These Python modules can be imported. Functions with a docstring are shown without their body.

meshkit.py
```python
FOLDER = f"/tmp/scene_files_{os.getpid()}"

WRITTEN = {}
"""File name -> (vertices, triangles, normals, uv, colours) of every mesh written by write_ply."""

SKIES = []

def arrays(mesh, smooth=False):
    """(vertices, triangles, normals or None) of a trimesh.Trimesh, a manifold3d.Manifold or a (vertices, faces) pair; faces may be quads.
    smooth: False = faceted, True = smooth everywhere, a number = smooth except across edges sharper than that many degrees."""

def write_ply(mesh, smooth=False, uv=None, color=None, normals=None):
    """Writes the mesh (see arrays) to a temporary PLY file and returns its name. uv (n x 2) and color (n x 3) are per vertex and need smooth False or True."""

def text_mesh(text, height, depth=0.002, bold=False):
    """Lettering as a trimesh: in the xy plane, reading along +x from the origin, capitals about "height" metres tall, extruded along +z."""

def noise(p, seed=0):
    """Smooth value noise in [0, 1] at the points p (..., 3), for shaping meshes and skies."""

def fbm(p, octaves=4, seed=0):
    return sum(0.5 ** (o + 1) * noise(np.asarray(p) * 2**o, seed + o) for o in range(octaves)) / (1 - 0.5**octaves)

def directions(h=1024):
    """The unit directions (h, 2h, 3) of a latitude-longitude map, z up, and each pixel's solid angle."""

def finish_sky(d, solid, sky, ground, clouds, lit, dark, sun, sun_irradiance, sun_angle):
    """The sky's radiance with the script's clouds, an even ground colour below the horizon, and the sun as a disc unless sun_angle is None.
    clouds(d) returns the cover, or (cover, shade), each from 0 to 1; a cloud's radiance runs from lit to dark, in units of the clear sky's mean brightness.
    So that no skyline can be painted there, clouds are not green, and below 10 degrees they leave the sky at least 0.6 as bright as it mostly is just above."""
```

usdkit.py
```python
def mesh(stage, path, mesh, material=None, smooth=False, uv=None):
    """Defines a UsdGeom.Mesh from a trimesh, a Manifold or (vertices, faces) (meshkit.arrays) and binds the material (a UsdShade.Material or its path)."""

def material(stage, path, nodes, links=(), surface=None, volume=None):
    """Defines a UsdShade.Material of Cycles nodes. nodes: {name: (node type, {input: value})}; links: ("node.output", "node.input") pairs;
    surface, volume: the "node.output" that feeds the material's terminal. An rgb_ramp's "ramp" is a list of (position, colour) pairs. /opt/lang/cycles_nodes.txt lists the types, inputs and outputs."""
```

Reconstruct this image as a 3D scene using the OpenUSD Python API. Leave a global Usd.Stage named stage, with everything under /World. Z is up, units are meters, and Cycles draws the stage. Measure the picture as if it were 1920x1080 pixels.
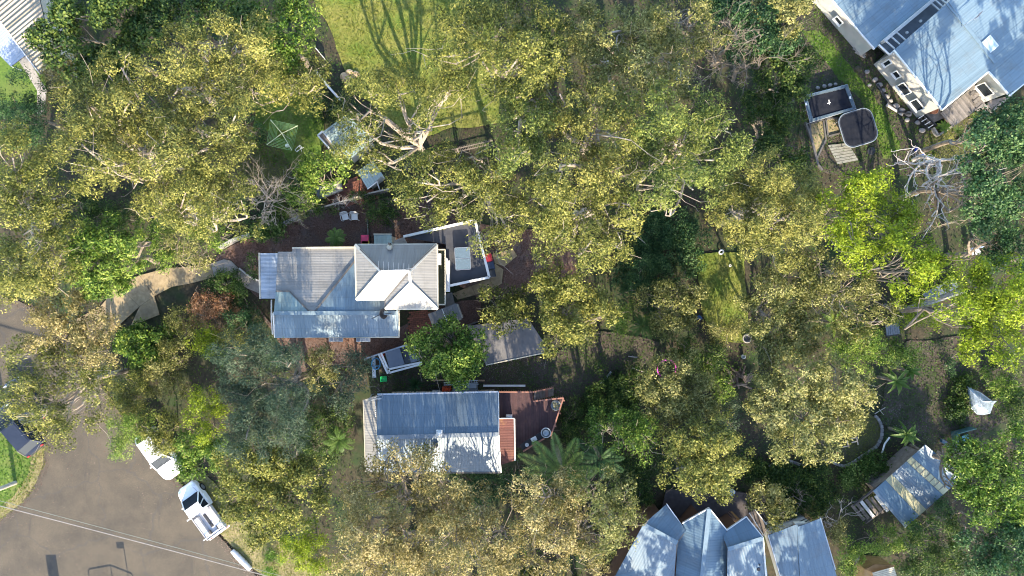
import math, random
import numpy as np
import trimesh
import shapely
import shapely.geometry as sg
from shapely import affinity
from pxr import Usd, UsdGeom, UsdLux, UsdShade, Gf, Sdf, Vt
import usdkit, meshkit

stage = Usd.Stage.CreateInMemory()
UsdGeom.SetStageUpAxis(stage, "Z")
UsdGeom.Xform.Define(stage, "/World")
UsdGeom.Scope.Define(stage, "/World/Looks")

# ------------------------------------------------------------------ camera, sky, sun, exposure
H = 54.0                 # the drone's height above the ground
PPM = 24.0               # photo pixels per metre on the ground
EXPOSURE = 2.1
cam = UsdGeom.Camera.Define(stage, "/World/camera")
cam.AddTranslateOp().Set((0, 0, H))
cam.CreateHorizontalApertureAttr(36.0)
cam.CreateFocalLengthAttr(36.0 * H / 80.0)
cam.CreateFStopAttr(0.0)
cam.CreateExposureAttr(EXPOSURE)
SUN_EL = math.radians(28.0)
SUN_XY = np.array([0.15, -1.0]); SUN_XY /= np.linalg.norm(SUN_XY)
SUN_DIR = np.array([SUN_XY[0] * math.cos(SUN_EL), SUN_XY[1] * math.cos(SUN_EL), math.sin(SUN_EL)])
sky_mat = usdkit.material(stage, "/World/Looks/sky_look", {
    "s": ("sky_texture", {"sky_type": "single_scattering", "sun_disc": False, "sun_elevation": SUN_EL,
                          "sun_rotation": math.atan2(SUN_DIR[0], SUN_DIR[1]), "ozone_density": 2.2}),
    "b": ("background_shader", {"strength": 0.15})}, [("s.color", "b.color")], surface="b.background")
dome = UsdLux.DomeLight.Define(stage, "/World/sky")
UsdShade.MaterialBindingAPI.Apply(dome.GetPrim()).Bind(sky_mat)
dome.GetPrim().SetCustomDataByKey("kind", "structure")
sun = UsdLux.DistantLight.Define(stage, "/World/sun")
sun.CreateIntensityAttr(0.92)
sun.CreateNormalizeAttr(True)
sun.CreateAngleAttr(0.5)
sun.CreateColorAttr((1.0, 0.87, 0.66))
zc = SUN_DIR
xc = np.cross([0, 0, 1.0], zc); xc /= np.linalg.norm(xc)
yc = np.cross(zc, xc)
sun.AddTransformOp().Set(Gf.Matrix4d(*xc, 0, *yc, 0, *zc, 0, 0, 0, 30, 1))

# ------------------------------------------------------------------ helpers
R = np.random.default_rng(11)


def P(px, py, z=0.0):
    """The point at height z that the photo shows at pixel (px, py)."""
    k = (H - z) / H / PPM
    return np.array([(px - 960) * k, -(py - 540) * k, z])


def P2(px, py, z=0.0):
    return P(px, py, z)[:2]


def poly_px(pts, z=0.0):
    return sg.Polygon([P2(x, y, z) for x, y in pts]).buffer(0)


_used = {}


def free_path(parent, name):
    n = _used.get((parent, name), 0)
    _used[(parent, name)] = n + 1
    return f"{parent}/{name}" if n == 0 else f"{parent}/{name}_{n:03d}"


LOC = {}


def tag(prim, label=None, cat=None, group=None, kind=None):
    for k, v in (("label", label), ("category", cat), ("group", group), ("kind", kind)):
        if v:
            prim.SetCustomDataByKey(k, v)


def thing(name, label, cat, loc=(0, 0, 0), group=None, kind=None):
    path = free_path("/World", name)
    x = UsdGeom.Xform.Define(stage, path)
    x.AddTranslateOp().Set(tuple(float(c) for c in loc))
    LOC[path] = np.array(loc, float)
    tag(x.GetPrim(), label, cat, group, kind)
    return path


def part(parent, name, mesh, mat, smooth=False, label=None, kind=None, uv=None, tint=None):
    path = free_path(parent, name)
    top = "/" + "/".join(path.split("/")[1:3])
    v, f, n = meshkit.arrays(mesh, smooth)
    v = v - LOC.get(top, np.zeros(3))
    m = UsdGeom.Mesh.Define(stage, path)
    m.CreatePointsAttr(Vt.Vec3fArray.FromNumpy(np.ascontiguousarray(v, np.float32)))
    m.CreateFaceVertexCountsAttr(Vt.IntArray.FromNumpy(np.full(len(f), 3, np.int32)))
    m.CreateFaceVertexIndicesAttr(Vt.IntArray.FromNumpy(np.ascontiguousarray(f, np.int32).ravel()))
    m.CreateSubdivisionSchemeAttr("none")
    if n is not None:
        m.CreateNormalsAttr(Vt.Vec3fArray.FromNumpy(np.ascontiguousarray(n, np.float32)))
        m.SetNormalsInterpolation("vertex")
    if uv is not None:
        UsdGeom.PrimvarsAPI(m).CreatePrimvar("st", Sdf.ValueTypeNames.TexCoord2fArray, "vertex").Set(Vt.Vec2fArray.FromNumpy(np.asarray(uv, np.float32)))
    if tint is not None:
        UsdGeom.PrimvarsAPI(m).CreatePrimvar("tint", Sdf.ValueTypeNames.FloatArray, "vertex").Set(Vt.FloatArray.FromNumpy(np.asarray(tint, np.float32)))
    UsdShade.MaterialBindingAPI.Apply(m.GetPrim()).Bind(mat)
    tag(m.GetPrim(), label=label, kind=kind)
    return path


def solo(name, label, cat, mesh, mat, smooth=False, group=None, kind=None, **kw):
    """A thing or piece of the setting that is one mesh."""
    path = part("/World", name, mesh, mat, smooth, kind=kind, **kw)
    tag(stage.GetPrimAtPath(path), label, cat, group, kind)
    return path


def copy_of(src, name, loc, rotz, label, cat=None, group=None):
    path = free_path("/World", name)
    x = UsdGeom.Xform.Define(stage, path)
    x.AddTranslateOp().Set(tuple(float(c) for c in loc))
    x.AddRotateZOp().Set(math.degrees(rotz))
    x.GetPrim().GetReferences().AddInternalReference(src)
    x.GetPrim().SetInstanceable(True)
    old = dict(stage.GetPrimAtPath(src).GetCustomData())
    tag(x.GetPrim(), label, cat or old.get("category"), group or old.get("group"))
    return path


def cat_mesh(ms):
    vs, fs, n = [], [], 0
    for m in ms:
        v, f = (np.asarray(m.vertices), np.asarray(m.faces)) if hasattr(m, "vertices") else m
        vs.append(v); fs.append(np.asarray(f) + n); n += len(v)
    return np.vstack(vs), np.vstack(fs)


def box(c, s, rz=0.0, tilt=None):
    m = trimesh.creation.box(s)
    if tilt is not None:
        m.apply_transform(tilt)
    m.apply_transform(trimesh.transformations.rotation_matrix(rz, [0, 0, 1]))
    m.apply_translation(c)
    return m


def rbox(c, s, r=0.03, rz=0.0, n=2):
    """A box with rounded edges: the hull of small spheres at its corners."""
    s = np.asarray(s, float); r = min(r, s.min() / 2.01)
    base = trimesh.creation.icosphere(n - 1 if n < 2 else 1, r).vertices
    pts = np.vstack([base + np.array([i, j, k]) * (s / 2 - r) for i in (-1, 1) for j in (-1, 1) for k in (-1, 1)])
    m = trimesh.convex.convex_hull(pts)
    m.apply_transform(trimesh.transformations.rotation_matrix(rz, [0, 0, 1]))
    m.apply_translation(c)
    return m


def beam(p0, p1, w, h=None, up=(0, 0, 1)):
    """A bar of section w x h from p0 to p1 (12 triangles)."""
    p0, p1 = np.asarray(p0, float), np.asarray(p1, float)
    h = w if h is None else h
    d = p1 - p0; L = np.linalg.norm(d); d = d / L
    u = np.asarray(up, float)
    if abs(d @ u) > 0.98:
        u = np.array([1.0, 0, 0])
    s = np.cross(d, u); s /= np.linalg.norm(s); t = np.cross(s, d)
    v = np.array([p + a * s * w / 2 + b * t * h / 2 for p in (p0, p1) for a, b in ((-1, -1), (1, -1), (1, 1), (-1, 1))])
    f = np.array([[0, 2, 1], [0, 3, 2], [4, 5, 6], [4, 6, 7], [0, 1, 5], [0, 5, 4], [1, 2, 6], [1, 6, 5], [2, 3, 7], [2, 7, 6], [3, 0, 4], [3, 4, 7]])
    return v, f[:, ::-1] if False else f


def tube(pts, rad, sides=6, cap=True):
    p = np.asarray(pts, float); n = len(p)
    rad = np.broadcast_to(np.asarray(rad, float), (n,))
    t = np.gradient(p, axis=0); t /= np.linalg.norm(t, axis=1, keepdims=True) + 1e-12
    ref = np.where(np.abs(t[:, 2:]) < 0.9, [[0, 0, 1.0]], [[1.0, 0, 0]])
    a = np.cross(t, ref); a /= np.linalg.norm(a, axis=1, keepdims=True) + 1e-12
    for i in range(1, n):   # keep the frame from flipping
        a[i] = a[i - 1] - t[i] * (a[i - 1] @ t[i]); a[i] /= np.linalg.norm(a[i]) + 1e-12
    b = np.cross(t, a)
    ang = np.arange(sides) * 2 * np.pi / sides
    v = (p[:, None] + rad[:, None, None] * (np.cos(ang)[None, :, None] * a[:, None] + np.sin(ang)[None, :, None] * b[:, None])).reshape(-1, 3)
    i, j = np.meshgrid(np.arange(n - 1), np.arange(sides), indexing="ij")
    q = np.stack([i * sides + j, i * sides + (j + 1) % sides, (i + 1) * sides + (j + 1) % sides, (i + 1) * sides + j], -1).reshape(-1, 4)
    f = np.vstack([q[:, [0, 1, 2]], q[:, [0, 2, 3]]])
    if cap:
        f = np.vstack([f, [[0, k + 1, k] for k in range(1, sides - 1)], [[(n - 1) * sides, (n - 1) * sides + k, (n - 1) * sides + k + 1] for k in range(1, sides - 1)]])
    return v, f


def prism(poly, z0, z1):
    if isinstance(poly, (list, tuple)):
        poly = sg.Polygon(poly)
    ms = []
    for g in getattr(poly, "geoms", [poly]):
        if g.geom_type == "Polygon" and g.area > 1e-6:
            m = trimesh.creation.extrude_polygon(g, z1 - z0, engine="earcut"); m.apply_translation([0, 0, z0]); ms.append(m)
    return cat_mesh(ms)


def px_prism(pts, z_at, z0, z1):
    return prism(poly_px(pts, z_at), z0, z1)


def lathe(profile, c, n=20):
    m = trimesh.creation.revolve(np.asarray(profile, float), sections=n)
    m.apply_translation(c)
    return m


def smoothstep(a, b, x):
    t = np.clip((x - a) / (b - a), 0, 1)
    return t * t * (3 - 2 * t)


# ------------------------------------------------------------------ materials
_M = {}


def mat(name, c1, c2=None, rough=0.6, scale=3.0, detail=4.0, bump=0.0, bump_scale=None, metallic=0.0, spec=0.4, lo=0.35, hi=0.65, stretch=None, c3=None, scale3=0.6, amt3=0.5, coat=0.0, extra=None):
    """Principled surface whose colour wanders between c1 and c2 over noise, with a broad third tone c3 and a fine relief."""
    if name in _M:
        return _M[name]
    c2 = c2 or tuple(x * 0.82 for x in c1)
    nodes = {"g": ("geometry", {}), "n": ("noise_texture", {"scale": scale, "detail": detail, "roughness": 0.62}),
             "r": ("rgb_ramp", {"ramp": [(lo, c1), (hi, c2)]}),
             "p": ("principled_bsdf", {"roughness": rough, "metallic": metallic, "specular_ior_level": spec, "coat_weight": coat})}
    links = []
    src = "g.position"
    if stretch:
        nodes["m"] = ("mapping", {"scale": stretch}); links.append(("g.position", "m.vector")); src = "m.vector"
    links += [(src, "n.vector"), ("n.fac", "r.fac")]
    out = "r.color"
    if c3:
        nodes["n3"] = ("noise_texture", {"scale": scale3, "detail": 3.0, "roughness": 0.6})
        nodes["f3"] = ("map_range", {"from_min": 0.42, "from_max": 0.66, "to_min": 0.0, "to_max": amt3, "clamp": True})
        nodes["x3"] = ("mix_color", {"b": c3})
        links += [("g.position", "n3.vector"), ("n3.fac", "f3.value"), ("f3.result", "x3.fac"), (out, "x3.a")]
        out = "x3.result"
    links.append((out, "p.base_color"))
    if bump:
        nodes["nb"] = ("noise_texture", {"scale": bump_scale or scale * 6, "detail": 3.0, "roughness": 0.65})
        nodes["b"] = ("bump", {"strength": min(1.0, bump * 10), "distance": bump})
        links += [("g.position", "nb.vector"), ("nb.fac", "b.height"), ("b.normal", "p.normal")]
    _M[name] = usdkit.material(stage, f"/World/Looks/{name}", nodes, links, surface="p.BSDF")
    return _M[name]


def roof_mat(name, c1, c2, rough=0.42, rib=0.19, spec=0.5, dirt=(0.12, 0.11, 0.09), dirt_amt=0.45, bump=0.004, metallic=0.0):
    """Painted ribbed steel sheet: ribs run along v of the sheet's own coordinates, streaks of dirt follow them."""
    if name in _M:
        return _M[name]
    nodes = {"uv": ("texture_coordinate", {}), "g": ("geometry", {}), "s": ("separate_xyz", {}),
             "k": ("math", {"math_type": "multiply", "value2": 2 * math.pi / rib}), "w": ("math", {"math_type": "sine"}),
             "b": ("bump", {"strength": 0.8, "distance": bump}),
             "m": ("mapping", {"scale": (5.0, 0.35, 1.0)}), "n": ("noise_texture", {"scale": 1.0, "detail": 5.0, "roughness": 0.65}),
             "r": ("rgb_ramp", {"ramp": [(0.3, c1), (0.72, c2)]}),
             "n2": ("noise_texture", {"scale": 0.9, "detail": 6.0, "roughness": 0.7}),
             "f2": ("map_range", {"from_min": 0.5, "from_max": 0.75, "to_min": 0.0, "to_max": dirt_amt, "clamp": True}),
             "x": ("mix_color", {"b": dirt}), "isl": ("map_range", {"from_min": 0.0, "from_max": 1.0, "to_min": 0.86, "to_max": 1.1}), "oi": ("geometry", {}),
             "n4": ("noise_texture", {"scale": 14.0, "detail": 3.0, "roughness": 0.7}),
             "f4": ("map_range", {"from_min": 0.66, "from_max": 0.75, "to_min": 0.0, "to_max": 0.5, "clamp": True}),
             "x4": ("mix_color", {"b": (0.06, 0.055, 0.045)}),
             "p": ("principled_bsdf", {"roughness": rough, "specular_ior_level": spec, "metallic": metallic})}
    links = [("uv.UV", "s.vector"), ("s.x", "k.value1"), ("k.value", "w.value1"), ("w.value", "b.height"), ("b.normal", "p.normal"),
             ("uv.UV", "m.vector"), ("m.vector", "n.vector"), ("n.fac", "r.fac"), ("g.position", "n2.vector"), ("n2.fac", "f2.value"), ("f2.result", "x.fac"),
             ("r.color", "x.a"), ("g.position", "n4.vector"), ("n4.fac", "f4.value"), ("f4.result", "x4.fac"), ("x.result", "x4.a"), ("x4.result", "p.base_color")]
    for k in ("isl", "oi"):
        nodes.pop(k)
    nodes.update({"rnd": ("object_info", {}), "tone": ("map_range", {"from_min": 0.0, "from_max": 1.0, "to_min": 0.88, "to_max": 1.10}), "hs": ("hsv", {}),
                  "v1": ("math", {"math_type": "multiply", "value2": 1.11}), "v2": ("math", {"math_type": "fraction"}), "v3": ("map_range", {"from_min": 0.03, "from_max": 0.07, "to_min": 0.90, "to_max": 1.0, "clamp": True}), "tm": ("math", {"math_type": "multiply"})})
    links = [l for l in links if l[1] != "p.base_color"] + [("x4.result", "hs.color"), ("rnd.random", "tone.value"), ("s.y", "v1.value1"), ("v1.value", "v2.value1"), ("v2.value", "v3.value"), ("tone.result", "tm.value1"), ("v3.result", "tm.value2"), ("tm.value", "hs.value"), ("hs.color", "p.base_color")]
    _M[name] = usdkit.material(stage, f"/World/Looks/{name}", nodes, links, surface="p.BSDF")
    return _M[name]


def leaf_mat(name, dark, mid, light, trans=0.2, rough=0.5, spec=0.2):
    """Leaves: the tone runs over the leaves' own 'tint', part of the light shines through."""
    if name in _M:
        return _M[name]
    tr = tuple(min(1.0, c * k) for c, k in zip(mid, (1.25, 1.35, 0.7)))
    nodes = {"a": ("attribute", {"attribute": "tint"}), "r": ("rgb_ramp", {"ramp": [(0.0, dark), (0.5, mid), (1.0, light)]}),
             "p": ("principled_bsdf", {"roughness": rough, "specular_ior_level": spec}), "t": ("translucent_bsdf", {"color": tr}),
             "x": ("mix_closure", {"fac": trans})}
    links = [("a.fac", "r.fac"), ("r.color", "p.base_color"), ("p.BSDF", "x.closure1"), ("t.BSDF", "x.closure2")]
    _M[name] = usdkit.material(stage, f"/World/Looks/{name}", nodes, links, surface="x.closure")
    return _M[name]


def glass_mat(name="window_glass", tint=(0.02, 0.03, 0.035)):
    if name in _M:
        return _M[name]
    _M[name] = usdkit.material(stage, f"/World/Looks/{name}", {"t": ("transparent_bsdf", {"color": (0.55, 0.62, 0.64)}), "g": ("glossy_bsdf", {"color": (0.9, 0.9, 0.9), "roughness": 0.03}),
        "f": ("fresnel", {"IOR": 1.6}), "x": ("mix_closure", {})}, [("f.fac", "x.fac"), ("t.BSDF", "x.closure1"), ("g.BSDF", "x.closure2")], surface="x.closure")
    return _M[name]


L_GUM = leaf_mat("gum_leaf", (0.016, 0.026, 0.006), (0.110, 0.124, 0.026), (0.330, 0.310, 0.075))
L_GUM2 = leaf_mat("golden_gum_leaf", (0.020, 0.028, 0.006), (0.128, 0.136, 0.030), (0.365, 0.330, 0.085))
L_GUM3 = leaf_mat("green_gum_leaf", (0.013, 0.026, 0.006), (0.092, 0.124, 0.026), (0.290, 0.305, 0.070))
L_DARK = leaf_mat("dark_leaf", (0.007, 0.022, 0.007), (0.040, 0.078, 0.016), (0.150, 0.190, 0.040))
L_BRIGHT = leaf_mat("bright_leaf", (0.014, 0.042, 0.007), (0.090, 0.160, 0.020), (0.300, 0.360, 0.070))
L_YELLOW = leaf_mat("yellow_leaf", (0.050, 0.080, 0.005), (0.165, 0.220, 0.010), (0.340, 0.390, 0.030))
L_DRY = leaf_mat("dry_leaf", (0.040, 0.038, 0.010), (0.195, 0.160, 0.052), (0.460, 0.375, 0.165))
L_OAK = leaf_mat("needle_leaf", (0.010, 0.024, 0.016), (0.038, 0.066, 0.042), (0.110, 0.140, 0.075))
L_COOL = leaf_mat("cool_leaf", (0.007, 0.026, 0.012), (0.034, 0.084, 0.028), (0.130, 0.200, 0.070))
L_PALE = leaf_mat("pale_leaf", (0.030, 0.042, 0.010), (0.165, 0.165, 0.045), (0.400, 0.365, 0.140))
L_FERN = leaf_mat("fern_leaf", (0.016, 0.042, 0.008), (0.062, 0.115, 0.020), (0.210, 0.270, 0.075))
L_RUST = leaf_mat("rust_leaf", (0.070, 0.035, 0.015), (0.260, 0.120, 0.060), (0.420, 0.260, 0.150))
L_GRASS = leaf_mat("grass_blade", (0.050, 0.062, 0.010), (0.135, 0.160, 0.022), (0.260, 0.250, 0.065))
L_GRASSG = leaf_mat("green_grass_blade", (0.025, 0.070, 0.006), (0.070, 0.155, 0.012), (0.165, 0.240, 0.030))
L_LITTER = leaf_mat("litter_leaf", (0.036, 0.018, 0.012), (0.110, 0.060, 0.040), (0.300, 0.220, 0.180), trans=0.05)
L_LITTERG = leaf_mat("grey_litter_leaf", (0.030, 0.024, 0.020), (0.090, 0.076, 0.064), (0.300, 0.270, 0.240), trans=0.05)

B_WHITE = mat("pale_bark", (0.42, 0.36, 0.29), (0.24, 0.19, 0.15), rough=0.75, scale=2.2, bump=0.01, c3=(0.16, 0.12, 0.09), amt3=0.6)
B_GREY = mat("grey_bark", (0.22, 0.18, 0.14), (0.10, 0.08, 0.06), rough=0.85, scale=3.0, bump=0.02)
B_DEAD = mat("bleached_wood", (0.46, 0.41, 0.38), (0.27, 0.24, 0.22), rough=0.8, scale=4.0, bump=0.01)

# ------------------------------------------------------------------ foliage
def leaves_mesh(c, n, L, W, rng):
    """Rhombic leaves at c with normals n."""
    N = len(c)
    n = n / (np.linalg.norm(n, axis=1, keepdims=True) + 1e-9)
    a = rng.normal(size=(N, 3)); a -= n * (a * n).sum(1, keepdims=True); a /= np.linalg.norm(a, axis=1, keepdims=True) + 1e-9
    b = np.cross(n, a)
    L = np.broadcast_to(L, (N,))[:, None]; W = np.broadcast_to(W, (N,))[:, None]
    v = np.stack([c - a * L * 0.5, c + b * W * 0.5 - a * L * 0.08, c + a * L * 0.5, c - b * W * 0.5 - a * L * 0.08], 1).reshape(-1, 3)
    k = np.arange(N)[:, None] * 4
    f = np.stack([k + [0, 1, 2], k + [0, 2, 3]], 1).reshape(-1, 3)
    return v, f


def crown_points(lobes, clump, dens, rng, gap=0.30, per=9, spread=0.13, flat=0.6, inner=0.35, skirt=0.25):
    """Leaf centres, their outward directions and a tint per leaf. lobes: rows of x, y, z, r, rz (domes)."""
    C, O, T, K = [], [], [], []
    for li, (x, y, z, r, rz) in enumerate(lobes):
        area = math.pi * r * r
        nc = max(4, int(1.75 * area / (math.pi * clump * clump)))
        u = np.sqrt(rng.uniform(0, 1, nc)) * 1.02; th = rng.uniform(0, 2 * np.pi, nc)
        d = np.sqrt(np.clip(1 - u * u, 0, 1))
        lift = np.where(rng.uniform(size=nc) < inner, rng.uniform(-0.5, 0.6, nc), rng.uniform(0.72, 1.04, nc))
        wob = 1 + 0.35 * (meshkit.noise(np.stack([th * 0 + x + np.cos(th) * 2.2, y + np.sin(th) * 2.2, th * 0 + li], 1), 5) - 0.5)
        cc = np.stack([x + r * u * np.cos(th) * wob, y + r * u * np.sin(th) * wob, z + rz * (d * lift - skirt * (1 - d))], 1)
        keep = meshkit.fbm(cc * [0.9, 0.9, 0.5] / max(clump, 0.45) * 0.55, 2, 17) > gap
        cc = cc[keep]
        if not len(cc):
            continue
        size = clump * rng.uniform(0.55, 1.3, len(cc))
        nl = dens * area / max(1, nc)
        nsp = np.maximum(1, (nl / per * (size / clump) ** 2)).astype(int)
        ci = np.repeat(np.arange(len(cc)), nsp)
        dirs = rng.normal(size=(len(ci), 3)); dirs[:, 2] = np.abs(dirs[:, 2]) * 1.0 - 0.25
        dirs /= np.linalg.norm(dirs, axis=1, keepdims=True)
        rad = rng.uniform(0.35, 1.0, len(ci)) ** 0.5
        sp = cc[ci] + dirs * rad[:, None] * size[ci][:, None] * [1, 1, flat]
        ctint = rng.normal(0, 0.10, len(cc))[ci] + rng.normal(0, 0.17, len(ci))
        si = np.repeat(np.arange(len(sp)), per)
        C.append(sp[si] + rng.normal(0, spread, (len(si), 3)) * [1, 1, 0.7])
        out = dirs[si] * 0.8 + (sp[si] - [x, y, z - 0.5 * rz]) / max(r, 0.3) * 0.5
        O.append(out)
        T.append(ctint[si] + rng.normal(0, 0.17, len(si)))
        K.append(cc)
    return np.vstack(C), np.vstack(O), np.concatenate(T), K


def bent(p0, p1, rng, bow=0.12, n=6):
    """A gently crooked line of points from p0 to p1."""
    p0, p1 = np.asarray(p0, float), np.asarray(p1, float)
    t = np.linspace(0, 1, n)[:, None]
    L = np.linalg.norm(p1 - p0)
    side = rng.normal(size=3) * bow * L
    line = p0 + (p1 - p0) * t + np.sin(np.pi * t) * side + np.sin(2 * np.pi * t) * rng.normal(size=3) * bow * 0.45 * L
    line[:, 2] += (np.sin(np.pi * t) * -0.05 * L).ravel()
    return line


N_TRI = [0]
TREES = []


def tree(name, label, lobes, top, leaf=L_GUM, bark=B_WHITE, base=None, clump=0.75, dens=420, size=(0.19, 0.07), gap=0.30, cat="tree", group=None, depth=0.55,
         trunk=0.2, fork=0.45, twigs=5, flat=0.6, bias=0.75, up=0.12, seed=None, per=9, spread=0.13, tone=0.5, inner=0.35, skirt=0.25, low=None, tvar=1.35, twig_r=0.018):
    """A tree traced from the photo: lobes are (px, py, r px[, height]) of its crown's domes; base is the pixel of its foot."""
    rng = np.random.default_rng(seed if seed is not None else (hash_of(label)))
    W = []
    for lb in lobes:
        zt = lb[3] if len(lb) > 3 else top * (1 - 0.18 * rng.uniform())
        r = max(0.25, lb[2] / PPM * (H - zt) / H - 0.08 * clump)
        rz = r * depth
        c = P(lb[0], lb[1], zt - 0.35 * rz)
        W.append((c[0], c[1], max(0.25, zt - rz), r, rz))
    W = np.array(W)
    if base is None:
        mid = np.average(W[:, :2], axis=0, weights=W[:, 3])
        b = np.array([mid[0], mid[1], 0.0])
    else:
        b = P(*base)
    root = thing(name, label, cat, b, group)
    c, o, t, K = crown_points(W, clump, dens, rng, gap, per, spread, flat, inner, skirt)
    nrm = rng.normal(size=c.shape) * 0.62 + o * bias + [0, 0, up]
    s = rng.uniform(0.7, 1.25, len(c))
    v, f = leaves_mesh(c, nrm, size[0] * s, size[1] * s, rng)
    tint = np.clip(tone + rng.uniform(-0.06, 0.06) + t * tvar, 0, 1)
    part(root, "crown", (v, f), leaf, tint=np.repeat(tint, 4))
    N_TRI[0] += len(f)
    if trunk:
        zf = fork * np.median(W[:, 2])
        mid = np.average(W[:, :2], axis=0, weights=W[:, 3])
        fk = np.array([b[0] + (mid[0] - b[0]) * 0.35, b[1] + (mid[1] - b[1]) * 0.35, max(0.3, zf)])
        part(root, "trunk", tube(bent(b - [0, 0, 0.1], fk, rng, 0.05), np.linspace(trunk * 1.15, trunk * 0.8, 6), 8), bark, smooth=40)
        for i, w in enumerate(W):
            tip = w[:3] + [0, 0, w[4] * 0.55]
            line = bent(fk - [0, 0, 0.1], tip, rng, 0.10, 7)
            r0 = trunk * 0.46 * min(1.2, 0.6 + 0.4 * w[3])
            ms = [tube(line, np.linspace(r0, max(twig_r, r0 * 0.3), 7), 6)]
            kk = K[i] if i < len(K) else []
            if len(kk):
                for j in rng.choice(len(kk), min(len(kk), twigs), replace=False):
                    s0 = line[rng.integers(2, 6)]
                    e = kk[j] + [0, 0, 0.1]
                    l2 = bent(s0, e, rng, 0.13, 5)
                    ms.append(tube(l2, np.linspace(max(twig_r * 1.6, r0 * 0.35), twig_r * 0.6, 5), 4))
                    for _ in range(1):
                        q = l2[rng.integers(1, 4)]
                        ms.append(tube(bent(q, q + (e - s0) * 0.45 + rng.normal(size=3) * 0.45, rng, 0.1, 4), np.linspace(twig_r, twig_r * 0.4, 4), 3))
            m = cat_mesh(ms); N_TRI[0] += len(m[1])
            part(root, "limb", m, bark)
    TREES.append(root)
    return root


def hash_of(s):
    h = 7
    for ch in s:
        h = (h * 131 + ord(ch)) % 2147483647
    return h


def bare_tree(name, label, base, tips, top, bark, r0=0.16, seed=3, levels=3, cat="tree", kids=4, spread=0.55, leafy=None, trunk_to=0.5):
    """A leafless tree: limbs to the given (px, py, z) tips, splitting into ever thinner twigs."""
    rng = np.random.default_rng(seed)
    b = P(*base)
    root = thing(name, label, cat, b)
    T = np.array([P(*q) for q in tips])
    fk = np.array([*(b[:2] + (T[:, :2].mean(0) - b[:2]) * 0.3), top * trunk_to])
    part(root, "trunk", tube(bent(b - [0, 0, 0.1], fk, rng, 0.06), np.linspace(r0 * 1.2, r0 * 0.85, 6), 8), bark, smooth=40)

    def grow(ms, line, r, lev):
        if lev == 0:
            return
        n = kids if lev > 1 else kids + 1
        for _ in range(n):
            k = rng.integers(2, len(line))
            d = line[min(k, len(line) - 1)] - line[k - 1]; d /= np.linalg.norm(d)
            L = np.linalg.norm(line[-1] - line[0]) * rng.uniform(0.3, 0.6)
            e = line[k] + (d + rng.normal(size=3) * spread * [1, 1, 0.6]) * L * 0.8
            l2 = bent(line[k], e, rng, 0.12, 5)
            ms.append(tube(l2, np.linspace(r * 0.55, r * 0.22, 5), 4))
            grow(ms, l2, r * 0.5, lev - 1)

    for q in T:
        line = bent(fk - [0, 0, 0.1], q, rng, 0.12, 7)
        ms = [tube(line, np.linspace(r0 * 0.62, r0 * 0.2, 7), 6)]
        grow(ms, line, r0 * 0.5, levels)
        m = cat_mesh(ms); N_TRI[0] += len(m[1])
        part(root, "limb", m, bark)
    return root


def shrub(name, label, blobs, top, leaf=L_DARK, clump=0.38, dens=520, size=(0.13, 0.065), cat="shrub", trunk=0.06, **kw):
    kw.setdefault("bark", B_GREY); kw.setdefault("gap", 0.22); kw.setdefault("depth", 0.8); kw.setdefault("twigs", 3); kw.setdefault("skirt", 0.6)
    return tree(name, label, blobs, top, leaf=leaf, clump=clump, dens=dens, size=size, cat=cat, trunk=trunk, **kw)


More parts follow.
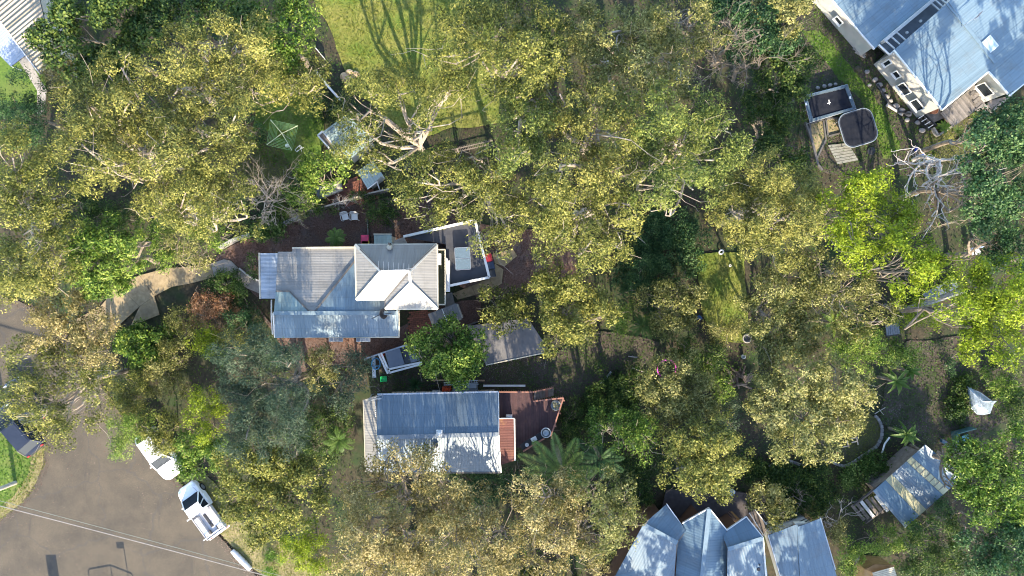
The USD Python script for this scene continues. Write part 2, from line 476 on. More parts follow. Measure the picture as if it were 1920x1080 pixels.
def blade(p0, d, L, w, droop, rng, n=6, fold=0.25, taper=True, width_at=0.35):
    """A strap leaf that leaves p0 along d and droops: a strip folded along its midrib."""
    t = np.linspace(0, 1, n)
    d = np.asarray(d, float) / np.linalg.norm(d)
    mid = p0 + d * (t[:, None] * L) + np.array([0, 0, -1.0]) * (droop * L * t[:, None] ** 2)
    s = np.cross(d, [0, 0, 1.0]); s /= np.linalg.norm(s) + 1e-9
    ww = w * np.where(t < width_at, 0.35 + 0.65 * t / width_at, np.clip((1 - t) / (1 - width_at), 0, 1) ** 0.7)
    l, r = mid + s * ww[:, None] / 2 + [0, 0, 1] * (ww[:, None] * fold), mid - s * ww[:, None] / 2 + [0, 0, 1] * (ww[:, None] * fold)
    v = np.concatenate([l, mid, r])
    f = []
    for i in range(n - 1):
        f += [[i, n + i, n + i + 1], [i, n + i + 1, i + 1], [n + i, 2 * n + i, 2 * n + i + 1], [n + i, 2 * n + i + 1, n + i + 1]]
    return v, np.array(f)


def frond(p0, d, L, droop, rng, pairs=26, leaflet=0.35, lw=0.042, rib=0.015):
    """A feather frond: a drooping rib with leaflets on both sides."""
    n = 9
    t = np.linspace(0, 1, n)[:, None]
    d = np.asarray(d, float) / np.linalg.norm(d)
    line = p0 + d * t * L + np.array([0, 0, -1.0]) * droop * L * t ** 2
    ms = [tube(line, np.linspace(rib, rib * 0.3, n), 4)]
    s = np.cross(d, [0, 0, 1.0]); s /= np.linalg.norm(s) + 1e-9
    q = np.linspace(0.12, 1, pairs)
    pos = np.stack([np.interp(q, t.ravel(), line[:, k]) for k in range(3)], 1)
    tan = np.gradient(pos, axis=0); tan /= np.linalg.norm(tan, axis=1, keepdims=True)
    ll = leaflet * (np.sin(np.pi * np.clip(q * 0.92 + 0.06, 0, 1)) ** 0.6) * L / 2.2
    v, f = [], []
    for sg_ in (-1, 1):
        for i in range(pairs):
            dd = s * sg_ * 0.9 + tan[i] * 0.55 + np.array([0, 0, rng.uniform(-0.35, 0.15)])
            dd /= np.linalg.norm(dd)
            e = pos[i] + dd * ll[i]
            wv = tan[i] * lw
            k = len(v)
            v += [pos[i] - wv * 0.5, pos[i] + dd * ll[i] * 0.5 + wv * 0.7, e, pos[i] + dd * ll[i] * 0.5 - wv * 0.5]
            f += [[k, k + 1, k + 2], [k, k + 2, k + 3]]
    return cat_mesh(ms + [(np.array(v), np.array(f))])


def rosette(name, label, base, top, n, L, leaf, kind="frond", cat="plant", trunk=0.08, droop=0.5, w=0.06, rise=0.5, seed=1, pairs=24, part_name=None, leaflet=0.35, bark=B_GREY, at_z=True, tone=0.5):
    """Palms, tree ferns, agaves: leaves that radiate from one growing point, each leaf a part."""
    rng = np.random.default_rng(seed)
    c = P(base[0], base[1], top)
    root = thing(name, label, cat, (c[0], c[1], 0.0))
    if trunk:
        part(root, "trunk", tube([c * [1, 1, 0], c * [1, 1, 0.5] + [0.03, 0.02, 0], c], [trunk * 1.2, trunk, trunk * 0.9], 8), bark, smooth=True)
    for i in range(n):
        th = i * 2.399963 + rng.uniform(-0.2, 0.2)
        rz = rise * rng.uniform(0.3, 1.5)
        d = np.array([math.cos(th), math.sin(th), rz])
        l = L * rng.uniform(0.8, 1.12)
        m = frond(c, d, l, droop * rng.uniform(0.7, 1.3), rng, pairs, leaflet) if kind == "frond" else blade(c, d, l, w * rng.uniform(0.8, 1.2), droop * rng.uniform(0.6, 1.4), rng)
        tn = np.clip(tone + rng.normal(0, 0.12) + rng.normal(0, 0.06, len(m[0])), 0, 1)
        part(root, part_name or ("frond" if kind == "frond" else "leaf"), m, leaf, tint=tn)
        N_TRI[0] += len(m[1])
    return root


def scatter(poly, n, rng, avoid=None):
    x0, y0, x1, y1 = poly.bounds
    pts = np.empty((0, 2))
    tries = 0
    while len(pts) < n and tries < 40:
        q = rng.uniform([x0, y0], [x1, y1], (int(n * 1.5) + 50, 2))
        ok = shapely.contains_xy(poly, q[:, 0], q[:, 1])
        if avoid is not None:
            ok &= ~shapely.contains_xy(avoid, q[:, 0], q[:, 1])
        pts = np.vstack([pts, q[ok]]); tries += 1
    return pts[:n]

# ------------------------------------------------------------------ ground
def sheet(pts, z, jitter=0.12, step=0.4, seed=1, px=True):
    """A flat patch of ground with an uneven border."""
    q = np.array([P2(*p) for p in pts]) if px else np.array(pts, float)
    ring = sg.LinearRing(q)
    n = max(8, int(ring.length / step))
    s = np.array([ring.interpolate(i / n, normalized=True).coords[0] for i in range(n)])
    if jitter:
        a = meshkit.fbm(np.c_[s * 0.8, np.full(n, seed)], 3, seed) - 0.5
        b = meshkit.fbm(np.c_[s * 0.8, np.full(n, seed + 9)], 3, seed + 9) - 0.5
        s = s + np.c_[a, b] * jitter * 4
    g = sg.Polygon(s).buffer(0)
    g = max(getattr(g, "geoms", [g]), key=lambda k: k.area)
    v, f = trimesh.creation.triangulate_polygon(g, engine="earcut")
    v3 = np.c_[v, np.full(len(v), z)]
    t = trimesh.Trimesh(v3, f, process=False)
    if t.face_normals[:, 2].sum() < 0:
        f = f[:, ::-1]
    return (v3, f), g


gx = np.concatenate([[-260, -160, -100, -70], np.linspace(-50, 50, 168), [70, 100, 160, 260]])
gy = np.concatenate([[-260, -160, -100, -60], np.linspace(-36, 32, 114), [60, 100, 160, 260]])
GX, GY = np.meshgrid(gx, gy)
GZ = -0.16 * meshkit.fbm(np.stack([GX * 0.7, GY * 0.7, GX * 0], -1), 3, 4) - 0.01
nx_, ny_ = len(gx), len(gy)
ii = (np.arange(ny_ - 1)[:, None] * nx_ + np.arange(nx_ - 1)[None]).ravel()
gf = np.vstack([np.c_[ii, ii + 1, ii + nx_ + 1], np.c_[ii, ii + nx_ + 1, ii + nx_]])
M_SOIL = mat("forest_floor", (0.024, 0.022, 0.013), (0.070, 0.056, 0.034), rough=0.95, scale=5.0, detail=8, bump=0.05, c3=(0.022, 0.044, 0.012), scale3=0.5, amt3=0.9, lo=0.3, hi=0.72)
M_GREYSOIL = mat("grey_soil", (0.036, 0.028, 0.021), (0.098, 0.078, 0.060), rough=0.95, scale=7.0, detail=9, bump=0.04, c3=(0.030, 0.042, 0.014), scale3=0.6, amt3=0.85, lo=0.3, hi=0.72)
M_MULCH = mat("red_mulch", (0.075, 0.042, 0.030), (0.190, 0.110, 0.085), rough=0.95, scale=9.0, detail=9, bump=0.04, c3=(0.110, 0.092, 0.085), scale3=0.45, amt3=0.8, lo=0.3, hi=0.7)
M_LAWN = mat("lawn_grass", (0.105, 0.130, 0.016), (0.260, 0.235, 0.065), rough=0.9, scale=3.2, detail=9, bump=0.05, c3=(0.080, 0.145, 0.014), scale3=0.35, amt3=0.85, lo=0.3, hi=0.7)
M_GREEN = mat("green_grass", (0.045, 0.095, 0.010), (0.105, 0.165, 0.022), rough=0.9, scale=5.0, detail=9, bump=0.05, c3=(0.14, 0.13, 0.04), scale3=0.5, amt3=0.45, lo=0.3, hi=0.7)
M_STRAW = mat("dry_grass", (0.170, 0.140, 0.060), (0.320, 0.260, 0.140), rough=0.95, scale=6.0, detail=9, bump=0.04, c3=(0.09, 0.11, 0.03), scale3=0.7, amt3=0.6, lo=0.3, hi=0.7)
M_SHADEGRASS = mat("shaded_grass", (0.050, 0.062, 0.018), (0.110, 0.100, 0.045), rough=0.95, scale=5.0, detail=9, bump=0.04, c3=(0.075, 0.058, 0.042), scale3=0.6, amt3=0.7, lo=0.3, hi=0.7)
solo("ground", None, None, (np.stack([GX, GY, GZ], -1).reshape(-1, 3), gf), M_SOIL, smooth=True, kind="structure")

# asphalt with tar seams, darker patches and pale stone
M_ROAD = usdkit.material(stage, "/World/Looks/asphalt", {
    "g": ("geometry", {}), "n": ("noise_texture", {"scale": 26.0, "detail": 6.0, "roughness": 0.75}), "r": ("rgb_ramp", {"ramp": [(0.25, (0.036, 0.030, 0.022)), (0.52, (0.076, 0.063, 0.046)), (0.80, (0.190, 0.160, 0.118))]}),
    "n2": ("noise_texture", {"scale": 0.45, "detail": 5.0, "roughness": 0.6}), "r2": ("rgb_ramp", {"ramp": [(0.3, (0.66, 0.67, 0.70)), (0.7, (1.2, 1.16, 1.10))]}),
    "mul": ("mix_color", {"blend_type": "multiply", "fac": 1.0, "use_clamp": False}),
    "m3": ("mapping", {"rotation": (0, 0, 0.6), "scale": (0.9, 0.16, 1.0)}), "n3": ("noise_texture", {"scale": 1.0, "detail": 6.0, "roughness": 0.7}), "f3": ("map_range", {"from_min": 0.57, "from_max": 0.72, "to_max": 0.75, "clamp": True}), "x3": ("mix_color", {"b": (0.042, 0.037, 0.033)}),
    "v": ("voronoi_texture", {"feature": "distance_to_edge", "scale": 0.16}), "nv": ("noise_texture", {"scale": 0.8, "detail": 4.0}), "av": ("vector_math", {"math_type": "multiply_add", "vector2": (1.6, 1.6, 0)}),
    "fv": ("map_range", {"from_min": 0.004, "from_max": 0.012, "to_min": 0.5, "to_max": 0.0, "clamp": True}), "xv": ("mix_color", {"b": (0.055, 0.050, 0.046)}),
    "p": ("principled_bsdf", {"roughness": 0.82, "specular_ior_level": 0.35}), "b": ("bump", {"strength": 0.5, "distance": 0.012})},
    [("g.position", "n.vector"), ("n.fac", "r.fac"), ("g.position", "n2.vector"), ("n2.fac", "r2.fac"), ("r.color", "mul.a"), ("r2.color", "mul.b"), ("g.position", "m3.vector"), ("m3.vector", "n3.vector"), ("n3.fac", "f3.value"),
     ("f3.result", "x3.fac"), ("mul.result", "x3.a"), ("g.position", "nv.vector"), ("nv.color", "av.vector1"), ("g.position", "av.vector3"), ("av.vector", "v.vector"), ("v.distance", "fv.value"), ("fv.result", "xv.fac"), ("x3.result", "xv.a"),
     ("xv.result", "p.base_color"), ("n.fac", "b.height"), ("b.normal", "p.normal")], surface="p.BSDF")
ROAD = [(-700, 1500), (-500, 1300), (-200, 1060), (0, 972), (38, 945), (68, 905), (82, 868), (80, 836), (58, 800), (20, 745), (-60, 690), (-300, 640), (-300, 500), (-60, 540), (30, 562), (90, 590), (140, 640), (178, 700), (215, 762), (262, 815), (300, 868), (338, 905), (365, 950), (392, 985), (420, 1015), (455, 1055), (500, 1100), (640, 1260), (760, 1500)]
road_m, road_g = sheet(ROAD, 0.010, 0.03)
solo("road", None, None, road_m, M_ROAD, kind="structure")
verge_m, verge_g = sheet([(-400, 820), (-60, 700), (15, 752), (50, 800), (70, 838), (72, 868), (58, 905), (30, 938), (-10, 966), (-200, 1040), (-500, 1200)], 0.006, 0.05)
solo("verge_lawn", None, None, verge_m, M_GREEN, kind="structure")
straw_m, straw_g = sheet([(-60, 705), (20, 748), (56, 798), (83, 836), (85, 868), (70, 908), (38, 948), (0, 976), (-30, 975), (25, 930), (54, 890), (60, 850), (36, 806), (0, 765)], 0.008, 0.06, 0.3, 3)
solo("verge_edge_strip_ground", None, None, straw_m, M_STRAW, kind="structure")
dirt_m, dirt_g = sheet([(262, 806), (300, 862), (340, 900), (368, 948), (395, 982), (424, 1010), (470, 1062), (540, 1120), (620, 1080), (520, 1010), (450, 975), (400, 900), (330, 830)], 0.005, 0.12, 0.4, 5)
solo("roadside_ground", None, None, dirt_m, M_STRAW, kind="structure")
lawn_m, lawn_g = sheet([(560, -90), (900, -90), (930, 60), (940, 232), (850, 240), (780, 262), (700, 200), (655, 150), (620, 60), (590, 0)], 0.005, 0.12)
solo("back_lawn", None, None, lawn_m, M_LAWN, kind="structure")
lawnb_m, lawnb_g = sheet([(500, 150), (560, 150), (600, 190), (612, 250), (600, 300), (560, 330), (500, 310), (470, 270), (480, 200)], 0.005, 0.12, seed=8)
solo("clothesline_lawn", None, None, lawnb_m, M_GREEN, kind="structure")
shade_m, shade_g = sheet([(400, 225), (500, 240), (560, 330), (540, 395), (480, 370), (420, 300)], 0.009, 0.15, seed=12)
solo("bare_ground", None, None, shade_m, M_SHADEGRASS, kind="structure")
strip_m, strip_g = sheet([(1305, 478), (1395, 470), (1402, 560), (1400, 640), (1340, 640), (1318, 590)], 0.005, 0.1, seed=14)
solo("grass_strip_lawn", None, None, strip_m, M_LAWN, kind="structure")
mulch_m, mulch_g = sheet([(395, 500), (415, 470), (470, 447), (580, 402), (720, 372), (800, 372), (860, 400), (900, 420), (1080, 440), (1080, 520), (960, 560), (900, 560), (760, 470), (520, 472), (487, 560), (440, 520)], 0.005, 0.06)
solo("mulch_ground", None, None, mulch_m, M_MULCH, kind="structure")
mulch2_m, mulch2_g = sheet([(470, 560), (520, 640), (560, 700), (700, 668), (780, 640), (870, 620), (900, 600), (900, 560), (830, 570), (740, 620), (520, 625)], 0.006, 0.08, seed=21)
solo("side_yard_ground", None, None, mulch2_m, M_MULCH, kind="structure")
yard_m, yard_g = sheet([(690, 670), (790, 640), (880, 690), (1040, 660), (1120, 620), (1240, 640), (1200, 700), (1120, 720), (1060, 770), (1000, 745), (940, 730), (700, 745)], 0.007, 0.12, seed=31)
solo("shed_yard_ground", None, None, yard_m, M_GREYSOIL, kind="structure")
yr_m, yr_g = sheet([(1480, 20), (1560, 0), (1680, 130), (1760, 240), (1740, 330), (1640, 330), (1500, 320), (1500, 160)], 0.005, 0.15, seed=33)
solo("trampoline_yard_ground", None, None, yr_m, M_GREYSOIL, kind="structure")
yg_m, yg_g = sheet([(1700, 640), (1800, 630), (1890, 680), (1900, 780), (1800, 840), (1720, 830), (1650, 790), (1660, 720)], 0.005, 0.15, seed=35)
solo("garden_ground", None, None, yg_m, M_GREYSOIL, kind="structure")
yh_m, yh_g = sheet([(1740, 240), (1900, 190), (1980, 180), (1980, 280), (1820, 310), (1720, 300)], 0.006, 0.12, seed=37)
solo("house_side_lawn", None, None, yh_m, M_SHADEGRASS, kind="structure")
tl_m, tl_g = sheet([(-60, 95), (60, 100), (88, 150), (70, 200), (-60, 200)], 0.006, 0.1, seed=38)
solo("corner_lawn", None, None, tl_m, M_GREEN, kind="structure")
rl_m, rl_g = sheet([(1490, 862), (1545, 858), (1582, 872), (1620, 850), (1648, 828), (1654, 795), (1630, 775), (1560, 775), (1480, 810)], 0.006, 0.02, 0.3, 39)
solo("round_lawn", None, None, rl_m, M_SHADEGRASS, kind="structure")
rg_m, rg_g = sheet([(1500, 60), (1540, 60), (1610, 140), (1660, 210), (1690, 280), (1660, 300), (1615, 190), (1560, 130)], 0.009, 0.14, 0.3, 41)
solo("bank_lawn", None, None, rg_m, M_GREEN, kind="structure")

# ------------------------------------------------------------------ paths and paving
M_CONC = mat("old_concrete", (0.23, 0.17, 0.09), (0.33, 0.255, 0.15), rough=0.85, scale=3.5, detail=7, bump=0.008, c3=(0.15, 0.115, 0.075), scale3=0.8, amt3=0.55)
M_CONCG = mat("grey_concrete", (0.24, 0.22, 0.195), (0.34, 0.31, 0.28), rough=0.85, scale=4.0, detail=7, bump=0.008, c3=(0.15, 0.14, 0.12), scale3=0.9, amt3=0.5)


def slabs(name, quads, z0, z1, m, gap=0.02):
    """Cast slabs side by side, each a piece of its own under the path."""
    base = None
    polys = [poly_px(q).buffer(-gap / 2) for q in quads]
    u = shapely.union_all([p.buffer(gap) for p in polys])
    base = solo(name, None, None, prism(u, z0 - 0.05, z1 - 0.015), M_SOIL, kind="structure")
    for i, p in enumerate(polys):
        part(base, "slab", prism(p.buffer(-0.01).buffer(0.01), z0, z1 + 0.004 * (i % 3)), m)
    return base


slabs("driveway", [[(188, 575), (222, 535), (262, 575), (215, 618)], [(222, 535), (262, 516), (290, 555), (262, 575)], [(262, 575), (290, 555), (300, 590), (245, 612)], [(262, 516), (312, 503), (322, 538), (290, 555)],
                   [(312, 503), (350, 500), (356, 532), (322, 538)], [(350, 500), (396, 494), (402, 520), (356, 532)], [(140, 600), (188, 575), (215, 618), (170, 640)]], 0.0, 0.05, M_CONC)
slabs("garden_path", [[(396, 494), (420, 486), (430, 500), (428, 516), (402, 520)], [(420, 486), (434, 489), (449, 504), (436, 518), (428, 516)], [(449, 504), (461, 514), (450, 530), (436, 518)], [(461, 514), (474, 523), (462, 540), (450, 530)],
                      [(474, 523), (488, 528), (488, 551), (462, 540)]], 0.0, 0.07, M_CONCG)
solo("path_edge_kerb", None, None, cat_mesh([beam(P(*a, 0.08), P(*b, 0.08), 0.09, 0.2) for a, b in (((449, 503), (461, 513)), ((461, 513), (474, 522)), ((474, 522), (488, 527)))]), mat("kerb_white", (0.62, 0.6, 0.56), (0.45, 0.43, 0.4)), kind="structure")
slabs("terrace_path", [[(848, 550), (884, 536), (892, 553), (858, 562)], [(884, 536), (918, 522), (926, 541), (892, 553)], [(918, 522), (928, 494), (944, 505), (941, 532), (926, 541)], [(922, 476), (962, 466), (970, 480), (946, 500), (928, 494)]], 0.0, 0.06, M_CONC)
slabs("terrace_step_path", [[(826, 552), (848, 548), (858, 590), (842, 596)]], 0.0, 0.05, M_CONCG)
# brick paving behind the covered couch: rows of single bricks
M_BRICK = [mat(f"red_brick_{k}", c, tuple(x * 0.7 for x in c), rough=0.9, scale=6, bump=0.006) for k, c in (("a", (0.22, 0.085, 0.055)), ("b", (0.27, 0.105, 0.07)), ("c", (0.18, 0.075, 0.055)))]


def paving(name, pts, bl, bw, ang, z, mats, lim=300, seed=3):
    g = poly_px(pts)
    base = solo(name, None, None, prism(g, -0.05, z - 0.02), M_SOIL, kind="structure")
    c = np.array(g.centroid.coords[0]); rng = np.random.default_rng(seed)
    n = 0
    ca, sa = math.cos(ang), math.sin(ang)
    for j in range(-60, 60):
        for i in range(-40, 40):
            u, v = (i + 0.5 * (j % 2)) * bl, j * bw
            p = c + [u * ca - v * sa, u * sa + v * ca]
            if n < lim and g.contains(sg.Point(p)):
                b = box((p[0], p[1], z - 0.04 + rng.uniform(-0.004, 0.004)), (bl - 0.02, bw - 0.02, 0.08), ang + rng.normal(0, 0.01))
                part(base, "brick", b, mats[rng.integers(len(mats))]); n += 1
    return base


paving("brick_paving", [(640, 350), (668, 330), (690, 345), (715, 372), (700, 378), (655, 385), (620, 392), (608, 378)], 0.42, 0.22, 0.35, 0.05, M_BRICK)
paving("brick_path", [(768, 584), (805, 582), (812, 612), (790, 632), (764, 628)], 0.3, 0.15, 0.1, 0.05, M_BRICK)

# ------------------------------------------------------------------ building helpers
M_UNDER = mat("roof_underside", (0.10, 0.095, 0.09), rough=0.9)
M_GUTTER = mat("cream_gutter", (0.50, 0.45, 0.34), (0.42, 0.38, 0.29), rough=0.45)
M_GUTDARK = mat("dark_gutter", (0.12, 0.11, 0.10), rough=0.5)
M_WHITE = mat("white_paint", (0.74, 0.73, 0.70), (0.64, 0.63, 0.60), rough=0.5, scale=2.0, c3=(0.5, 0.48, 0.44), amt3=0.35)
M_WALL = mat("cream_render", (0.55, 0.50, 0.42), (0.46, 0.42, 0.35), rough=0.85, scale=2.0)
M_WALLW = mat("white_render", (0.46, 0.44, 0.41), (0.40, 0.385, 0.36), rough=0.85, scale=1.6, c3=(0.32, 0.40, 0.37), amt3=0.4)
M_TIMBER = mat("weathered_timber", (0.21, 0.175, 0.15), (0.12, 0.10, 0.085), rough=0.85, scale=3.0, stretch=(1, 1, 1), bump=0.006)
M_DECKRED = [mat(f"stained_board_{k}", c, tuple(x * 0.72 for x in c), rough=0.6, scale=3.0, detail=6, bump=0.004) for k, c in (("a", (0.072, 0.034, 0.036)), ("b", (0.060, 0.029, 0.032)), ("c", (0.084, 0.040, 0.040)))]
M_REDWOOD = mat("red_timber_rail", (0.30, 0.14, 0.10), (0.22, 0.10, 0.07), rough=0.6)
M_DARK = mat("dark_metal", (0.03, 0.03, 0.033), rough=0.5)
M_STEEL = mat("galvanised_steel", (0.46, 0.47, 0.48), (0.36, 0.37, 0.38), rough=0.4, metallic=0.7)
GLASS = glass_mat()
M_PANE = usdkit.material(stage, "/World/Looks/dark_pane", {"p": ("principled_bsdf", {"base_color": (0.015, 0.02, 0.025), "roughness": 0.08, "specular_ior_level": 0.2})}, [], surface="p.BSDF")
R_BLUE = roof_mat("grey_steel_roof", (0.150, 0.212, 0.255), (0.116, 0.170, 0.210))
R_H2 = roof_mat("blue_grey_roof", (0.140, 0.188, 0.228), (0.110, 0.150, 0.185), dirt=(0.10, 0.11, 0.11))
R_MID = roof_mat("mid_grey_roof", (0.108, 0.168, 0.218), (0.083, 0.132, 0.177), dirt=(0.10, 0.10, 0.10))
R_CREAM = roof_mat("cream_steel_roof", (0.27, 0.26, 0.24), (0.22, 0.212, 0.20), rough=0.5)
R_GREY = roof_mat("pale_grey_roof", (0.175, 0.172, 0.165), (0.14, 0.138, 0.134))
R_GREEN = roof_mat("green_grey_roof", (0.24, 0.31, 0.30), (0.19, 0.25, 0.24))
R_CLEAR = roof_mat("pale_blue_roof", (0.33, 0.38, 0.44), (0.28, 0.32, 0.37), rib=0.3, bump=0.01)
R_RUST = roof_mat("rusty_roof", (0.16, 0.055, 0.042), (0.085, 0.030, 0.028), rough=0.75, dirt=(0.30, 0.16, 0.06), dirt_amt=0.95)
R_YEL = roof_mat("yellowed_fibreglass", (0.44, 0.40, 0.24), (0.33, 0.31, 0.19), rib=0.12, dirt=(0.2, 0.19, 0.10), dirt_amt=0.6)


def roof(parent, pts, run, m, width=0.76, thick=0.10, gap=0.008, sheets=True, name="roof", lap=0.002):
    """One roof plane. pts: (px, py, z) corners; run: pixel direction of the ribs. An underlay with each sheet laid on it."""
    Q = np.array([P(*p) for p in pts])
    c = Q.mean(0)
    _, _, vt = np.linalg.svd(Q - c)
    n = vt[2] * np.sign(vt[2][2] + 1e-12)
    r = np.array([run[0], -run[1], 0.0]); r = r - n * (r @ n); r /= np.linalg.norm(r)
    u = np.cross(r, n)
    q2 = np.c_[(Q - c) @ u, (Q - c) @ r]
    g = sg.Polygon(q2).buffer(0)

    def lift(gg, h0, h1):
        v, f = prism(gg, h0, h1)
        return (c + v[:, :1] * u + v[:, 1:2] * r + v[:, 2:] * n, f), v[:, :2]

    (m0, _) = lift(g.buffer(-0.02), -thick - 0.01, -0.012)
    base = part(parent, name, m0, M_UNDER)
    if not sheets:
        mm, uv = lift(g, -0.01, 0.0)
        part(base, "roof_sheet", mm, m, uv=uv)
        return base
    x0, y0, x1, y1 = g.bounds
    k = 0
    x = x0
    while x < x1 - 0.02:
        e = min(x + width, x1)
        if x1 - e < 0.15:
            e = x1
        s = g.intersection(sg.box(x + gap / 2, y0 - 1, e - gap / 2, y1 + 1))
        for s1 in getattr(s, "geoms", [s]):
            if s1.geom_type == "Polygon" and s1.area > 0.01:
                mm, uv = lift(s1, -0.01, 0.0 + lap * (k % 2))
                part(base, "roof_sheet", mm, m, uv=uv + [k * 0.37, 0.0])
        x = e; k += 1
    return base


def px_walls(parent, pts, z_eave, z_top, inset, m, z0=-0.1, name="wall"):
    g = poly_px(pts, z_eave).buffer(-inset, join_style=2)
    return part(parent, name, prism(g, z0, z_top), m)


def line_px(parent, name, pts, w, h, m, dz=0.0):
    """Gutters, caps, rails: one bar per leg of a (px, py, z) line."""
    for a, b in zip(pts[:-1], pts[1:]):
        part(parent, name, beam(P(*a) + [0, 0, dz], P(*b) + [0, 0, dz], w, h), m)


# ------------------------------------------------------------------ main house
c0 = P(650, 540)
hs = thing("house", "cream two-storey house with hipped upper roof and low grey roofs beside a dark terrace", "house", c0)
za = 2.75
roof(hs, [(487, 474.5, za), (521.5, 474.5, za + .1), (521.5, 560, za + .1), (488.5, 560, za)], (1, 0), R_CLEAR, 1.45)
line_px(hs, "gutter", [(486.2, 474, za), (487.8, 560.5, za)], 0.11, 0.12, M_GUTTER)
part(hs, "awning_post", tube([P(489, 559, 0), P(489, 559, 2.6)], 0.05, 8), M_WHITE)
part(hs, "awning_post", tube([P(488, 476, 0), P(488, 476, 2.6)], 0.05, 8), M_WHITE)


def zA(y):
    return 3.35 + (y - 466) / 120 * 0.95


A = [(521, 472), (548, 472), (548, 466), (665.5, 465), (665.5, 488), (589, 585.5), (582, 585.5), (542.5, 546), (517, 545.5)]
roof(hs, [(x, y, zA(y) - 0.10) for x, y in A], (1, 0), R_CREAM, 0.62)
roof(hs, [(517, 546.5, zA(546) - 0.02), (542.5, 546.5, zA(546) - 0.02), (581, 586.5, 4.31), (513.5, 586.5, 4.31)], (0, 1), R_GREEN, 0.7)
roof(hs, [(665.5, 489.5, zA(489)), (667, 562.5, zA(562)), (740, 562, zA(562)), (741, 586.5, 4.31), (589.5, 586.5, 4.31)], (0, 1), R_BLUE, 0.72)
roof(hs, [(513.5, 587.5, 4.31), (742, 587.5, 4.31), (741, 562, 4.0), (747, 562, 4.0), (748, 631.5, 3.2), (516.5, 631.5, 3.2)], (0, 1), R_BLUE, 0.76)
line_px(hs, "valley_gutter", [(517, 546, zA(546) + .01), (542.5, 546, zA(546) + .01), (581.5, 586, 4.32)], 0.10, 0.02, M_GUTDARK)
line_px(hs, "valley_gutter", [(665.5, 488.8, zA(489) + .01), (589, 586, 4.32)], 0.12, 0.02, M_GUTDARK)
line_px(hs, "ridge_cap", [(513.5, 587, 4.36), (742, 587, 4.36)], 0.28, 0.05, mat("ridge_blue", (0.19, 0.25, 0.28)))
line_px(hs, "gutter", [(516, 632, 3.15), (748.5, 632, 3.15)], 0.12, 0.12, M_GUTTER)
line_px(hs, "gutter", [(748.5, 582, 3.6), (748.5, 632, 3.18)], 0.10, 0.12, M_GUTTER)
line_px(hs, "gutter", [(548, 465, 3.3), (665, 464, 3.3)], 0.13, 0.14, M_GUTTER)
line_px(hs, "barge_board", [(512.5, 587, 4.25), (515.5, 632, 3.15)], 0.08, 0.16, M_WHITE)
part(hs, "wall", prism(poly_px([(521, 472), (665, 470), (665, 560), (745, 580), (745, 628), (519, 628)], 3.2).buffer(-0.45, join_style=2), -0.1, 3.05), M_WALL)
# upper storey
E, Rg = 5.7, 7.3
TL, TR, BR, BL, IN1, IN2 = (666, 459, E), (819.5, 458, E), (820.4, 579.5, E), (668.3, 562.6, E), (723, 579.5, E), (723, 562.3, E)
RW, RE, RS = (714.4, 509, Rg), (767.5, 509.5, Rg), (770, 531, Rg - 0.05)
roof(hs, [TL, TR, RE, RW], (0, 1), R_GREY, 0.76)
roof(hs, [TL, RW, BL], (1, 0), R_CREAM, 0.62)
roof(hs, [BL, RW, RE, IN2], (0, 1), R_CREAM, 0.76)
roof(hs, [RE, RS, IN1, IN2], (1, 0), R_CREAM, 0.62)
roof(hs, [RS, BR, IN1], (0, 1), R_CREAM, 0.76)
roof(hs, [TR, BR, RS, RE], (1, 0), R_CREAM, 0.62)
for a, b in ((TL, RW), (BL, RW), (TR, RE), (RS, BR), (RS, IN1), (RW, RE), (RE, RS)):
    line_px(hs, "ridge_cap", [a, b], 0.20, 0.05, mat("cream_cap", (0.56, 0.53, 0.44), (0.48, 0.45, 0.37)), dz=0.03)
for a, b in ((TL, RW), (TR, RE)):
    a2, b2 = (a[0], a[1] - 1.2, a[2]), (b[0], b[1] - 3.0, b[2])
    line_px(hs, "flashing", [a2, b2], 0.09, 0.03, M_GUTDARK, dz=0.02)
line_px(hs, "valley_gutter", [(RE[0] - 1, RE[1] + 2, Rg - .02), IN2], 0.10, 0.02, M_GUTDARK, dz=0.02)
for pl in ([TL, TR], [TR, BR], [BR, IN1], [IN2, BL], [BL, TL]):
    line_px(hs, "gutter", pl, 0.13, 0.13, M_GUTTER, dz=-0.04)
line_px(hs, "gutter", [IN1, IN2], 0.13, 0.13, M_GUTDARK, dz=-0.04)
part(hs, "upper_wall", prism(poly_px([TL[:2], TR[:2], BR[:2], IN1[:2], IN2[:2], BL[:2]], E).buffer(-0.45, join_style=2), 3.4, 5.62), M_WALL)
part(hs, "upper_wall", prism(poly_px([(745, 465), (816, 465), (816, 575), (745, 575)], E).buffer(-0.4, join_style=2), -0.1, 3.4), M_WALL)
vp = P(731, 464, 6.0)
vent = part(hs, "roof_vent", lathe([(0, 0.32), (0.12, 0.3), (0.19, 0.2), (0.2, 0.1), (0.15, 0.0), (0.1, -0.15), (0, -0.15)], vp, 16), M_GUTTER, smooth=40)
part(vent, "flue", tube([vp + [0.02, 0.25, -0.2], vp + [0.02, 0.25, 0.5]], 0.07, 10), M_DARK)
ant = P(760, 506, 7.35)
mast = part(hs, "antenna_mast", tube([ant, ant + [0, 0, 1.3]], 0.022, 6), M_STEEL)
part(mast, "antenna_boom", tube([ant + [-1.6, -0.1, 1.25], ant + [0.9, 0.06, 1.25]], 0.016, 6), M_STEEL)
for i in range(8):
    xx = -1.55 + i * 0.33
    part(mast, "antenna_rod", tube([ant + [xx, -0.55 + i * 0.03, 1.26], ant + [xx, 0.55 - i * 0.03, 1.26]], 0.010, 5), M_STEEL)
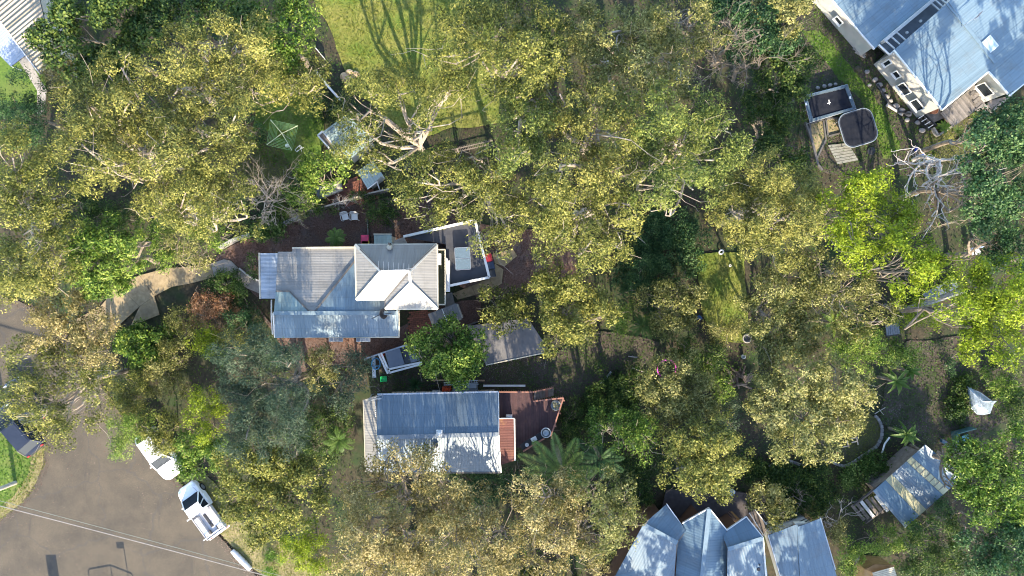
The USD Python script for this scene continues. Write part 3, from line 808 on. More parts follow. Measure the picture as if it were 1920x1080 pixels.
# satellite dish on the low roof
dp = P(719, 588, 3.95)
dish = part(hs, "satellite_dish", lathe([(0, 0), (0.15, 0.02), (0.28, 0.07), (0.38, 0.15), (0.37, 0.16), (0.27, 0.09), (0.14, 0.035), (0, 0.015)], (0, 0, 0), 20).apply_transform(trimesh.transformations.rotation_matrix(0.9, [0, 1, 0.2])).apply_translation(dp + [0, 0, 0.5]), M_DARK, smooth=40)
part(dish, "dish_arm", tube([dp, dp + [-0.05, 0, 0.45], dp + [-0.75, -0.35, 0.55]], 0.025, 6), M_DARK)
part(dish, "dish_arm", tube([dp + [0.05, 0, 0.4], dp + [0.75, 0.0, 0.5]], 0.018, 6), M_DARK)
# window hoods under the south eave
for x in (617, 668):
    hood = part(hs, "window_hood", box(P(x + 13, 635.5, 2.5), (1.05, 0.42, 0.05)), M_WHITE)
    for k in range(3):
        part(hood, "hood_pane", box(P(x + 13, 635.5, 2.5) + [(k - 1) * 0.34, 0, 0.032], (0.29, 0.34, 0.012)), R_CLEAR)
# side gutter pipe at the low roof's end
part(hs, "downpipe", tube([P(509, 562, 2.6), P(509, 600, 2.6), P(511, 625, 2.6), P(511, 626, 0.2)], 0.05, 8), M_WHITE)
# east balcony
zb = 3.0
bal = part(hs, "balcony", px_prism([(820.5, 468), (834.5, 468), (834.5, 571), (822, 571)], zb, zb - 0.2, zb), mat("mossy_deck", (0.07, 0.075, 0.03), (0.04, 0.045, 0.02)))
line_px(bal, "balcony_rail", [(821, 468, zb + 0.95), (835, 468, zb + 0.95), (835, 571, zb + 0.95), (822, 571, zb + 0.95)], 0.09, 0.06, M_GUTTER)
for i in range(36):
    y = 469.5 + i * 2.85
    part(bal, "baluster", beam(P(835, y, zb) + [0.02, 0, 0], P(835, y, zb) + [0.02, 0, 0.93], 0.035), M_GUTTER)
part(hs, "air_conditioner", rbox(P(822.5, 486, 3.6), (0.38, 0.85, 0.62), 0.05), M_WHITE)

# terrace: flat roof with a low white parapet
zt = 2.9
tr = thing("roof_terrace", "dark flat roof terrace with low white parapet walls beside the cream house", "terrace", P(840, 480))
TP = [(757.8, 444.4), (891, 413.8), (917.8, 520), (844.4, 535.6), (836, 535), (836, 458)]
part(tr, "terrace_floor", px_prism(TP, zt, zt - 0.25, zt), mat("dark_membrane", (0.034, 0.036, 0.046), (0.05, 0.052, 0.062), rough=0.55, scale=1.5, detail=8, c3=(0.085, 0.082, 0.08), scale3=1.2, amt3=0.35, bump=0.006))
part(tr, "wall", prism(poly_px(TP, zt).buffer(-0.2, join_style=2), -0.1, zt - 0.26), M_WALLW)
for a, b in (((757.8, 444.4), (800, 434.7)), ((800, 434.7), (845, 424.3)), ((845, 424.3), (891, 413.8)), ((891, 413.8), (904.5, 467)), ((904.5, 467), (917.8, 520)), ((917.8, 520), (880, 528)), ((880, 528), (843, 536))):
    A0, B0 = P(*a, zt), P(*b, zt)
    d = (B0 - A0) / np.linalg.norm(B0 - A0)
    pw = part(tr, "parapet", beam(A0 + d * 0.004 + [0, 0, 0.2], B0 - d * 0.004 + [0, 0, 0.2], 0.13, 0.42), M_WALLW)
    part(pw, "coping", beam(A0 + d * 0.006 + [0, 0, 0.435], B0 - d * 0.006 + [0, 0, 0.435], 0.18, 0.045), M_WHITE)
part(tr, "side_slab", px_prism([(738.5, 451), (757, 444.5), (764, 458), (738.5, 458)], 2.6, 2.35, 2.6), M_CONCG)
line_px(tr, "handrail", [(838, 485, zt + 0.9), (841, 545, zt + 0.6)], 0.10, 0.05, M_WHITE)
line_px(tr, "handrail", [(833.5, 467, zt + 0.95), (838, 500, zt + 0.95)], 0.06, 0.05, M_WHITE)
bench = thing("white_bench", "long white bench against the balcony side of the dark terrace", "bench", P(839, 518, zt))
part(bench, "seat", rbox(P(839.5, 518, zt + 0.45), (0.34, 2.3, 0.06), 0.02), M_WHITE)
for yy in (-1.0, 1.0):
    part(bench, "leg", box(P(839.5, 518, zt + 0.21) + [0, yy, 0], (0.3, 0.07, 0.42)), M_WHITE)
# glass table
tp = P(868.8, 485.6, zt)
tb = thing("glass_table", "rounded glass patio table with crossed metal frame on dark terrace", "table", tp)
gp = sg.box(-0.46, -0.72, 0.46, 0.72).buffer(0.09)
gp = affinity.rotate(gp, math.degrees(0.06))
part(tb, "table_top", prism(affinity.translate(gp, tp[0], tp[1]), zt + 0.70, zt + 0.712), usdkit.material(stage, "/World/Looks/table_glass", {"p": ("principled_bsdf", {"base_color": (0.12, 0.17, 0.21), "roughness": 0.12, "alpha": 0.75})}, [], surface="p.BSDF"))
fr = np.array(gp.exterior.coords)[::3]
part(tb, "frame", cat_mesh([beam(np.r_[a + tp[:2], zt + 0.715], np.r_[b + tp[:2], zt + 0.715], 0.03) for a, b in zip(fr[:-1], fr[1:])]), M_STEEL)
for sx, sy in ((-1, -1), (1, -1), (-1, 1), (1, 1)):
    part(tb, "leg", tube([tp + [sx * 0.47, sy * 0.72, 0.70], tp + [sx * 0.2, sy * 0.3, 0.69], tp + [sx * 0.42, sy * 0.66, 0.0]], 0.018, 6), M_STEEL)
part(tb, "crossbar", beam(tp + [-0.52, 0.03, 0.722], tp + [0.52, -0.03, 0.722], 0.02), M_STEEL)

# small roofs, bins and sheds round the main house
sb = thing("lean_to_shed", "small green corrugated lean-to roof against the back of the cream house", "shed", P(718, 448))
roof(sb, [(701, 439.5, 2.4), (734, 439.5, 2.4), (734.5, 458.5, 2.6), (701.5, 458.5, 2.6)], (0, 1), R_GREEN, 0.38)
px_walls(sb, [(701, 439.5), (734, 439.5), (734.5, 458.5), (701.5, 458.5)], 2.4, 2.28, 0.08, M_WALL)
line_px(sb, "gutter", [(700.5, 439, 2.4), (734.8, 439, 2.4)], 0.08, 0.09, M_GUTTER)


def wheelie_bin(px, py, lid_mat, label, body_mat=None, rz=0.0, z=0.0):
    p = P(px, py, 1.0); p[2] = z
    b = thing("wheelie_bin", label, "bin", p)
    T = trimesh.transformations.rotation_matrix(rz, [0, 0, 1])
    pr = np.array([[-.22, -.25, .08], [.22, -.25, .08], [.22, .25, .08], [-.22, .25, .08], [-.28, -.32, .98], [.28, -.32, .98], [.28, .32, .98], [-.28, .32, .98]])
    m = trimesh.convex.convex_hull(pr); m.apply_transform(T); m.apply_translation(p)
    part(b, "body", m, body_mat or mat("bin_green", (0.03, 0.05, 0.035), rough=0.5))
    m = rbox((0, 0, 1.01), (0.60, 0.70, 0.07), 0.03); m.apply_transform(T); m.apply_translation(p)
    part(b, "lid", m, lid_mat)
    m = beam((-0.26, 0.40, 0.98), (0.26, 0.40, 0.98), 0.03); m = (m[0] @ T[:3, :3].T + p, m[1])
    part(b, "handle", m, M_DARK)
    for s in (-1, 1):
        w = trimesh.creation.cylinder(0.1, 0.05, sections=14); w.apply_transform(trimesh.transformations.rotation_matrix(math.pi / 2, [0, 1, 0])); w.apply_translation((s * 0.25, 0.27, 0.1)); w.apply_transform(T); w.apply_translation(p)
        part(b, "wheel", w, M_DARK)


wheelie_bin(684, 449, mat("pink_lid", (0.55, 0.05, 0.13), (0.48, 0.04, 0.11), rough=0.4), "wheelie bin with pink-red lid beside the cream house wall")
wheelie_bin(685, 460, mat("yellow_lid", (0.75, 0.55, 0.03), rough=0.4), "wheelie bin with yellow lid tucked under the cream house eave")
wheelie_bin(915.5, 484, mat("crimson_lid", (0.45, 0.03, 0.05), rough=0.4), "wheelie bin with crimson lid outside the terrace parapet", rz=0.25)
wheelie_bin(919.5, 498, mat("navy_lid", (0.02, 0.035, 0.08), rough=0.4), "dark navy wheelie bin by terrace parapet, next to the crimson lid", mat("bin_navy", (0.02, 0.03, 0.06), rough=0.5), 0.25)
wheelie_bin(921.5, 512, mat("black_lid", (0.015, 0.02, 0.03), rough=0.4), "black wheelie bin at the terrace corner above the concrete path", mat("bin_navy", (0.02, 0.03, 0.06)), 0.25)

s2 = thing("garden_shed", "small pale garden shed with flat panelled roof beside the red brick path", "shed", P(834, 594))
roof(s2, [(802, 589, 2.3), (855.5, 568.4, 2.4), (867, 598.4, 2.4), (814.4, 620, 2.3)], (12, 31), R_GREY, 0.42)
px_walls(s2, [(802, 589), (855.5, 568.4), (867, 598.4), (814.4, 620)], 2.3, 2.18, 0.07, M_WALLW)
line_px(s2, "ridge_cap", [(828.7, 578.8, 2.37), (840.7, 609.5, 2.37)], 0.06, 0.03, M_WHITE)

# dark panelled shed roof with white steel frame
s3 = thing("solar_shelter", "low shelter with two slate-blue panels and long white beams beside the paling fence", "shelter", P(742, 674))
M_PANEL = mat("slate_panel", (0.125, 0.145, 0.175), (0.10, 0.115, 0.145), rough=0.35, scale=1.5)
zz = 1.5
for q in ([(722, 661), (749.5, 652.5), (758.6, 683.4), (729.7, 690)], [(762, 648.6), (779, 643), (787, 676), (770.7, 680.3)]):
    part(s3, "panel", px_prism(q, zz, zz - 0.05, zz), M_PANEL)
part(s3, "under_panel", px_prism([(749.5, 652.5), (762, 648.6), (770.7, 680.3), (758.6, 683.4)], zz - 0.2, zz - 0.26, zz - 0.2), mat("dark_panel", (0.03, 0.035, 0.04), rough=0.4))
for a, b in (((709.6, 663), (727.4, 700.8)), ((714.5, 662), (731, 698.5)), ((725, 693), (791, 679)), ((730, 699), (790.5, 682.5))):
    part(s3, "beam", beam(P(*a, zz - 0.1), P(*b, zz - 0.1), 0.14, 0.1), M_WHITE)
for q in ((711, 664), (728, 699), (790, 681), (775, 645)):
    part(s3, "post", beam(P(*q, 0), P(*q, zz - 0.16), 0.08), M_WHITE)
solo("gas_bottle", "small red canister standing in the corner under the white-beamed shelter", "canister", lathe([(0, 0), (0.16, 0), (0.17, 0.1), (0.17, 0.42), (0.1, 0.52), (0.05, 0.6), (0, 0.6)], P(718, 664.5, 0.0), 14), mat("red_canister", (0.5, 0.06, 0.04), rough=0.4), smooth=40)

# big flat-roofed shed
s4 = thing("long_shed", "long shed with smooth pale taupe flat roof between two green trees", "shed", P(955, 645))
R_TAUPE = mat("taupe_membrane", (0.135, 0.128, 0.126), (0.105, 0.100, 0.100), rough=0.7, scale=0.9, detail=6, c3=(0.075, 0.072, 0.072), scale3=0.6, amt3=0.45, bump=0.01)
roof(s4, [(876, 611, 2.7), (990, 597, 2.7), (1031, 659, 2.6), (911, 684, 2.6)], (30, 75), R_TAUPE, 2.3)
px_walls(s4, [(876, 611), (990, 597), (1031, 659), (911, 684)], 2.7, 2.5, 0.12, M_TIMBER)
line_px(s4, "gutter", [(911, 684.5, 2.6), (1031, 659.5, 2.6)], 0.07, 0.10, M_GUTTER)

# ------------------------------------------------------------------ second house with the red deck
h2 = thing("house", "house with long blue-grey gabled roof and rusty annex beside the red deck", "house", P(815, 812))
e, rg = 4.0, 4.9
roof(h2, [(707.5, 740, e), (934, 735, e), (934.6, 814, rg), (706.5, 819.8, rg)], (0, 1), R_H2, 0.76)
roof(h2, [(706.5, 820.6, rg), (934.6, 814.8, rg), (938.8, 885.6, e - .1), (712.7, 885.6, e - .1)], (0, 1), R_H2, 0.76)
roof(h2, [(681.5, 750, 3.6), (707, 741, 3.75), (706, 819.8, 3.9), (712, 885.4, 3.75), (685.6, 884.6, 3.6)], (1, 0), R_CREAM, 0.76)
line_px(h2, "ridge_cap", [(706.5, 820.2, rg + .03), (934.6, 814.4, rg + .03)], 0.30, 0.05, mat("ridge_grey", (0.19, 0.22, 0.25)))
line_px(h2, "flashing", [(708.5, 753, e + .08), (933, 749, e + .08)], 0.07, 0.02, mat("ridge_grey", (0.19, 0.22, 0.25)), dz=0.02)
line_px(h2, "gutter", [(707.5, 739.4, e), (934, 734.4, e)], 0.11, 0.11, M_STEEL, dz=-0.03)
line_px(h2, "gutter", [(712.7, 886.2, e - .1), (939, 886.2, e - .1)], 0.11, 0.11, M_GUTDARK, dz=-0.03)
line_px(h2, "barge_board", [(935, 735, e), (935.4, 814.5, rg), (939.6, 885.6, e - .1)], 0.05, 0.18, M_WHITE, dz=-0.04)
line_px(h2, "barge_board", [(681, 750, 3.6), (685.2, 884.6, 3.6)], 0.05, 0.14, M_GUTTER, dz=-0.03)
px_walls(h2, [(707.5, 740), (934, 735), (938.8, 885.6), (712.7, 885.6)], e, 3.85, 0.4, M_WALL)
px_walls(h2, [(684, 750), (707.5, 742), (712, 884), (687, 884)], 3.6, 3.45, 0.3, M_WALL)
v2 = P(824, 811.5, rg)
vb = part(h2, "skylight", box(v2 + [0, 0, 0.08], (0.42, 0.45, 0.14)), M_WHITE)
part(vb, "skylight_dome", lathe([(0, 0.2), (0.1, 0.19), (0.16, 0.12), (0.18, 0.0), (0, 0.0)], v2 + [0, -0.03, 0.15], 16), M_WHITE, smooth=40)
v3 = P(817, 833.5, rg - 0.25)
vv = part(h2, "roof_vent", lathe([(0, 0.42), (0.1, 0.41), (0.2, 0.32), (0.21, 0.22), (0.16, 0.12), (0.13, 0.1), (0.13, -0.1), (0, -0.1)], v3, 18), M_DARK, smooth=40)
for k in range(10):
    a = k * math.pi / 5
    part(vv, "vent_blade", beam(v3 + [0.205 * math.cos(a), 0.205 * math.sin(a), 0.14], v3 + [0.14 * math.cos(a + .3), 0.14 * math.sin(a + .3), 0.40], 0.03, 0.006), M_STEEL)
# annex
roof(h2, [(935.8, 785.6, 3.0), (963.7, 785.6, 2.9), (964.8, 863.7, 2.9), (938.8, 872, 3.0)], (1, 0), R_RUST, 0.76)
line_px(h2, "gutter", [(964.6, 785, 2.9), (965.6, 863.7, 2.9)], 0.10, 0.10, M_WHITE)
line_px(h2, "gutter", [(936, 784.5, 3.0), (964, 784.5, 2.9)], 0.06, 0.08, M_WHITE)
px_walls(h2, [(935.8, 785.6), (963.7, 785.6), (964.8, 863.7), (938.8, 872)], 2.9, 2.78, 0.12, M_WALL)
part(h2, "air_conditioner", rbox(P(954.5, 783, 1.9), (0.48, 0.4, 0.75), 0.04), M_WHITE)
# tangle of pipes at the verandah corner
for q in ([(690, 749, 3.85), (703, 745, 4.0), (717, 740, 4.15)], [(692, 753, 3.8), (702, 748, 4.2), (716, 747.5, 4.2)], [(700, 745, 3.9), (704, 754, 3.9), (706, 768, 3.9)], [(694, 746, 3.8), (697, 740, 3.5), (700, 739, 3.0)]):
    part(h2, "pipe", tube([P(*k) for k in q], 0.035, 6), M_STEEL)
for k in range(6):
    part(h2, "roof_stud", rbox(P(704.6, 763 + k * 3.4, 3.95), (0.09, 0.07, 0.05), 0.02), M_WHITE)

# deck with boards, stairs and rails
dk = thing("deck", "red-stained timber deck with stairs and rails at the gable end of the blue-grey house", "deck", P(995, 775))
zd = 1.5
DP = poly_px([(936.5, 735.6), (999, 735.6), (1000, 752), (1056, 746), (1032.5, 818), (966, 843), (966, 785), (936.5, 784)], zd)
part(dk, "joist_frame", prism(DP.buffer(-0.06), zd - 0.28, zd - 0.04), M_TIMBER)
x0, y0, x1, y1 = DP.bounds
x = x0; k = 0
while x < x1:
    s = DP.intersection(sg.box(x + .004, y0 - 1, x + 0.116, y1 + 1))
    for s1 in getattr(s, "geoms", [s]):
        if s1.geom_type == "Polygon" and s1.area > .003:
            part(dk, "board", prism(s1, zd - 0.03, zd + 0.002 * ((k * 7) % 3)), M_DECKRED[(k * 5 + k // 3) % 3])
    x += 0.12; k += 1
for i in range(7):                     # stairs going down to the east
    xx = 1001 + i * 5.6
    part(dk, "stair_tread", px_prism([(xx, 735.5 - i * 0.9), (xx + 5.0, 734.6 - i * 0.9), (xx + 5.2, 749.5 - i * 0.5), (xx + 0.2, 750 - i * 0.5)], 1.3, 1.3 - i * 0.19, 1.35 - i * 0.19), M_TIMBER if i != 4 else M_REDWOOD)


def railing(parent, pts, z0, m, posts=0.13, hgt=0.95, w=0.06, cap=0.10, zend=None):
    for a, b in zip(pts[:-1], pts[1:]):
        A0, B0 = P(*a, z0 + hgt), P(*b, z0 + hgt)
        if zend is not None:
            B0 = P(*b, zend + hgt)
        L = np.linalg.norm(B0 - A0); n = max(2, int(L / posts))
        part(parent, "handrail", beam(A0, B0, cap, 0.045), m)
        d = (B0 - A0) / L
        for i in range(n + 1):
            t = i / n
            q = A0 + (B0 - A0) * t
            part(parent, "baluster", beam(q - [0, 0, 0.03], q - [0, 0, hgt - 0.02], 0.035, 0.035), m)


railing(dk, [(1000, 752.5), (1056.5, 746.2)], zd, M_REDWOOD, 0.17)
railing(dk, [(936, 735), (999, 735.2)], zd, M_REDWOOD, 0.17)
railing(dk, [(999, 735.2), (1038, 727)], zd, M_REDWOOD, 0.17, zend=0.3)
line_px(dk, "handrail", [(1056.5, 746.2, zd + .95), (1033, 818, zd + .95)], 0.10, 0.05, M_REDWOOD)
for t in (0.02, 0.35, 0.68, 0.98):
    q = P(1056.5 + (1033 - 1056.5) * t, 746.2 + (818 - 746.2) * t, zd)
    part(dk, "rail_post", beam(q, q + [0, 0, 0.93], 0.09), M_REDWOOD)
line_px(dk, "wire", [(1056.3, 746.5, zd + .6), (1033, 817, zd + .6)], 0.012, 0.012, M_STEEL)
for q in ((1054, 748), (1034, 814), (1000, 829), (968, 841), (998, 752), (968, 740)):
    part(dk, "deck_post", beam(P(*q, 0.0), P(*q, zd - 0.29), 0.1), M_TIMBER)
bn = thing("deck_bench", "dark built-in bench with white cushion along the slanting deck edge", "bench", P(1000, 822, zd))
a0, b0 = P(977, 839, zd + 0.42), P(1017, 815, zd + 0.42)
part(bn, "seat", beam(a0, b0, 0.48, 0.06), M_DARK)
part(bn, "backrest", beam(a0 + [0.14, -0.22, 0.25], b0 + [0.14, -0.22, 0.25], 0.05, 0.45), M_REDWOOD)
for t in (0.1, 0.9):
    q = a0 + (b0 - a0) * t
    part(bn, "leg", beam(q - [0, 0, 0.03], q - [0, 0, 0.42], 0.3, 0.06), M_DARK)
solo("cushion", "pale rectangular cushion lying on the dark deck bench", "cushion", rbox(P(1001, 823.5, zd + 0.5), (0.45, 0.33, 0.1), 0.045, 0.45), M_WHITE, smooth=50)
solo("plate", "small white round plate at the low end of the dark deck bench", "plate", lathe([(0, 0.02), (0.1, 0.02), (0.15, 0.05), (0.155, 0.045), (0.1, 0.0), (0, 0.0)], P(988, 834, zd + 0.45), 18), M_WHITE, smooth=40)
sp = P(1023, 808.5, zd)
st = thing("spa_pot", "grey round tub with pale rim in the far corner of the red deck", "tub", sp)
part(st, "body", lathe([(0, 0.05), (0.28, 0.05), (0.34, 0.3), (0.36, 0.6), (0.33, 0.6), (0.30, 0.3), (0.26, 0.12), (0, 0.12)], sp, 24), mat("tub_grey", (0.25, 0.28, 0.31), rough=0.4), smooth=40)
part(st, "rim", trimesh.creation.torus(0.355, 0.035, major_sections=28, minor_sections=8).apply_translation(sp + [0, 0, 0.6]), mat("rim_pale", (0.5, 0.55, 0.58), rough=0.35), smooth=True)
part(st, "inner_pot", lathe([(0, 0.2), (0.16, 0.2), (0.2, 0.5), (0.23, 0.62), (0.2, 0.62), (0.17, 0.5), (0, 0.4)], sp, 20), mat("rim_pale", (0.5, 0.55, 0.58)), smooth=40)
pp = P(1041.5, 758.5, zd)
pt = thing("flower_tub", "round planter tub of bare stems beside the deck stairs", "planter", pp)
part(pt, "tub", lathe([(0, 0.02), (0.3, 0.02), (0.36, 0.2), (0.38, 0.42), (0.34, 0.42), (0.32, 0.3), (0, 0.3)], pp, 24), mat("tub_grey", (0.25, 0.28, 0.31)), smooth=40)
rg_ = np.random.default_rng(4)
vv_, ff_ = leaves_mesh(pp + np.c_[rg_.normal(0, 0.16, (140, 2)), rg_.uniform(0.3, 0.6, 140)], rg_.normal(size=(140, 3)), 0.10, 0.05, rg_)
part(pt, "foliage", (vv_, ff_), L_PALE, tint=np.repeat(rg_.uniform(0.2, 0.9, 140), 4))

# ------------------------------------------------------------------ bottom house with three gabled wings
h3 = thing("house", "house with three pointed steel-blue gables round a dark courtyard", "house", P(1310, 1030))
V, G = 4.3, 5.15
roof(h3, [(1250, 946, V), (1284, 995, V), (1270, 1017, G), (1206, 982.5, G)], (60, -55), R_MID, 0.76)
roof(h3, [(1206, 983.5, G), (1270, 1018, G), (1263, 1062, V), (1260, 1160, V), (1110, 1160, V)], (-40, 85), R_MID, 0.76)
roof(h3, [(1329, 954, G), (1280, 982, V), (1284, 995, V), (1270, 1017, V), (1262, 1160, V), (1307, 1160, G)], (1, 0.2), R_MID, 0.76)
roof(h3, [(1329.8, 954, G), (1362, 995, V), (1356, 1010, V), (1364, 1030, V), (1360, 1160, V), (1308, 1160, G)], (1, 0.1), R_MID, 0.76)
roof(h3, [(1399, 970, V), (1362.6, 995, V), (1357, 1010, V), (1364.6, 1029, G), (1430, 1008.5, G)], (30, 70), R_MID, 0.76)
roof(h3, [(1364.6, 1030, G), (1430, 1009.8, G), (1437, 1080, V), (1442, 1160, V), (1361, 1160, V)], (25, 75), R_MID, 0.76)
M_CAPB = mat("blue_cap", (0.15, 0.215, 0.265))
for a, b in (((1206, 983, G), (1270, 1017.5, G)), ((1329.4, 954, G), (1307.5, 1160, G)), ((1364.6, 1029.5, G), (1430, 1009.2, G))):
    line_px(h3, "ridge_cap", [a, b], 0.30, 0.05, M_CAPB, dz=0.03)
line_px(h3, "ridge_cap", [(1150, 1083, V + .35), (1264, 1055, V + .35)], 0.22, 0.05, M_CAPB, dz=0.03)
for q in ([(1284, 995, V), (1270, 1017.5, V + .3), (1263, 1062, V)], [(1362, 995, V), (1356.5, 1010, V), (1364.3, 1030, V + .3)]):
    line_px(h3, "valley_gutter", q, 0.11, 0.03, M_GUTDARK, dz=0.03)
for q in ([(1250, 945, V), (1285, 994, V)], [(1329, 953, G), (1280, 981, V)], [(1330, 953, G), (1363, 994, V)], [(1399, 969, V), (1363, 994, V)], [(1399.5, 969, V), (1431, 1008, G), (1443, 1160, V)]):
    line_px(h3, "barge_board", q, 0.07, 0.16, M_WHITE, dz=-0.05)
W3 = sg.Polygon([P2(*q) for q in ((1206, 983, G), (1250, 946, V), (1284, 994, V), (1329, 954, G), (1362, 994, V), (1399, 970, V), (1430, 1009, G), (1441, 1158, V), (1112, 1158, V))]).buffer(-0.75, join_style=2)
part(h3, "wall", prism(W3, -0.1, 4.15), mat("brown_timber_wall", (0.11, 0.055, 0.032), (0.08, 0.04, 0.025), rough=0.7, scale=3.0))
vp = P(1420, 1065, 4.5)
part(h3, "roof_vent", lathe([(0, 0.3), (0.12, 0.28), (0.16, 0.15), (0.13, 0.0), (0.1, -0.2), (0, -0.2)], vp, 16), M_DARK, smooth=40)
part(h3, "roof_vent", tube([vp + [0.05, 0.35, -0.2], vp + [0.05, 0.35, 0.35]], 0.06, 10), M_DARK)
# courtyard
cy = solo("courtyard_deck_floor", None, None, px_prism([(1250, 920), (1330, 915), (1400, 925), (1440, 965), (1430, 1010), (1360, 1000), (1280, 1000), (1240, 960)], 0.3, 0.05, 0.30), mat("dark_paving", (0.05, 0.042, 0.045), (0.075, 0.065, 0.065), rough=0.8, scale=2.5), kind="structure")
pg = thing("timber_screen", "ochre timber screen walls inside the gabled house courtyard", "screen", P(1370, 975))
M_OCHRE = mat("ochre_timber", (0.40, 0.25, 0.10), (0.30, 0.18, 0.07), rough=0.7)
for a, b, m, h in (((1352, 975), (1370, 958), M_REDWOOD, 2.5), ((1370, 958), (1385, 974), M_OCHRE, 2.3), ((1352, 976), (1366, 991), M_OCHRE, 2.3)):
    A0, B0 = P(*a, 0.3), P(*b, 0.3)
    L = np.linalg.norm(B0 - A0); n = int(L / 0.14)
    for i in range(n):
        t = (i + 0.5) / n
        q = A0 + (B0 - A0) * t
        part(pg, "plank", beam(q, q + [0, 0, h], 0.12, 0.03, up=(B0 - A0) / L), m)
    part(pg, "top_rail", beam(A0 + [0, 0, h + 0.02], B0 + [0, 0, h + 0.02], 0.10, 0.05), m)
px_seat = thing("courtyard_bench", "slatted ochre bench in the courtyard corner under the gables", "bench", P(1377, 984))
for k in range(6):
    part(px_seat, "slat", beam(P(1364 + k * 2.6, 990 - k * 0.2, 0.75), P(1382 + k * 2.2, 974 + k * 1.2, 0.75), 0.09, 0.03), M_OCHRE)
for q in ((1368, 988), (1390, 978)):
    part(px_seat, "leg", beam(P(*q, 0.3), P(*q, 0.73), 0.08), M_OCHRE)
ld = thing("side_ramp", "sunlit timber landing with white handrails between gabled house and garage", "landing", P(1418, 975))
part(ld, "landing_floor", px_prism([(1405, 962), (1415, 955), (1440, 990), (1430, 1003)], 0.8, 0.7, 0.8), M_TIMBER)
for a, b in (((1405, 962), (1432, 1004)), ((1416, 956), (1444, 992))):
    line_px(ld, "handrail", [(*a, 1.7), (*b, 1.7)], 0.07, 0.05, M_WHITE)
    for t in (0, 0.5, 1):
        q = (a[0] + (b[0] - a[0]) * t, a[1] + (b[1] - a[1]) * t)
        part(ld, "rail_post", beam(P(*q, 0), P(*q, 1.66), 0.07), M_WHITE)
for k in range(7):
    part(ld, "step_tread", px_prism([(1430 + k * 2.6, 983 - k * 1.6), (1432 + k * 2.6, 982 - k * 1.6), (1436 + k * 2.6, 988 - k * 1.6), (1434 + k * 2.6, 989 - k * 1.6)], 0.7, 0.62, 0.68), M_WHITE)
solo("blue_tarp", "crumpled blue plastic sheet at the edge of the dark courtyard", "tarp", trimesh.creation.icosphere(2, 0.25).apply_transform(np.diag([1.3, 1.0, 0.5, 1])).apply_translation(P(1371, 923, 0.4)), mat("blue_plastic", (0.12, 0.30, 0.62), (0.5, 0.55, 0.65), scale=9), smooth=False)

# garage beside it
g1 = thing("garage", "garage with square steel-blue lean-to roof beside the three-gabled house", "garage", P(1502, 1025))
roof(g1, [(1441, 1003, 3.2), (1494, 983, 3.35), (1502, 1160, 3.0), (1487, 1160, 3.0)], (15, 80), R_MID, 0.76)
roof(g1, [(1494.6, 982.6, 3.35), (1497, 988, 3.35), (1537.5, 971, 3.2), (1566, 1068, 3.2), (1575, 1100, 3.0), (1503, 1150, 3.0)], (20, 80), R_MID, 0.76)
px_walls(g1, [(1442, 1003), (1494, 985), (1537, 972), (1565, 1068), (1570, 1110), (1500, 1150), (1486, 1150)], 3.1, 2.85, 0.45, M_WALLW)
line_px(g1, "barge_board", [(1440, 1003, 3.2), (1486, 1160, 3.0)], 0.06, 0.13, M_STEEL, dz=-0.03)
line_px(g1, "barge_board", [(1538, 970.5, 3.2), (1566.5, 1068, 3.2)], 0.06, 0.13, M_STEEL, dz=-0.03)
part(g1, "white_box", rbox(P(1499, 984, 2.5), (0.9, 0.4, 0.4), 0.04), M_WHITE)
line_px(g1, "handrail", [(1484, 985, 2.0), (1516, 970, 2.0)], 0.05, 0.05, M_DARK)
line_px(g1, "handrail", [(1490, 990, 2.0), (1518, 974, 2.0)], 0.05, 0.05, M_DARK)

# ------------------------------------------------------------------ shed with the wavy roof
s5 = thing("wavy_roof_shed", "shed with curved slate roof and two yellowed translucent strips", "shed", P(1712, 905))
Lc0, Lc1 = np.array([1637.0, 921.0]), np.array([1735.0, 833.5])
Rc0, Rc1 = np.array([1697.0, 990.0]), np.array([1808.0, 893.0])
ts = np.linspace(0, 1, 25)
zw = 2.5 + 0.32 * ts + 0.16 * np.sin(ts * 4 * np.pi + 0.6)
bands = [(0, 0.24, R_MID), (0.24, 0.36, R_YEL), (0.36, 0.64, R_MID), (0.64, 0.74, R_YEL), (0.74, 1.0, R_MID)]
for t0, t1, m in bands:
    tt = np.linspace(t0 + 0.002, t1 - 0.002, 7)
    nd = 6
    v, uv = [], []
    for t in tt:
        z = np.interp(t, ts, zw)
        for k in range(nd + 1):
            s = k / nd
            q = (Lc0 + (Lc1 - Lc0) * t) * (1 - s) + (Rc0 + (Rc1 - Rc0) * t) * s
            v.append(P(q[0], q[1], z + 0.008 * (m is R_YEL))); uv.append((t * 5.4, s * 3.8))
    v = np.array(v); nv = len(v)
    f = []
    w = nd + 1
    for i in range(len(tt) - 1):
        for k in range(nd):
            a = i * w + k
            f += [[a, a + 1, a + w + 1], [a, a + w + 1, a + w]]
    f = np.array(f)
    if np.cross(v[f[0, 1]] - v[f[0, 0]], v[f[0, 2]] - v[f[0, 0]])[2] < 0:
        f = f[:, ::-1]
    v2_ = np.vstack([v, v - [0, 0, 0.03]])
    edge = []
    ring = [k for k in range(w)] + [i * w + nd for i in range(1, len(tt))] + [(len(tt) - 1) * w + k for k in range(nd - 1, -1, -1)] + [i * w for i in range(len(tt) - 2, 0, -1)]
    for a, b in zip(ring, ring[1:] + ring[:1]):
        edge += [[a, b, b + nv], [a, b + nv, a + nv]]
    part(s5, "roof_sheet", (v2_, np.vstack([f, f[:, ::-1] + nv, edge])), m, smooth=35 if False else False, uv=np.vstack([uv, uv]))
for t in np.linspace(0.65, 0.73, 2):
    pass
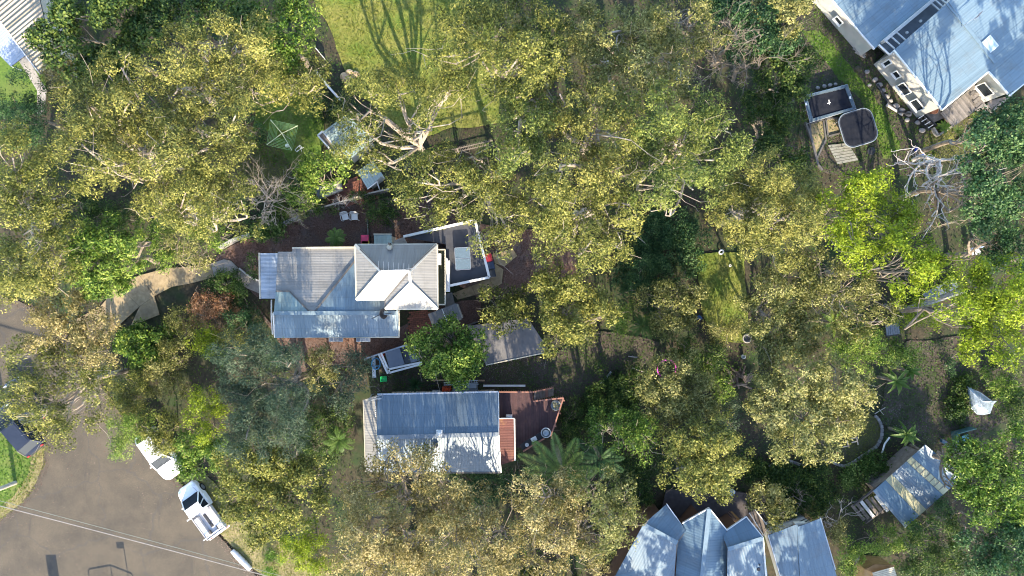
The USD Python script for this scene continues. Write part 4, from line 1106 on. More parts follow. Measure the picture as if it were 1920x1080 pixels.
for k in range(1, 8):
    s = k / 8
    a = (Lc0 + (Lc1 - Lc0) * 0.64) * (1 - s) + (Rc0 + (Rc1 - Rc0) * 0.64) * s
    b = (Lc0 + (Lc1 - Lc0) * 0.74) * (1 - s) + (Rc0 + (Rc1 - Rc0) * 0.74) * s
    part(s5, "batten", beam(P(*a, np.interp(.64, ts, zw) + .02), P(*b, np.interp(.74, ts, zw) + .02), 0.04, 0.02), M_TIMBER)
px_walls(s5, [tuple(Lc0), tuple(Lc1), tuple(Rc1), tuple(Rc0)], 2.6, 2.2, 0.5, M_TIMBER)
# stairs beside it
sr = thing("timber_stairs", "wide timber stairs with pale treads leading down from the wavy-roofed shed", "stairs", P(1628, 938))
for k in range(7):
    a = np.array([1640.0, 917.0]) + np.array([-6.2, 5.0]) * k
    q = [tuple(a), tuple(a + [-4.6, 3.7]), tuple(a + [18.5, 32.5]), tuple(a + [23, 29])]
    part(sr, "tread", px_prism(q, 0.6, 1.55 - k * 0.21, 1.6 - k * 0.21), M_WHITE if k % 3 == 1 else M_TIMBER)
for o in ((0, 0), (24, 31)):
    part(sr, "stringer", beam(P(1642 + o[0], 915 + o[1], 1.45), P(1598 + o[0], 950 + o[1], 0.05), 0.06, 0.25), M_TIMBER)
line_px(sr, "handrail", [(1694, 880, 1.9), (1655, 905, 1.9), (1600, 948, 0.9)], 0.07, 0.06, M_DARK)
line_px(sr, "handrail", [(1686, 893, 2.0), (1650, 912, 2.0)], 0.10, 0.05, M_STEEL)

# gazebo at the bottom edge
gz = thing("gazebo", "small orange-brown hut with slatted cream roof among bushes at the photo's lower edge", "hut", P(1652, 1078))
part(gz, "wall", px_prism([(1623, 1068), (1640, 1060), (1675, 1062), (1680, 1110), (1625, 1110)], 2.0, 0, 1.8), M_OCHRE)
part(gz, "floor_panel", px_prism([(1622, 1068), (1640, 1058), (1680, 1060), (1672, 1068), (1640, 1074)], 1.9, 1.82, 1.9), mat("brown_ply", (0.26, 0.14, 0.05), rough=0.6))
for k in range(7):
    part(gz, "roof_slat", px_prism([(1636 + k * 0.8, 1074 + k * 3.2), (1676 + k, 1063 + k * 3.2), (1677 + k, 1065.4 + k * 3.2), (1636.8 + k * .8, 1076.4 + k * 3.2)], 2.2, 2.15 + 0.0 * k, 2.2), M_GUTTER)

# ------------------------------------------------------------------ big house, upper right
h4 = thing("house", "large white-walled house with broad blue-grey roofs above the trampolines", "house", P(1780, 60))
zl, zr = 2.2, 3.3
roof(h4, [(1562, 0, zl), (1640.5, 91, zl), (1649, 83, zl + .1), (1760, -8, zl + .3), (1700, -130, zl + .3), (1470, -105, zl)], (1.0, -0.82), R_BLUE, 0.76)
roof(h4, [(1677, 93, zr), (1767.5, 205, zr), (1854, 133, zr + .55), (1866, 118, zr + .6), (1776, 6, zr + .6)], (1.0, -0.82), R_BLUE, 0.76)
roof(h4, [(1776.5, 5.5, zr + .6), (1866.5, 117.5, zr + .6), (1855, 133, zr + .5), (1893.5, 178, zr + .35), (1990, 98, zr), (2090, -10, zr), (1900, -150, zr + .6)], (1.0, -0.82), R_BLUE, 0.76)
line_px(h4, "ridge_cap", [(1776.3, 5.7, zr + .62), (1866.3, 117.7, zr + .62)], 0.26, 0.05, M_CAPB, dz=0.02)
part(h4, "wall", prism(sg.Polygon([P2(*q, zl) for q in ((1562, 0), (1640.5, 91), (1649, 83), (1760, -8), (1700, -130), (1470, -105))]).buffer(-0.12, join_style=2), -0.1, zl - 0.12), M_WALLW)
part(h4, "wall", prism(sg.Polygon([P2(*q, zr) for q in ((1677, 93), (1767.5, 205), (1838, 147), (1840, 150), (1855, 133), (1776, 6))]).buffer(-0.14, join_style=2), -0.1, zr - 0.12), M_WALLW)
part(h4, "wall", prism(sg.Polygon([P2(*q, zr) for q in ((1777, 6), (1854, 133), (1893.5, 178), (1990, 98), (2090, -10), (1900, -150))]).buffer(-0.14, join_style=2), -0.1, zr - 0.12), M_WALLW)
for q in ([(1561, 0, zl), (1640, 92, zl)], [(1676, 93.5, zr), (1767, 206, zr), (1854, 134, zr + .5), (1893.5, 179, zr + .35), (1990, 99, zr)]):
    line_px(h4, "gutter", q, 0.11, 0.12, M_WHITE, dz=-0.05)
# recess with pergola frames between the two roofs
zc_ = 2.0
part(h4, "recess_floor", px_prism([(1646, 86), (1668, 105), (1680, 94), (1782, 4), (1762, -12)], zc_, zc_ - .15, zc_), mat("recess_grey", (0.14, 0.16, 0.18), (0.10, 0.115, 0.13), rough=0.5, scale=2))
line_px(h4, "parapet", [(1655, 79, zc_ + .5), (1752, -2, zc_ + .5)], 0.22, 0.5, M_WALLW)
line_px(h4, "recess_rail", [(1648, 84, zc_ + .5), (1668, 103, zc_ + .5), (1676, 95, zc_ + .5)], 0.10, 0.10, M_WHITE)
for t in (0.0, 0.10, 0.20, 0.86, 0.93, 1.0):
    a = np.array([1660 + 100 * t, 76 - 82 * t]); b = a + [17, 15]
    line_px(h4, "recess_beam", [(*a, zc_ + .5), (*b, zc_ + .5)], 0.08, 0.10, M_WHITE)
for t in (0.3, 0.62):
    q = P(1676 + 80 * t, 82 - 68 * t, zc_)
    part(h4, "recess_light", lathe([(0, 0.1), (0.1, 0.09), (0.12, 0.0), (0, 0.0)], q, 14), M_WHITE, smooth=40)
sky_l = part(h4, "skylight", px_prism([(1840, 80), (1856, 66), (1872, 86), (1856, 100)], zr + .55, zr + .38, zr + .62), M_WHITE)
part(sky_l, "pane", px_prism([(1842.5, 80), (1856, 68.5), (1869.5, 86), (1856, 97.5)], zr + .62, zr + .621, zr + .64), mat("skylight_glass", (0.42, 0.52, 0.60), rough=0.1, spec=0.8))
am = P(1800, 52, zr + .4)
mast = part(h4, "antenna_mast", tube([am, am + [0, 0, 0.4], P(1812, 44, zr + 1.6)], 0.025, 6), M_STEEL)
part(mast, "antenna_boom", tube([P(1802, 51, zr + 1.3), P(1837, 27, zr + 1.4)], 0.02, 6), M_STEEL)
for k in range(6):
    q = P(1832 + k * 1.4, 30.5 - k * 1.0, zr + 1.4)
    part(mast, "antenna_rod", beam(q + [-0.2, -0.25, 0], q + [0.2, 0.25, 0], 0.03), M_STEEL)
# windows on the walls that face the garden
def wall_windows(a_px, b_px, z, specs):
    A0, B0 = P(*a_px, z), P(*b_px, z)
    d = (B0 - A0) / np.linalg.norm(B0 - A0); L = np.linalg.norm(B0 - A0)
    n = np.cross(d, [0, 0, 1.0])
    if n @ (-A0 * [1, 1, 0]) < 0:
        n = -n
    for t, w, h, zc2 in specs:
        c = A0 + d * (L * t); c[2] = zc2
        fr_ = part(h4, "window", cat_mesh([beam(c - d * (w / 2) + n * 0.02 + [0, 0, s * h / 2], c + d * (w / 2) + n * 0.02 + [0, 0, s * h / 2], 0.07, 0.06) for s in (-1, 1)] + [beam(c + d * (s * w / 2) + n * 0.021 + [0, 0, -h / 2], c + d * (s * w / 2) + n * 0.021 + [0, 0, h / 2], 0.06, 0.07) for s in (-1, 1)]), M_WHITE)
        part(fr_, "pane", beam(c - d * (w / 2) + n * 0.004, c + d * (w / 2) + n * 0.004, 0.012, h), M_PANE)
        part(fr_, "sill", beam(c - d * (w / 2 + .06) + n * 0.06 + [0, 0, -h / 2 - .05], c + d * (w / 2 + .06) + n * 0.06 + [0, 0, -h / 2 - .05], 0.14, 0.05), M_WHITE)


g_ = 0.14
wall_windows((1674.2, 95.2), (1764.7, 207.2), zr, [(0.10, 0.35, 0.9, 1.9), (0.30, 0.55, 0.6, 1.9), (0.52, 0.95, 0.9, 1.5), (0.80, 0.95, 0.9, 1.5)])
wall_windows((1559.5, 2.5), (1638, 93.5), zl, [(0.30, 0.7, 0.5, 1.3)])
wall_windows((1851.5, 135.5), (1890.5, 180.5), zr, [(0.50, 1.1, 1.0, 1.9)])
line_px(h4, "downpipe", [(1678, 97, zr - .1), (1672, 110, 1.6), (1660, 134, 0.1)], 0.08, 0.08, M_WHITE)
# front deck with boards and steps
d4 = thing("front_deck", "grey weathered deck with steps below the large blue-grey roofed house", "deck", P(1800, 205))
DQ = poly_px([(1763, 212), (1838, 152), (1846, 196), (1787, 238)], 0.5)
M_GB = [mat(f"grey_board_{k}", c, tuple(x * 0.7 for x in c), rough=0.85, scale=3) for k, c in (("a", (0.19, 0.17, 0.155)), ("b", (0.15, 0.135, 0.125)), ("c", (0.225, 0.20, 0.185)))]
part(d4, "joist_frame", prism(DQ.buffer(-0.05), 0.25, 0.46), M_TIMBER)
dirn = P2(1838, 152) - P2(1763, 212); ang = math.atan2(dirn[1], dirn[0]); cen = np.array(DQ.centroid.coords[0])
loc = affinity.rotate(DQ, -math.degrees(ang), origin=tuple(cen))
x0, y0, x1, y1 = loc.bounds
x = x0; k = 0
while x < x1:
    s = loc.intersection(sg.box(x + .005, y0 - 1, x + 0.135, y1 + 1))
    if s.geom_type == "Polygon" and s.area > .01:
        part(d4, "board", prism(affinity.rotate(s, math.degrees(ang), origin=tuple(cen)), 0.47, 0.50 + 0.002 * (k * 7 % 3)), M_GB[(k * 5) % 3])
    x += 0.14; k += 1
for k in range(6):
    a = np.array([1822.0, 160.0]) + np.array([5.0, 6.5]) * k
    part(d4, "stair_tread", px_prism([tuple(a), tuple(a + [3.4, 4.6]), tuple(a + [-8.5, 14.5]), tuple(a + [-12, 10])], 0.9, 1.35 - k * 0.16, 1.40 - k * 0.16), M_GB[k % 3])
part(d4, "landing_floor", px_prism([(1857, 188), (1892, 180), (1856, 212), (1845, 200)], 0.4, 0.3, 0.4), M_TIMBER)
part(d4, "landing_floor", px_prism([(1731, 213), (1762, 200), (1768, 222), (1742, 234)], 0.3, 0.15, 0.3), M_GB[1])
e4 = thing("retaining_kerb", "low pale garden wall zigzagging round the planting bed under the grey deck", "wall", P(1790, 235))
for a, b in (((1748, 240), (1757, 255)), ((1757, 255), (1785, 236)), ((1785, 236), (1838, 193)), ((1838, 193), (1855, 211)), ((1855, 211), (1893, 180))):
    part(e4, "wall_segment", beam(P(*a, 0.2), P(*b, 0.2), 0.14, 0.45), M_CONCG)
p4 = P(1746, 210, 0.31)
pt = thing("terracotta_pot", "terracotta pot standing on the small landing at the white house corner", "pot", p4)
part(pt, "body", lathe([(0, 0.02), (0.16, 0.02), (0.26, 0.4), (0.28, 0.4), (0.28, 0.46), (0.23, 0.46), (0.2, 0.38), (0, 0.36)], p4, 22), mat("terracotta", (0.36, 0.15, 0.08), (0.28, 0.12, 0.07)), smooth=40)
part(pt, "rim", trimesh.creation.torus(0.255, 0.03, major_sections=24, minor_sections=6).apply_translation(p4 + [0, 0, 0.46]), mat("terracotta", (0.36, 0.15, 0.08)), smooth=True)
cf = thing("cold_frame", "dark slatted frame box at the foot of the white house wall", "frame", P(1733, 228))
for k in range(4):
    part(cf, "bar", beam(P(1722 + k * 6, 222 + k * 6, 0.5), P(1732 + k * 6, 216 + k * 6, 0.5), 0.05), M_WHITE)
for a, b in (((1721, 222), (1742, 244)), ((1732, 215), (1753, 237))):
    part(cf, "side", beam(P(*a, 0.25), P(*b, 0.25), 0.06, 0.5), M_DARK)

# ------------------------------------------------------------------ building in the upper left corner
h5 = thing("house", "house with cream ribbed roof and bright blue-white lean-to in the upper corner", "house", P(25, 40))
R_TILE = roof_mat("cream_ribbed_roof", (0.24, 0.20, 0.145), (0.18, 0.155, 0.11), rib=0.30, bump=0.07, dirt_amt=0.6)
roof(h5, [(-10, 20, 4.3), (78, 137, 4.3), (90, 120, 4.6), (88, 70, 4.9), (70, -30, 5.2), (-70, -60, 5.0)], (1, -0.62), R_TILE, 0.62)
roof(h5, [(0, 40, 3.2), (48, 103, 3.2), (21, 125, 3.0), (-45, 60, 3.0), (-30, 10, 3.1)], (1, -0.8), roof_mat("white_lean_to", (0.30, 0.34, 0.41), (0.25, 0.29, 0.35)), 0.76)
line_px(h5, "gutter", [(-10, 22, 4.2), (78, 138, 4.2)], 0.15, 0.14, M_GUTDARK, dz=-0.02)
line_px(h5, "gutter", [(-12, 25, 4.15), (75.5, 139.5, 4.15)], 0.08, 0.10, M_WHITE, dz=-0.03)
part(h5, "wall", prism(sg.Polygon([P2(*q, 4.3) for q in ((-10, 25), (76, 132), (86, 116), (68, -30), (-70, -50))]).buffer(-0.4, join_style=2), -0.1, 4.1), M_WALL)
solo("side_path", None, None, px_prism([(30, 105), (48, 100), (88, 170), (82, 215), (70, 215), (70, 170)], 0.0, -0.05, 0.03), M_CONCG, kind="structure")
line_px(h5, "lean_to_rail", [(21, 125, 2.9), (44, 133, 2.9)], 0.05, 0.05, M_WHITE)

# ------------------------------------------------------------------ trampolines
M_MAT = mat("trampoline_mat", (0.010, 0.012, 0.018), (0.016, 0.018, 0.025), rough=0.95, spec=0.04, scale=2.5, c3=(0.03, 0.03, 0.035), scale3=1.5, amt3=0.4)
M_PAD = mat("blue_grey_pad", (0.075, 0.11, 0.14), (0.05, 0.075, 0.10), rough=0.7, spec=0.2, scale=1.5, bump=0.01, c3=(0.12, 0.15, 0.165))
zt_ = 0.85
T1 = thing("rectangular_trampoline", "rectangular trampoline with worn blue-grey edge pads near the green bank", "trampoline", P(1556, 192))
c4 = [np.array(P(*q, zt_)) for q in ((1506.5, 180), (1589, 158.5), (1605, 203.5), (1519, 229.5))]
cc_ = sum(c4) / 4
inn = [cc_ + (q - cc_) * [0.86, 0.80, 1] for q in c4]
part(T1, "mat", prism(sg.Polygon([q[:2] for q in inn]), zt_ - 0.05, zt_ - 0.035), M_MAT)
for i in range(4):
    j = (i + 1) % 4
    quad = sg.Polygon([c4[i][:2], c4[j][:2], inn[j][:2], inn[i][:2]]).buffer(-0.02).buffer(0.012)
    part(T1, "pad", prism(quad, zt_ - 0.03, zt_ + 0.03), M_PAD)
    part(T1, "frame", tube([c4[i] - [0, 0, .02], c4[j] - [0, 0, .02]], 0.03, 8), M_STEEL)
    part(T1, "leg", tube([c4[i] - [0, 0, .03], c4[i] * [1, 1, 0]], 0.03, 8), M_STEEL)
    m_ = (c4[i] + c4[j]) / 2
    part(T1, "leg", tube([m_ - [0, 0, .03], m_ * [1, 1, 0]], 0.03, 8), M_STEEL)
for s, e in ((c4[3], c4[2]), (c4[0], c4[1])):
    for k in range(26):
        t = 0.08 + 0.84 * k / 25
        o = s + (e - s) * t; i_ = (inn[3] + (inn[2] - inn[3]) * t) if s is c4[3] else (inn[0] + (inn[1] - inn[0]) * t)
        part(T1, "spring", beam(o + (i_ - o) * 0.95 - [0, 0, 0.042], i_ - [0, 0, 0.036] + (i_ - o) * 0.12, 0.015), M_STEEL)
part(T1, "mat_cross", cat_mesh([beam(P(1551, 194, zt_ - .03), P(1558, 192, zt_ - .03), 0.06, 0.006), beam(P(1554, 187, zt_ - .026), P(1555.5, 196, zt_ - .026), 0.06, 0.006)]), M_WHITE)
for q in ((1511.5, 195), (1594, 183)):
    part(T1, "white_tag", rbox(P(*q, zt_ + .04), (0.13, 0.2, 0.02), 0.008, 0.25), M_WHITE)
T2 = thing("rounded_trampoline", "squarish rounded black trampoline overlapping the padded one", "trampoline", P(1609, 239))
cz = P(1609, 239.5, zt_ + .06)
sq = sg.box(-0.62, -0.62, 0.62, 0.62).buffer(0.72, quad_segs=8)
sq = affinity.translate(affinity.rotate(affinity.scale(sq, 1.0, 1.0), 17), cz[0], cz[1])
part(T2, "mat", prism(sq.buffer(-0.10), cz[2] - .02, cz[2]), M_MAT)
rim = np.array(sq.exterior.coords)
part(T2, "frame", tube(np.c_[rim, np.full(len(rim), cz[2])], 0.035, 8), mat("pale_rim", (0.22, 0.25, 0.28)))
part(T2, "pad", (lambda ring: prism(ring, cz[2] - .012, cz[2] + .012))(sq.buffer(-0.02).difference(sq.buffer(-0.12))), mat("black_pad", (0.03, 0.033, 0.04)))
for k in range(6):
    q = rim[int(k * len(rim) / 6)]
    part(T2, "leg", tube([np.r_[q, cz[2] - .02], np.r_[q, 0.0]], 0.028, 8), M_STEEL)
# raised timber garden beds beside them
for i, (pts, lab) in enumerate((([(1518, 232), (1543, 225), (1548, 262), (1530, 300), (1520, 260)], "low sandy garden bed with dark sleepers under the padded trampoline"), ([(1548, 224), (1570, 221), (1575, 250), (1552, 256)], "narrow sandy plot between dark sleepers below the trampoline"))):
    gb = thing("garden_bed", lab, "garden bed", P(*pts[0]))
    part(gb, "sand", px_prism(pts, 0, -.05, 0.05), mat("sandy_soil", (0.28, 0.23, 0.13), (0.20, 0.16, 0.09), rough=0.95, scale=4, bump=0.02))
    for a, b in zip(pts, pts[1:] + pts[:1]):
        part(gb, "sleeper", beam(P(*a, .07) , P(*b, .07), 0.12, 0.2), M_GUTDARK)
# corrugated stacked sheets
cs = thing("corrugated_sheet_stack", "grey corrugated sheets lying on the ground below the trampolines", "roof sheet", P(1575, 292))
for k in range(7):
    o = k * 5.2
    v = [(1553 + o * 0.5, 272 + o), (1590 + o * 0.55, 268 + o * 0.9), (1592 + o * 0.55, 272 + o * 0.9), (1555 + o * .5, 276.5 + o)]
    part(cs, "sheet", px_prism(v, 0.1, 0.04, 0.10 + 0.012 * (k % 2)), mat("fibro_grey", (0.24, 0.235, 0.20), (0.17, 0.165, 0.14), rough=0.9))
solo("rubber_disc", "black round disc lying on grey soil below the rounded trampoline", "lid", lathe([(0, 0.12), (0.1, 0.12), (0.12, 0.09), (0.3, 0.08), (0.34, 0.03), (0.34, 0.0), (0, 0)], P(1633, 283), 24), M_DARK, smooth=40)

# ------------------------------------------------------------------ power pole, cables, street sign and frames south of the view
pl = thing("power_pole", "timber power pole leaning over the grass verge with its long shadow", "pole", P(29, 905))
pb = P(29, 905)
part(pl, "pole", tube([pb - [0, 0, .1], pb + [0, 0, 4], pb + [0, 0, 8.2]], [0.16, 0.14, 0.12], 12), mat("pole_wood", (0.40, 0.36, 0.30), (0.28, 0.25, 0.21), rough=0.9), smooth=40)
arm_z = 7.4
part(pl, "crossarm", beam(pb + [-0.5, 1.3, arm_z], pb + [0.5, -1.3, arm_z], 0.11), M_TIMBER)
M_CABLE = mat("pale_cable", (0.27, 0.235, 0.20), rough=0.6)
M_CABLE2 = mat("thin_cable", (0.20, 0.23, 0.19), rough=0.6)


def cable(name, label, pts, r, m, sag=0.35):
    A0, B0 = np.array(pts[0]), np.array(pts[1])
    t = np.linspace(0, 1, 24)[:, None]
    line = A0 + (B0 - A0) * t - np.array([0, 0, 1]) * sag * np.sin(np.pi * t)
    solo(name, label, "cable", tube(line, r, 6), m)


ca = P(30, 957, 6.2); cb = P(478, 1075, 6.2); dd = (cb - ca)
cable("power_cable", "thick pale power cable crossing the road above the white ute", [ca - dd * 0.32, cb + dd * 0.5], 0.034, M_CABLE, 0.1)
ca = P(20, 945, 6.0); cb = P(450, 1060, 6.0); dd = (cb - ca)
cable("power_cable", "thin greenish cable running just above the thick one over the road", [ca - dd * 0.3, cb + dd * 0.5], 0.015, M_CABLE2, 0.1)
# a street sign, a notice board and a pipe frame stand just south of the view: their shadows fall on the road
ss = P(243, 1100)
tanE = math.tan(SUN_EL)
shadow_dir = -SUN_XY


def foot_for(px, py, h):
    q = P(px, py) - np.r_[shadow_dir, 0] * (h / tanE)
    return q


f0 = foot_for(231, 1018, 3.0)
ssn = thing("street_sign", "street name sign pole beyond the road whose thin shadow crosses the asphalt", "sign", f0)
part(ssn, "post", tube([f0, f0 + [0, 0, 3.05]], 0.035, 8), M_STEEL)
part(ssn, "sign_plate", beam(f0 + [-0.55, 0.0, 2.92], f0 + [0.02, 0.0, 2.92], 0.03, 0.26), M_WHITE)
f1 = foot_for(95, 1040, 2.6)
nb = thing("notice_board", "upright notice board beyond the road whose slab shadow falls on the asphalt", "board", f1)
part(nb, "board", box(f1 + [0, 0, 1.45], (0.82, 0.05, 2.3)), M_STEEL)
for s in (-0.35, 0.35):
    part(nb, "post", beam(f1 + [s, 0.051, 0], f1 + [s, 0.051, 2.5], 0.05), M_STEEL)
fA, fB, fC = foot_for(165, 1066, 1.5), foot_for(207, 1059, 1.5), foot_for(248, 1074, 1.5)
gl = thing("pipe_rail", "bent pipe guard rail beyond the road casting an open frame shadow", "guard rail", fB)
part(gl, "rail", tube([fA * [1, 1, 0], fA + [0, 0, 1.4], fA + [.1, 0, 1.5], fB + [0, 0, 1.5], fC + [-.1, 0, 1.5], fC + [0, 0, 1.4], fC * [1, 1, 0]], 0.04, 8), M_STEEL)
part(gl, "post", tube([fB * [1, 1, 0], fB + [0, 0, 1.48]], 0.035, 8), M_STEEL)

# ------------------------------------------------------------------ vehicles
M_CARWHITE = mat("white_car_paint", (0.80, 0.80, 0.80), (0.77, 0.77, 0.77), rough=0.25, coat=0.6, scale=0.6)
M_CARBLACK = mat("black_car_paint", (0.014, 0.016, 0.024), (0.018, 0.020, 0.028), rough=0.22, coat=0.7, scale=0.6)
M_CARNAVY = mat("navy_car_paint", (0.012, 0.016, 0.034), (0.016, 0.020, 0.040), rough=0.22, coat=0.7, scale=0.6)
M_TYRE = mat("tyre_rubber", (0.02, 0.02, 0.02), rough=0.85)
M_RIM = mat("alloy_rim", (0.45, 0.45, 0.46), rough=0.35, metallic=0.8)
M_LENS = usdkit.material(stage, "/World/Looks/lamp_lens", {"p": ("principled_bsdf", {"base_color": (0.6, 0.62, 0.64), "roughness": 0.08, "specular_ior_level": 0.8})}, [], surface="p.BSDF")
M_TAIL = mat("tail_lens", (0.35, 0.02, 0.02), rough=0.15)


def loft(secs):
    """Sections: (x, half width, z low, z high, corner radius); a closed skin with rounded shoulders."""
    rings = []
    for x, w, z0, z1, r in secs:
        r = min(r, w * 0.9, (z1 - z0) * 0.45)
        a = np.linspace(0, math.pi / 2, 5)
        top = [(w - r + r * math.cos(t), z1 - r + r * math.sin(t)) for t in a]
        bot = [(w, z0 + 0.10), (w - 0.08, z0)]
        half = [(0, z1 + 0.02 * w)] + top[::-1] + bot + [(0, z0)]
        ring = [(x, y, z) for y, z in half] + [(x, -y, z) for y, z in half[-2:0:-1]]
        rings.append(ring)
    v = np.array(rings); n, k, _ = v.shape
    v = v.reshape(-1, 3)
    f = []
    for i in range(n - 1):
        for j in range(k):
            a, b, c, d = i * k + j, i * k + (j + 1) % k, (i + 1) * k + (j + 1) % k, (i + 1) * k + j
            f += [[a, b, c], [a, c, d]]
    f += [[0, j + 1, j] for j in range(1, k - 1)] + [[(n - 1) * k, (n - 1) * k + j, (n - 1) * k + j + 1] for j in range(1, k - 1)]
    return trimesh.Trimesh(v, f, process=False)


def hull8(lo, hi, z0, z1):
    """lo, hi: (x back, x front, half width back, half width front)."""
    pts = []
    for (xb, xf, wb, wf), z in ((lo, z0), (hi, z1)):
        pts += [(xb, -wb, z), (xb, wb, z), (xf, -wf, z), (xf, wf, z)]
    return np.array(pts)


def vehicle(name, label, cat, px, py, heading, L, W, paint, ute=False, hood=0.27, tail=0.0, roof_z=1.45):
    p = P(px, py, 0.8); p[2] = 0.0
    root = thing(name, label, cat, p)
    T = trimesh.transformations.rotation_matrix(heading, [0, 0, 1])

    def put(m):
        v, f = (np.asarray(m.vertices), np.asarray(m.faces)) if hasattr(m, "vertices") else m
        return v @ T[:3, :3].T + p, f

    h, w = L / 2, W / 2
    bz = 0.92 if not ute else 1.0
    xr = -h if not ute else -0.02 * L       # where the shell ends at the back
    xs = np.array([xr, xr + 0.04 * L, xr + 0.12 * L, 0.0 if not ute else 0.06 * L, h - 0.30 * L, h - 0.16 * L, h - 0.07 * L, h - 0.025 * L, h])
    ws = np.array([0.86, 0.95, 0.99, 1.0, 1.0, 0.98, 0.93, 0.84, 0.62]) * w
    if ute:
        ws[:3] = w * 0.97
    zs = np.array([bz - 0.06, bz, bz, bz, bz, bz - 0.05, bz - 0.12, bz - 0.2, bz - 0.32])
    part(root, "body", put(loft([(x, ww, 0.28 if 0 < i < 8 else 0.36, z, 0.14) for i, (x, ww, z) in enumerate(zip(xs, ws, zs))])), paint, smooth=32)
    # glasshouse
    cb, cf = (-h + 0.05 * L if not ute else 0.0), h - hood * L
    rb, rf = (cb + 0.12 * L if not ute else cb + 0.04), cf - 0.16 * L
    lo, hi = (cb, cf, w * 0.9, w * 0.88), (rb, rf, w * 0.70, w * 0.68)
    hp = hull8(lo, hi, bz - 0.03, roof_z)
    part(root, "cabin_glass", put(trimesh.convex.convex_hull(hp)), M_PANE)
    top = np.array([(rb - .04, -w * 0.71), (rb - .04, w * 0.71), (rf + .03, w * 0.69), (rf + .03, -w * 0.69)])
    rp = sg.Polygon(top).buffer(-0.08).buffer(0.085)
    rr = prism(rp, roof_z - 0.035, roof_z + 0.01); r2 = prism(rp.buffer(-0.10), roof_z + 0.005, roof_z + 0.035)
    part(root, "roof", put(cat_mesh([rr, r2])), paint)
    pill = []
    for (i, j) in ((0, 4), (1, 5), (2, 6), (3, 7)):
        pill.append(beam(hp[i] * [1, 1.01, 1], hp[j] * [1, 1.01, 1], 0.07, 0.06))
    for s in (-1, 1):
        a, b = hp[0 if s < 0 else 1], hp[2 if s < 0 else 3]; c, d = hp[4 if s < 0 else 5], hp[6 if s < 0 else 7]
        pill.append(beam((a + b) / 2 * [1, 1.01, 1], (c + d) / 2 * [1, 1.01, 1], 0.07, 0.06))
    part(root, "pillar", put(cat_mesh(pill)), paint)
    for s in (-1, 1):
        part(root, "mirror", put(rbox((cf - 0.10 * L, s * (w + 0.08), bz + 0.05), (0.10, 0.17, 0.12), 0.03)), paint, smooth=40)
        part(root, "headlight", put(rbox((h - 0.085 * L, s * w * 0.70, bz - 0.16), (0.26, 0.26, 0.12), 0.04)), M_LENS, smooth=40)
        part(root, "door_handle", put(box((cf - 0.22 * L, s * (w + 0.012), bz - 0.13), (0.16, 0.03, 0.025))), paint)
        if not ute:
            part(root, "tail_light", put(rbox((-h + 0.03, s * w * 0.74, bz - 0.10), (0.10, 0.22, 0.20), 0.03)), M_TAIL, smooth=40)
    part(root, "bonnet_seam", put(cat_mesh([beam((cf + 0.02, s * w * 0.78, bz + 0.012), (h - 0.10 * L, s * w * 0.62, bz - 0.075), 0.012) for s in (-1, 1)])), M_DARK)
    part(root, "bumper", put(rbox((h - 0.03, 0, 0.45), (0.14, W * 0.72, 0.2), 0.06)), M_DARK if paint is not M_CARWHITE else paint, smooth=40)
    part(root, "wiper", put(cat_mesh([beam((cf - 0.02, y, bz + 0.02), (cf - 0.11, y + 0.45, bz + 0.16), 0.02) for y in (-0.55, -0.02)])), M_DARK)
    for fx in (h - 0.19 * L, -h + 0.2 * L):
        for s in (-1, 1):
            c = trimesh.creation.cylinder(0.33, 0.21, sections=24); c.apply_transform(trimesh.transformations.rotation_matrix(math.pi / 2, [1, 0, 0])); c.apply_translation((fx, s * (w - 0.10), 0.33))
            wh = part(root, "wheel", put(c), M_TYRE)
            c = trimesh.creation.cylinder(0.2, 0.02, sections=18); c.apply_transform(trimesh.transformations.rotation_matrix(math.pi / 2, [1, 0, 0])); c.apply_translation((fx, s * (w + 0.012), 0.33))
            part(wh, "rim", put(c), M_RIM)
    if ute:
        zt2 = 0.80
        M_TRAY = mat("aluminium_tray", (0.60, 0.58, 0.57), (0.50, 0.48, 0.48), rough=0.45, scale=3, stretch=None, c3=(0.35, 0.3, 0.3), amt3=0.5)
        part(root, "chassis", put(box((-h * 0.5, 0, 0.55), (L * 0.5, W * 0.5, 0.22))), M_DARK)
        part(root, "tray_floor", put(box((-h * 0.52, 0, zt2), (L * 0.46, W * 0.98, 0.06))), M_TRAY)
        for s in (-1, 1):
            part(root, "tray_side", put(box((-h * 0.52, s * W * 0.48, zt2 + 0.19), (L * 0.45, 0.04, 0.32))), M_TRAY)
            part(root, "tool_box", put(rbox((-h * 0.50, s * W * 0.34, zt2 + 0.18), (L * 0.36, W * 0.20, 0.28), 0.02)), M_TRAY)
        part(root, "headboard", put(cat_mesh([beam((-0.07, s * W * 0.49, zt2), (-0.07, s * W * 0.49, 1.62), 0.06) for s in (-1, 1)] + [beam((-0.07, -W * 0.52, 1.62), (-0.07, W * 0.52, 1.62), 0.09, 0.06), beam((-0.07, -W * 0.49, 1.2), (-0.07, W * 0.49, 1.2), 0.05)])), M_CARWHITE)
        part(root, "rear_rack", put(cat_mesh([beam((-h + 0.22, s * W * 0.5, zt2), (-h + 0.22, s * W * 0.5, 1.35), 0.06) for s in (-1, 1)] + [beam((-h + 0.22, -W * 0.53, 1.35), (-h + 0.22, W * 0.53, 1.35), 0.07, 0.05)])), M_CARWHITE)
        part(root, "tailgate", put(box((-h + 0.05, 0, zt2 + 0.16), (0.05, W * 0.98, 0.34))), M_TRAY)
        part(root, "step_bar", put(beam((-h - 0.04, -W * 0.54, 0.62), (-h - 0.04, W * 0.54, 0.62), 0.14, 0.06)), M_WHITE)
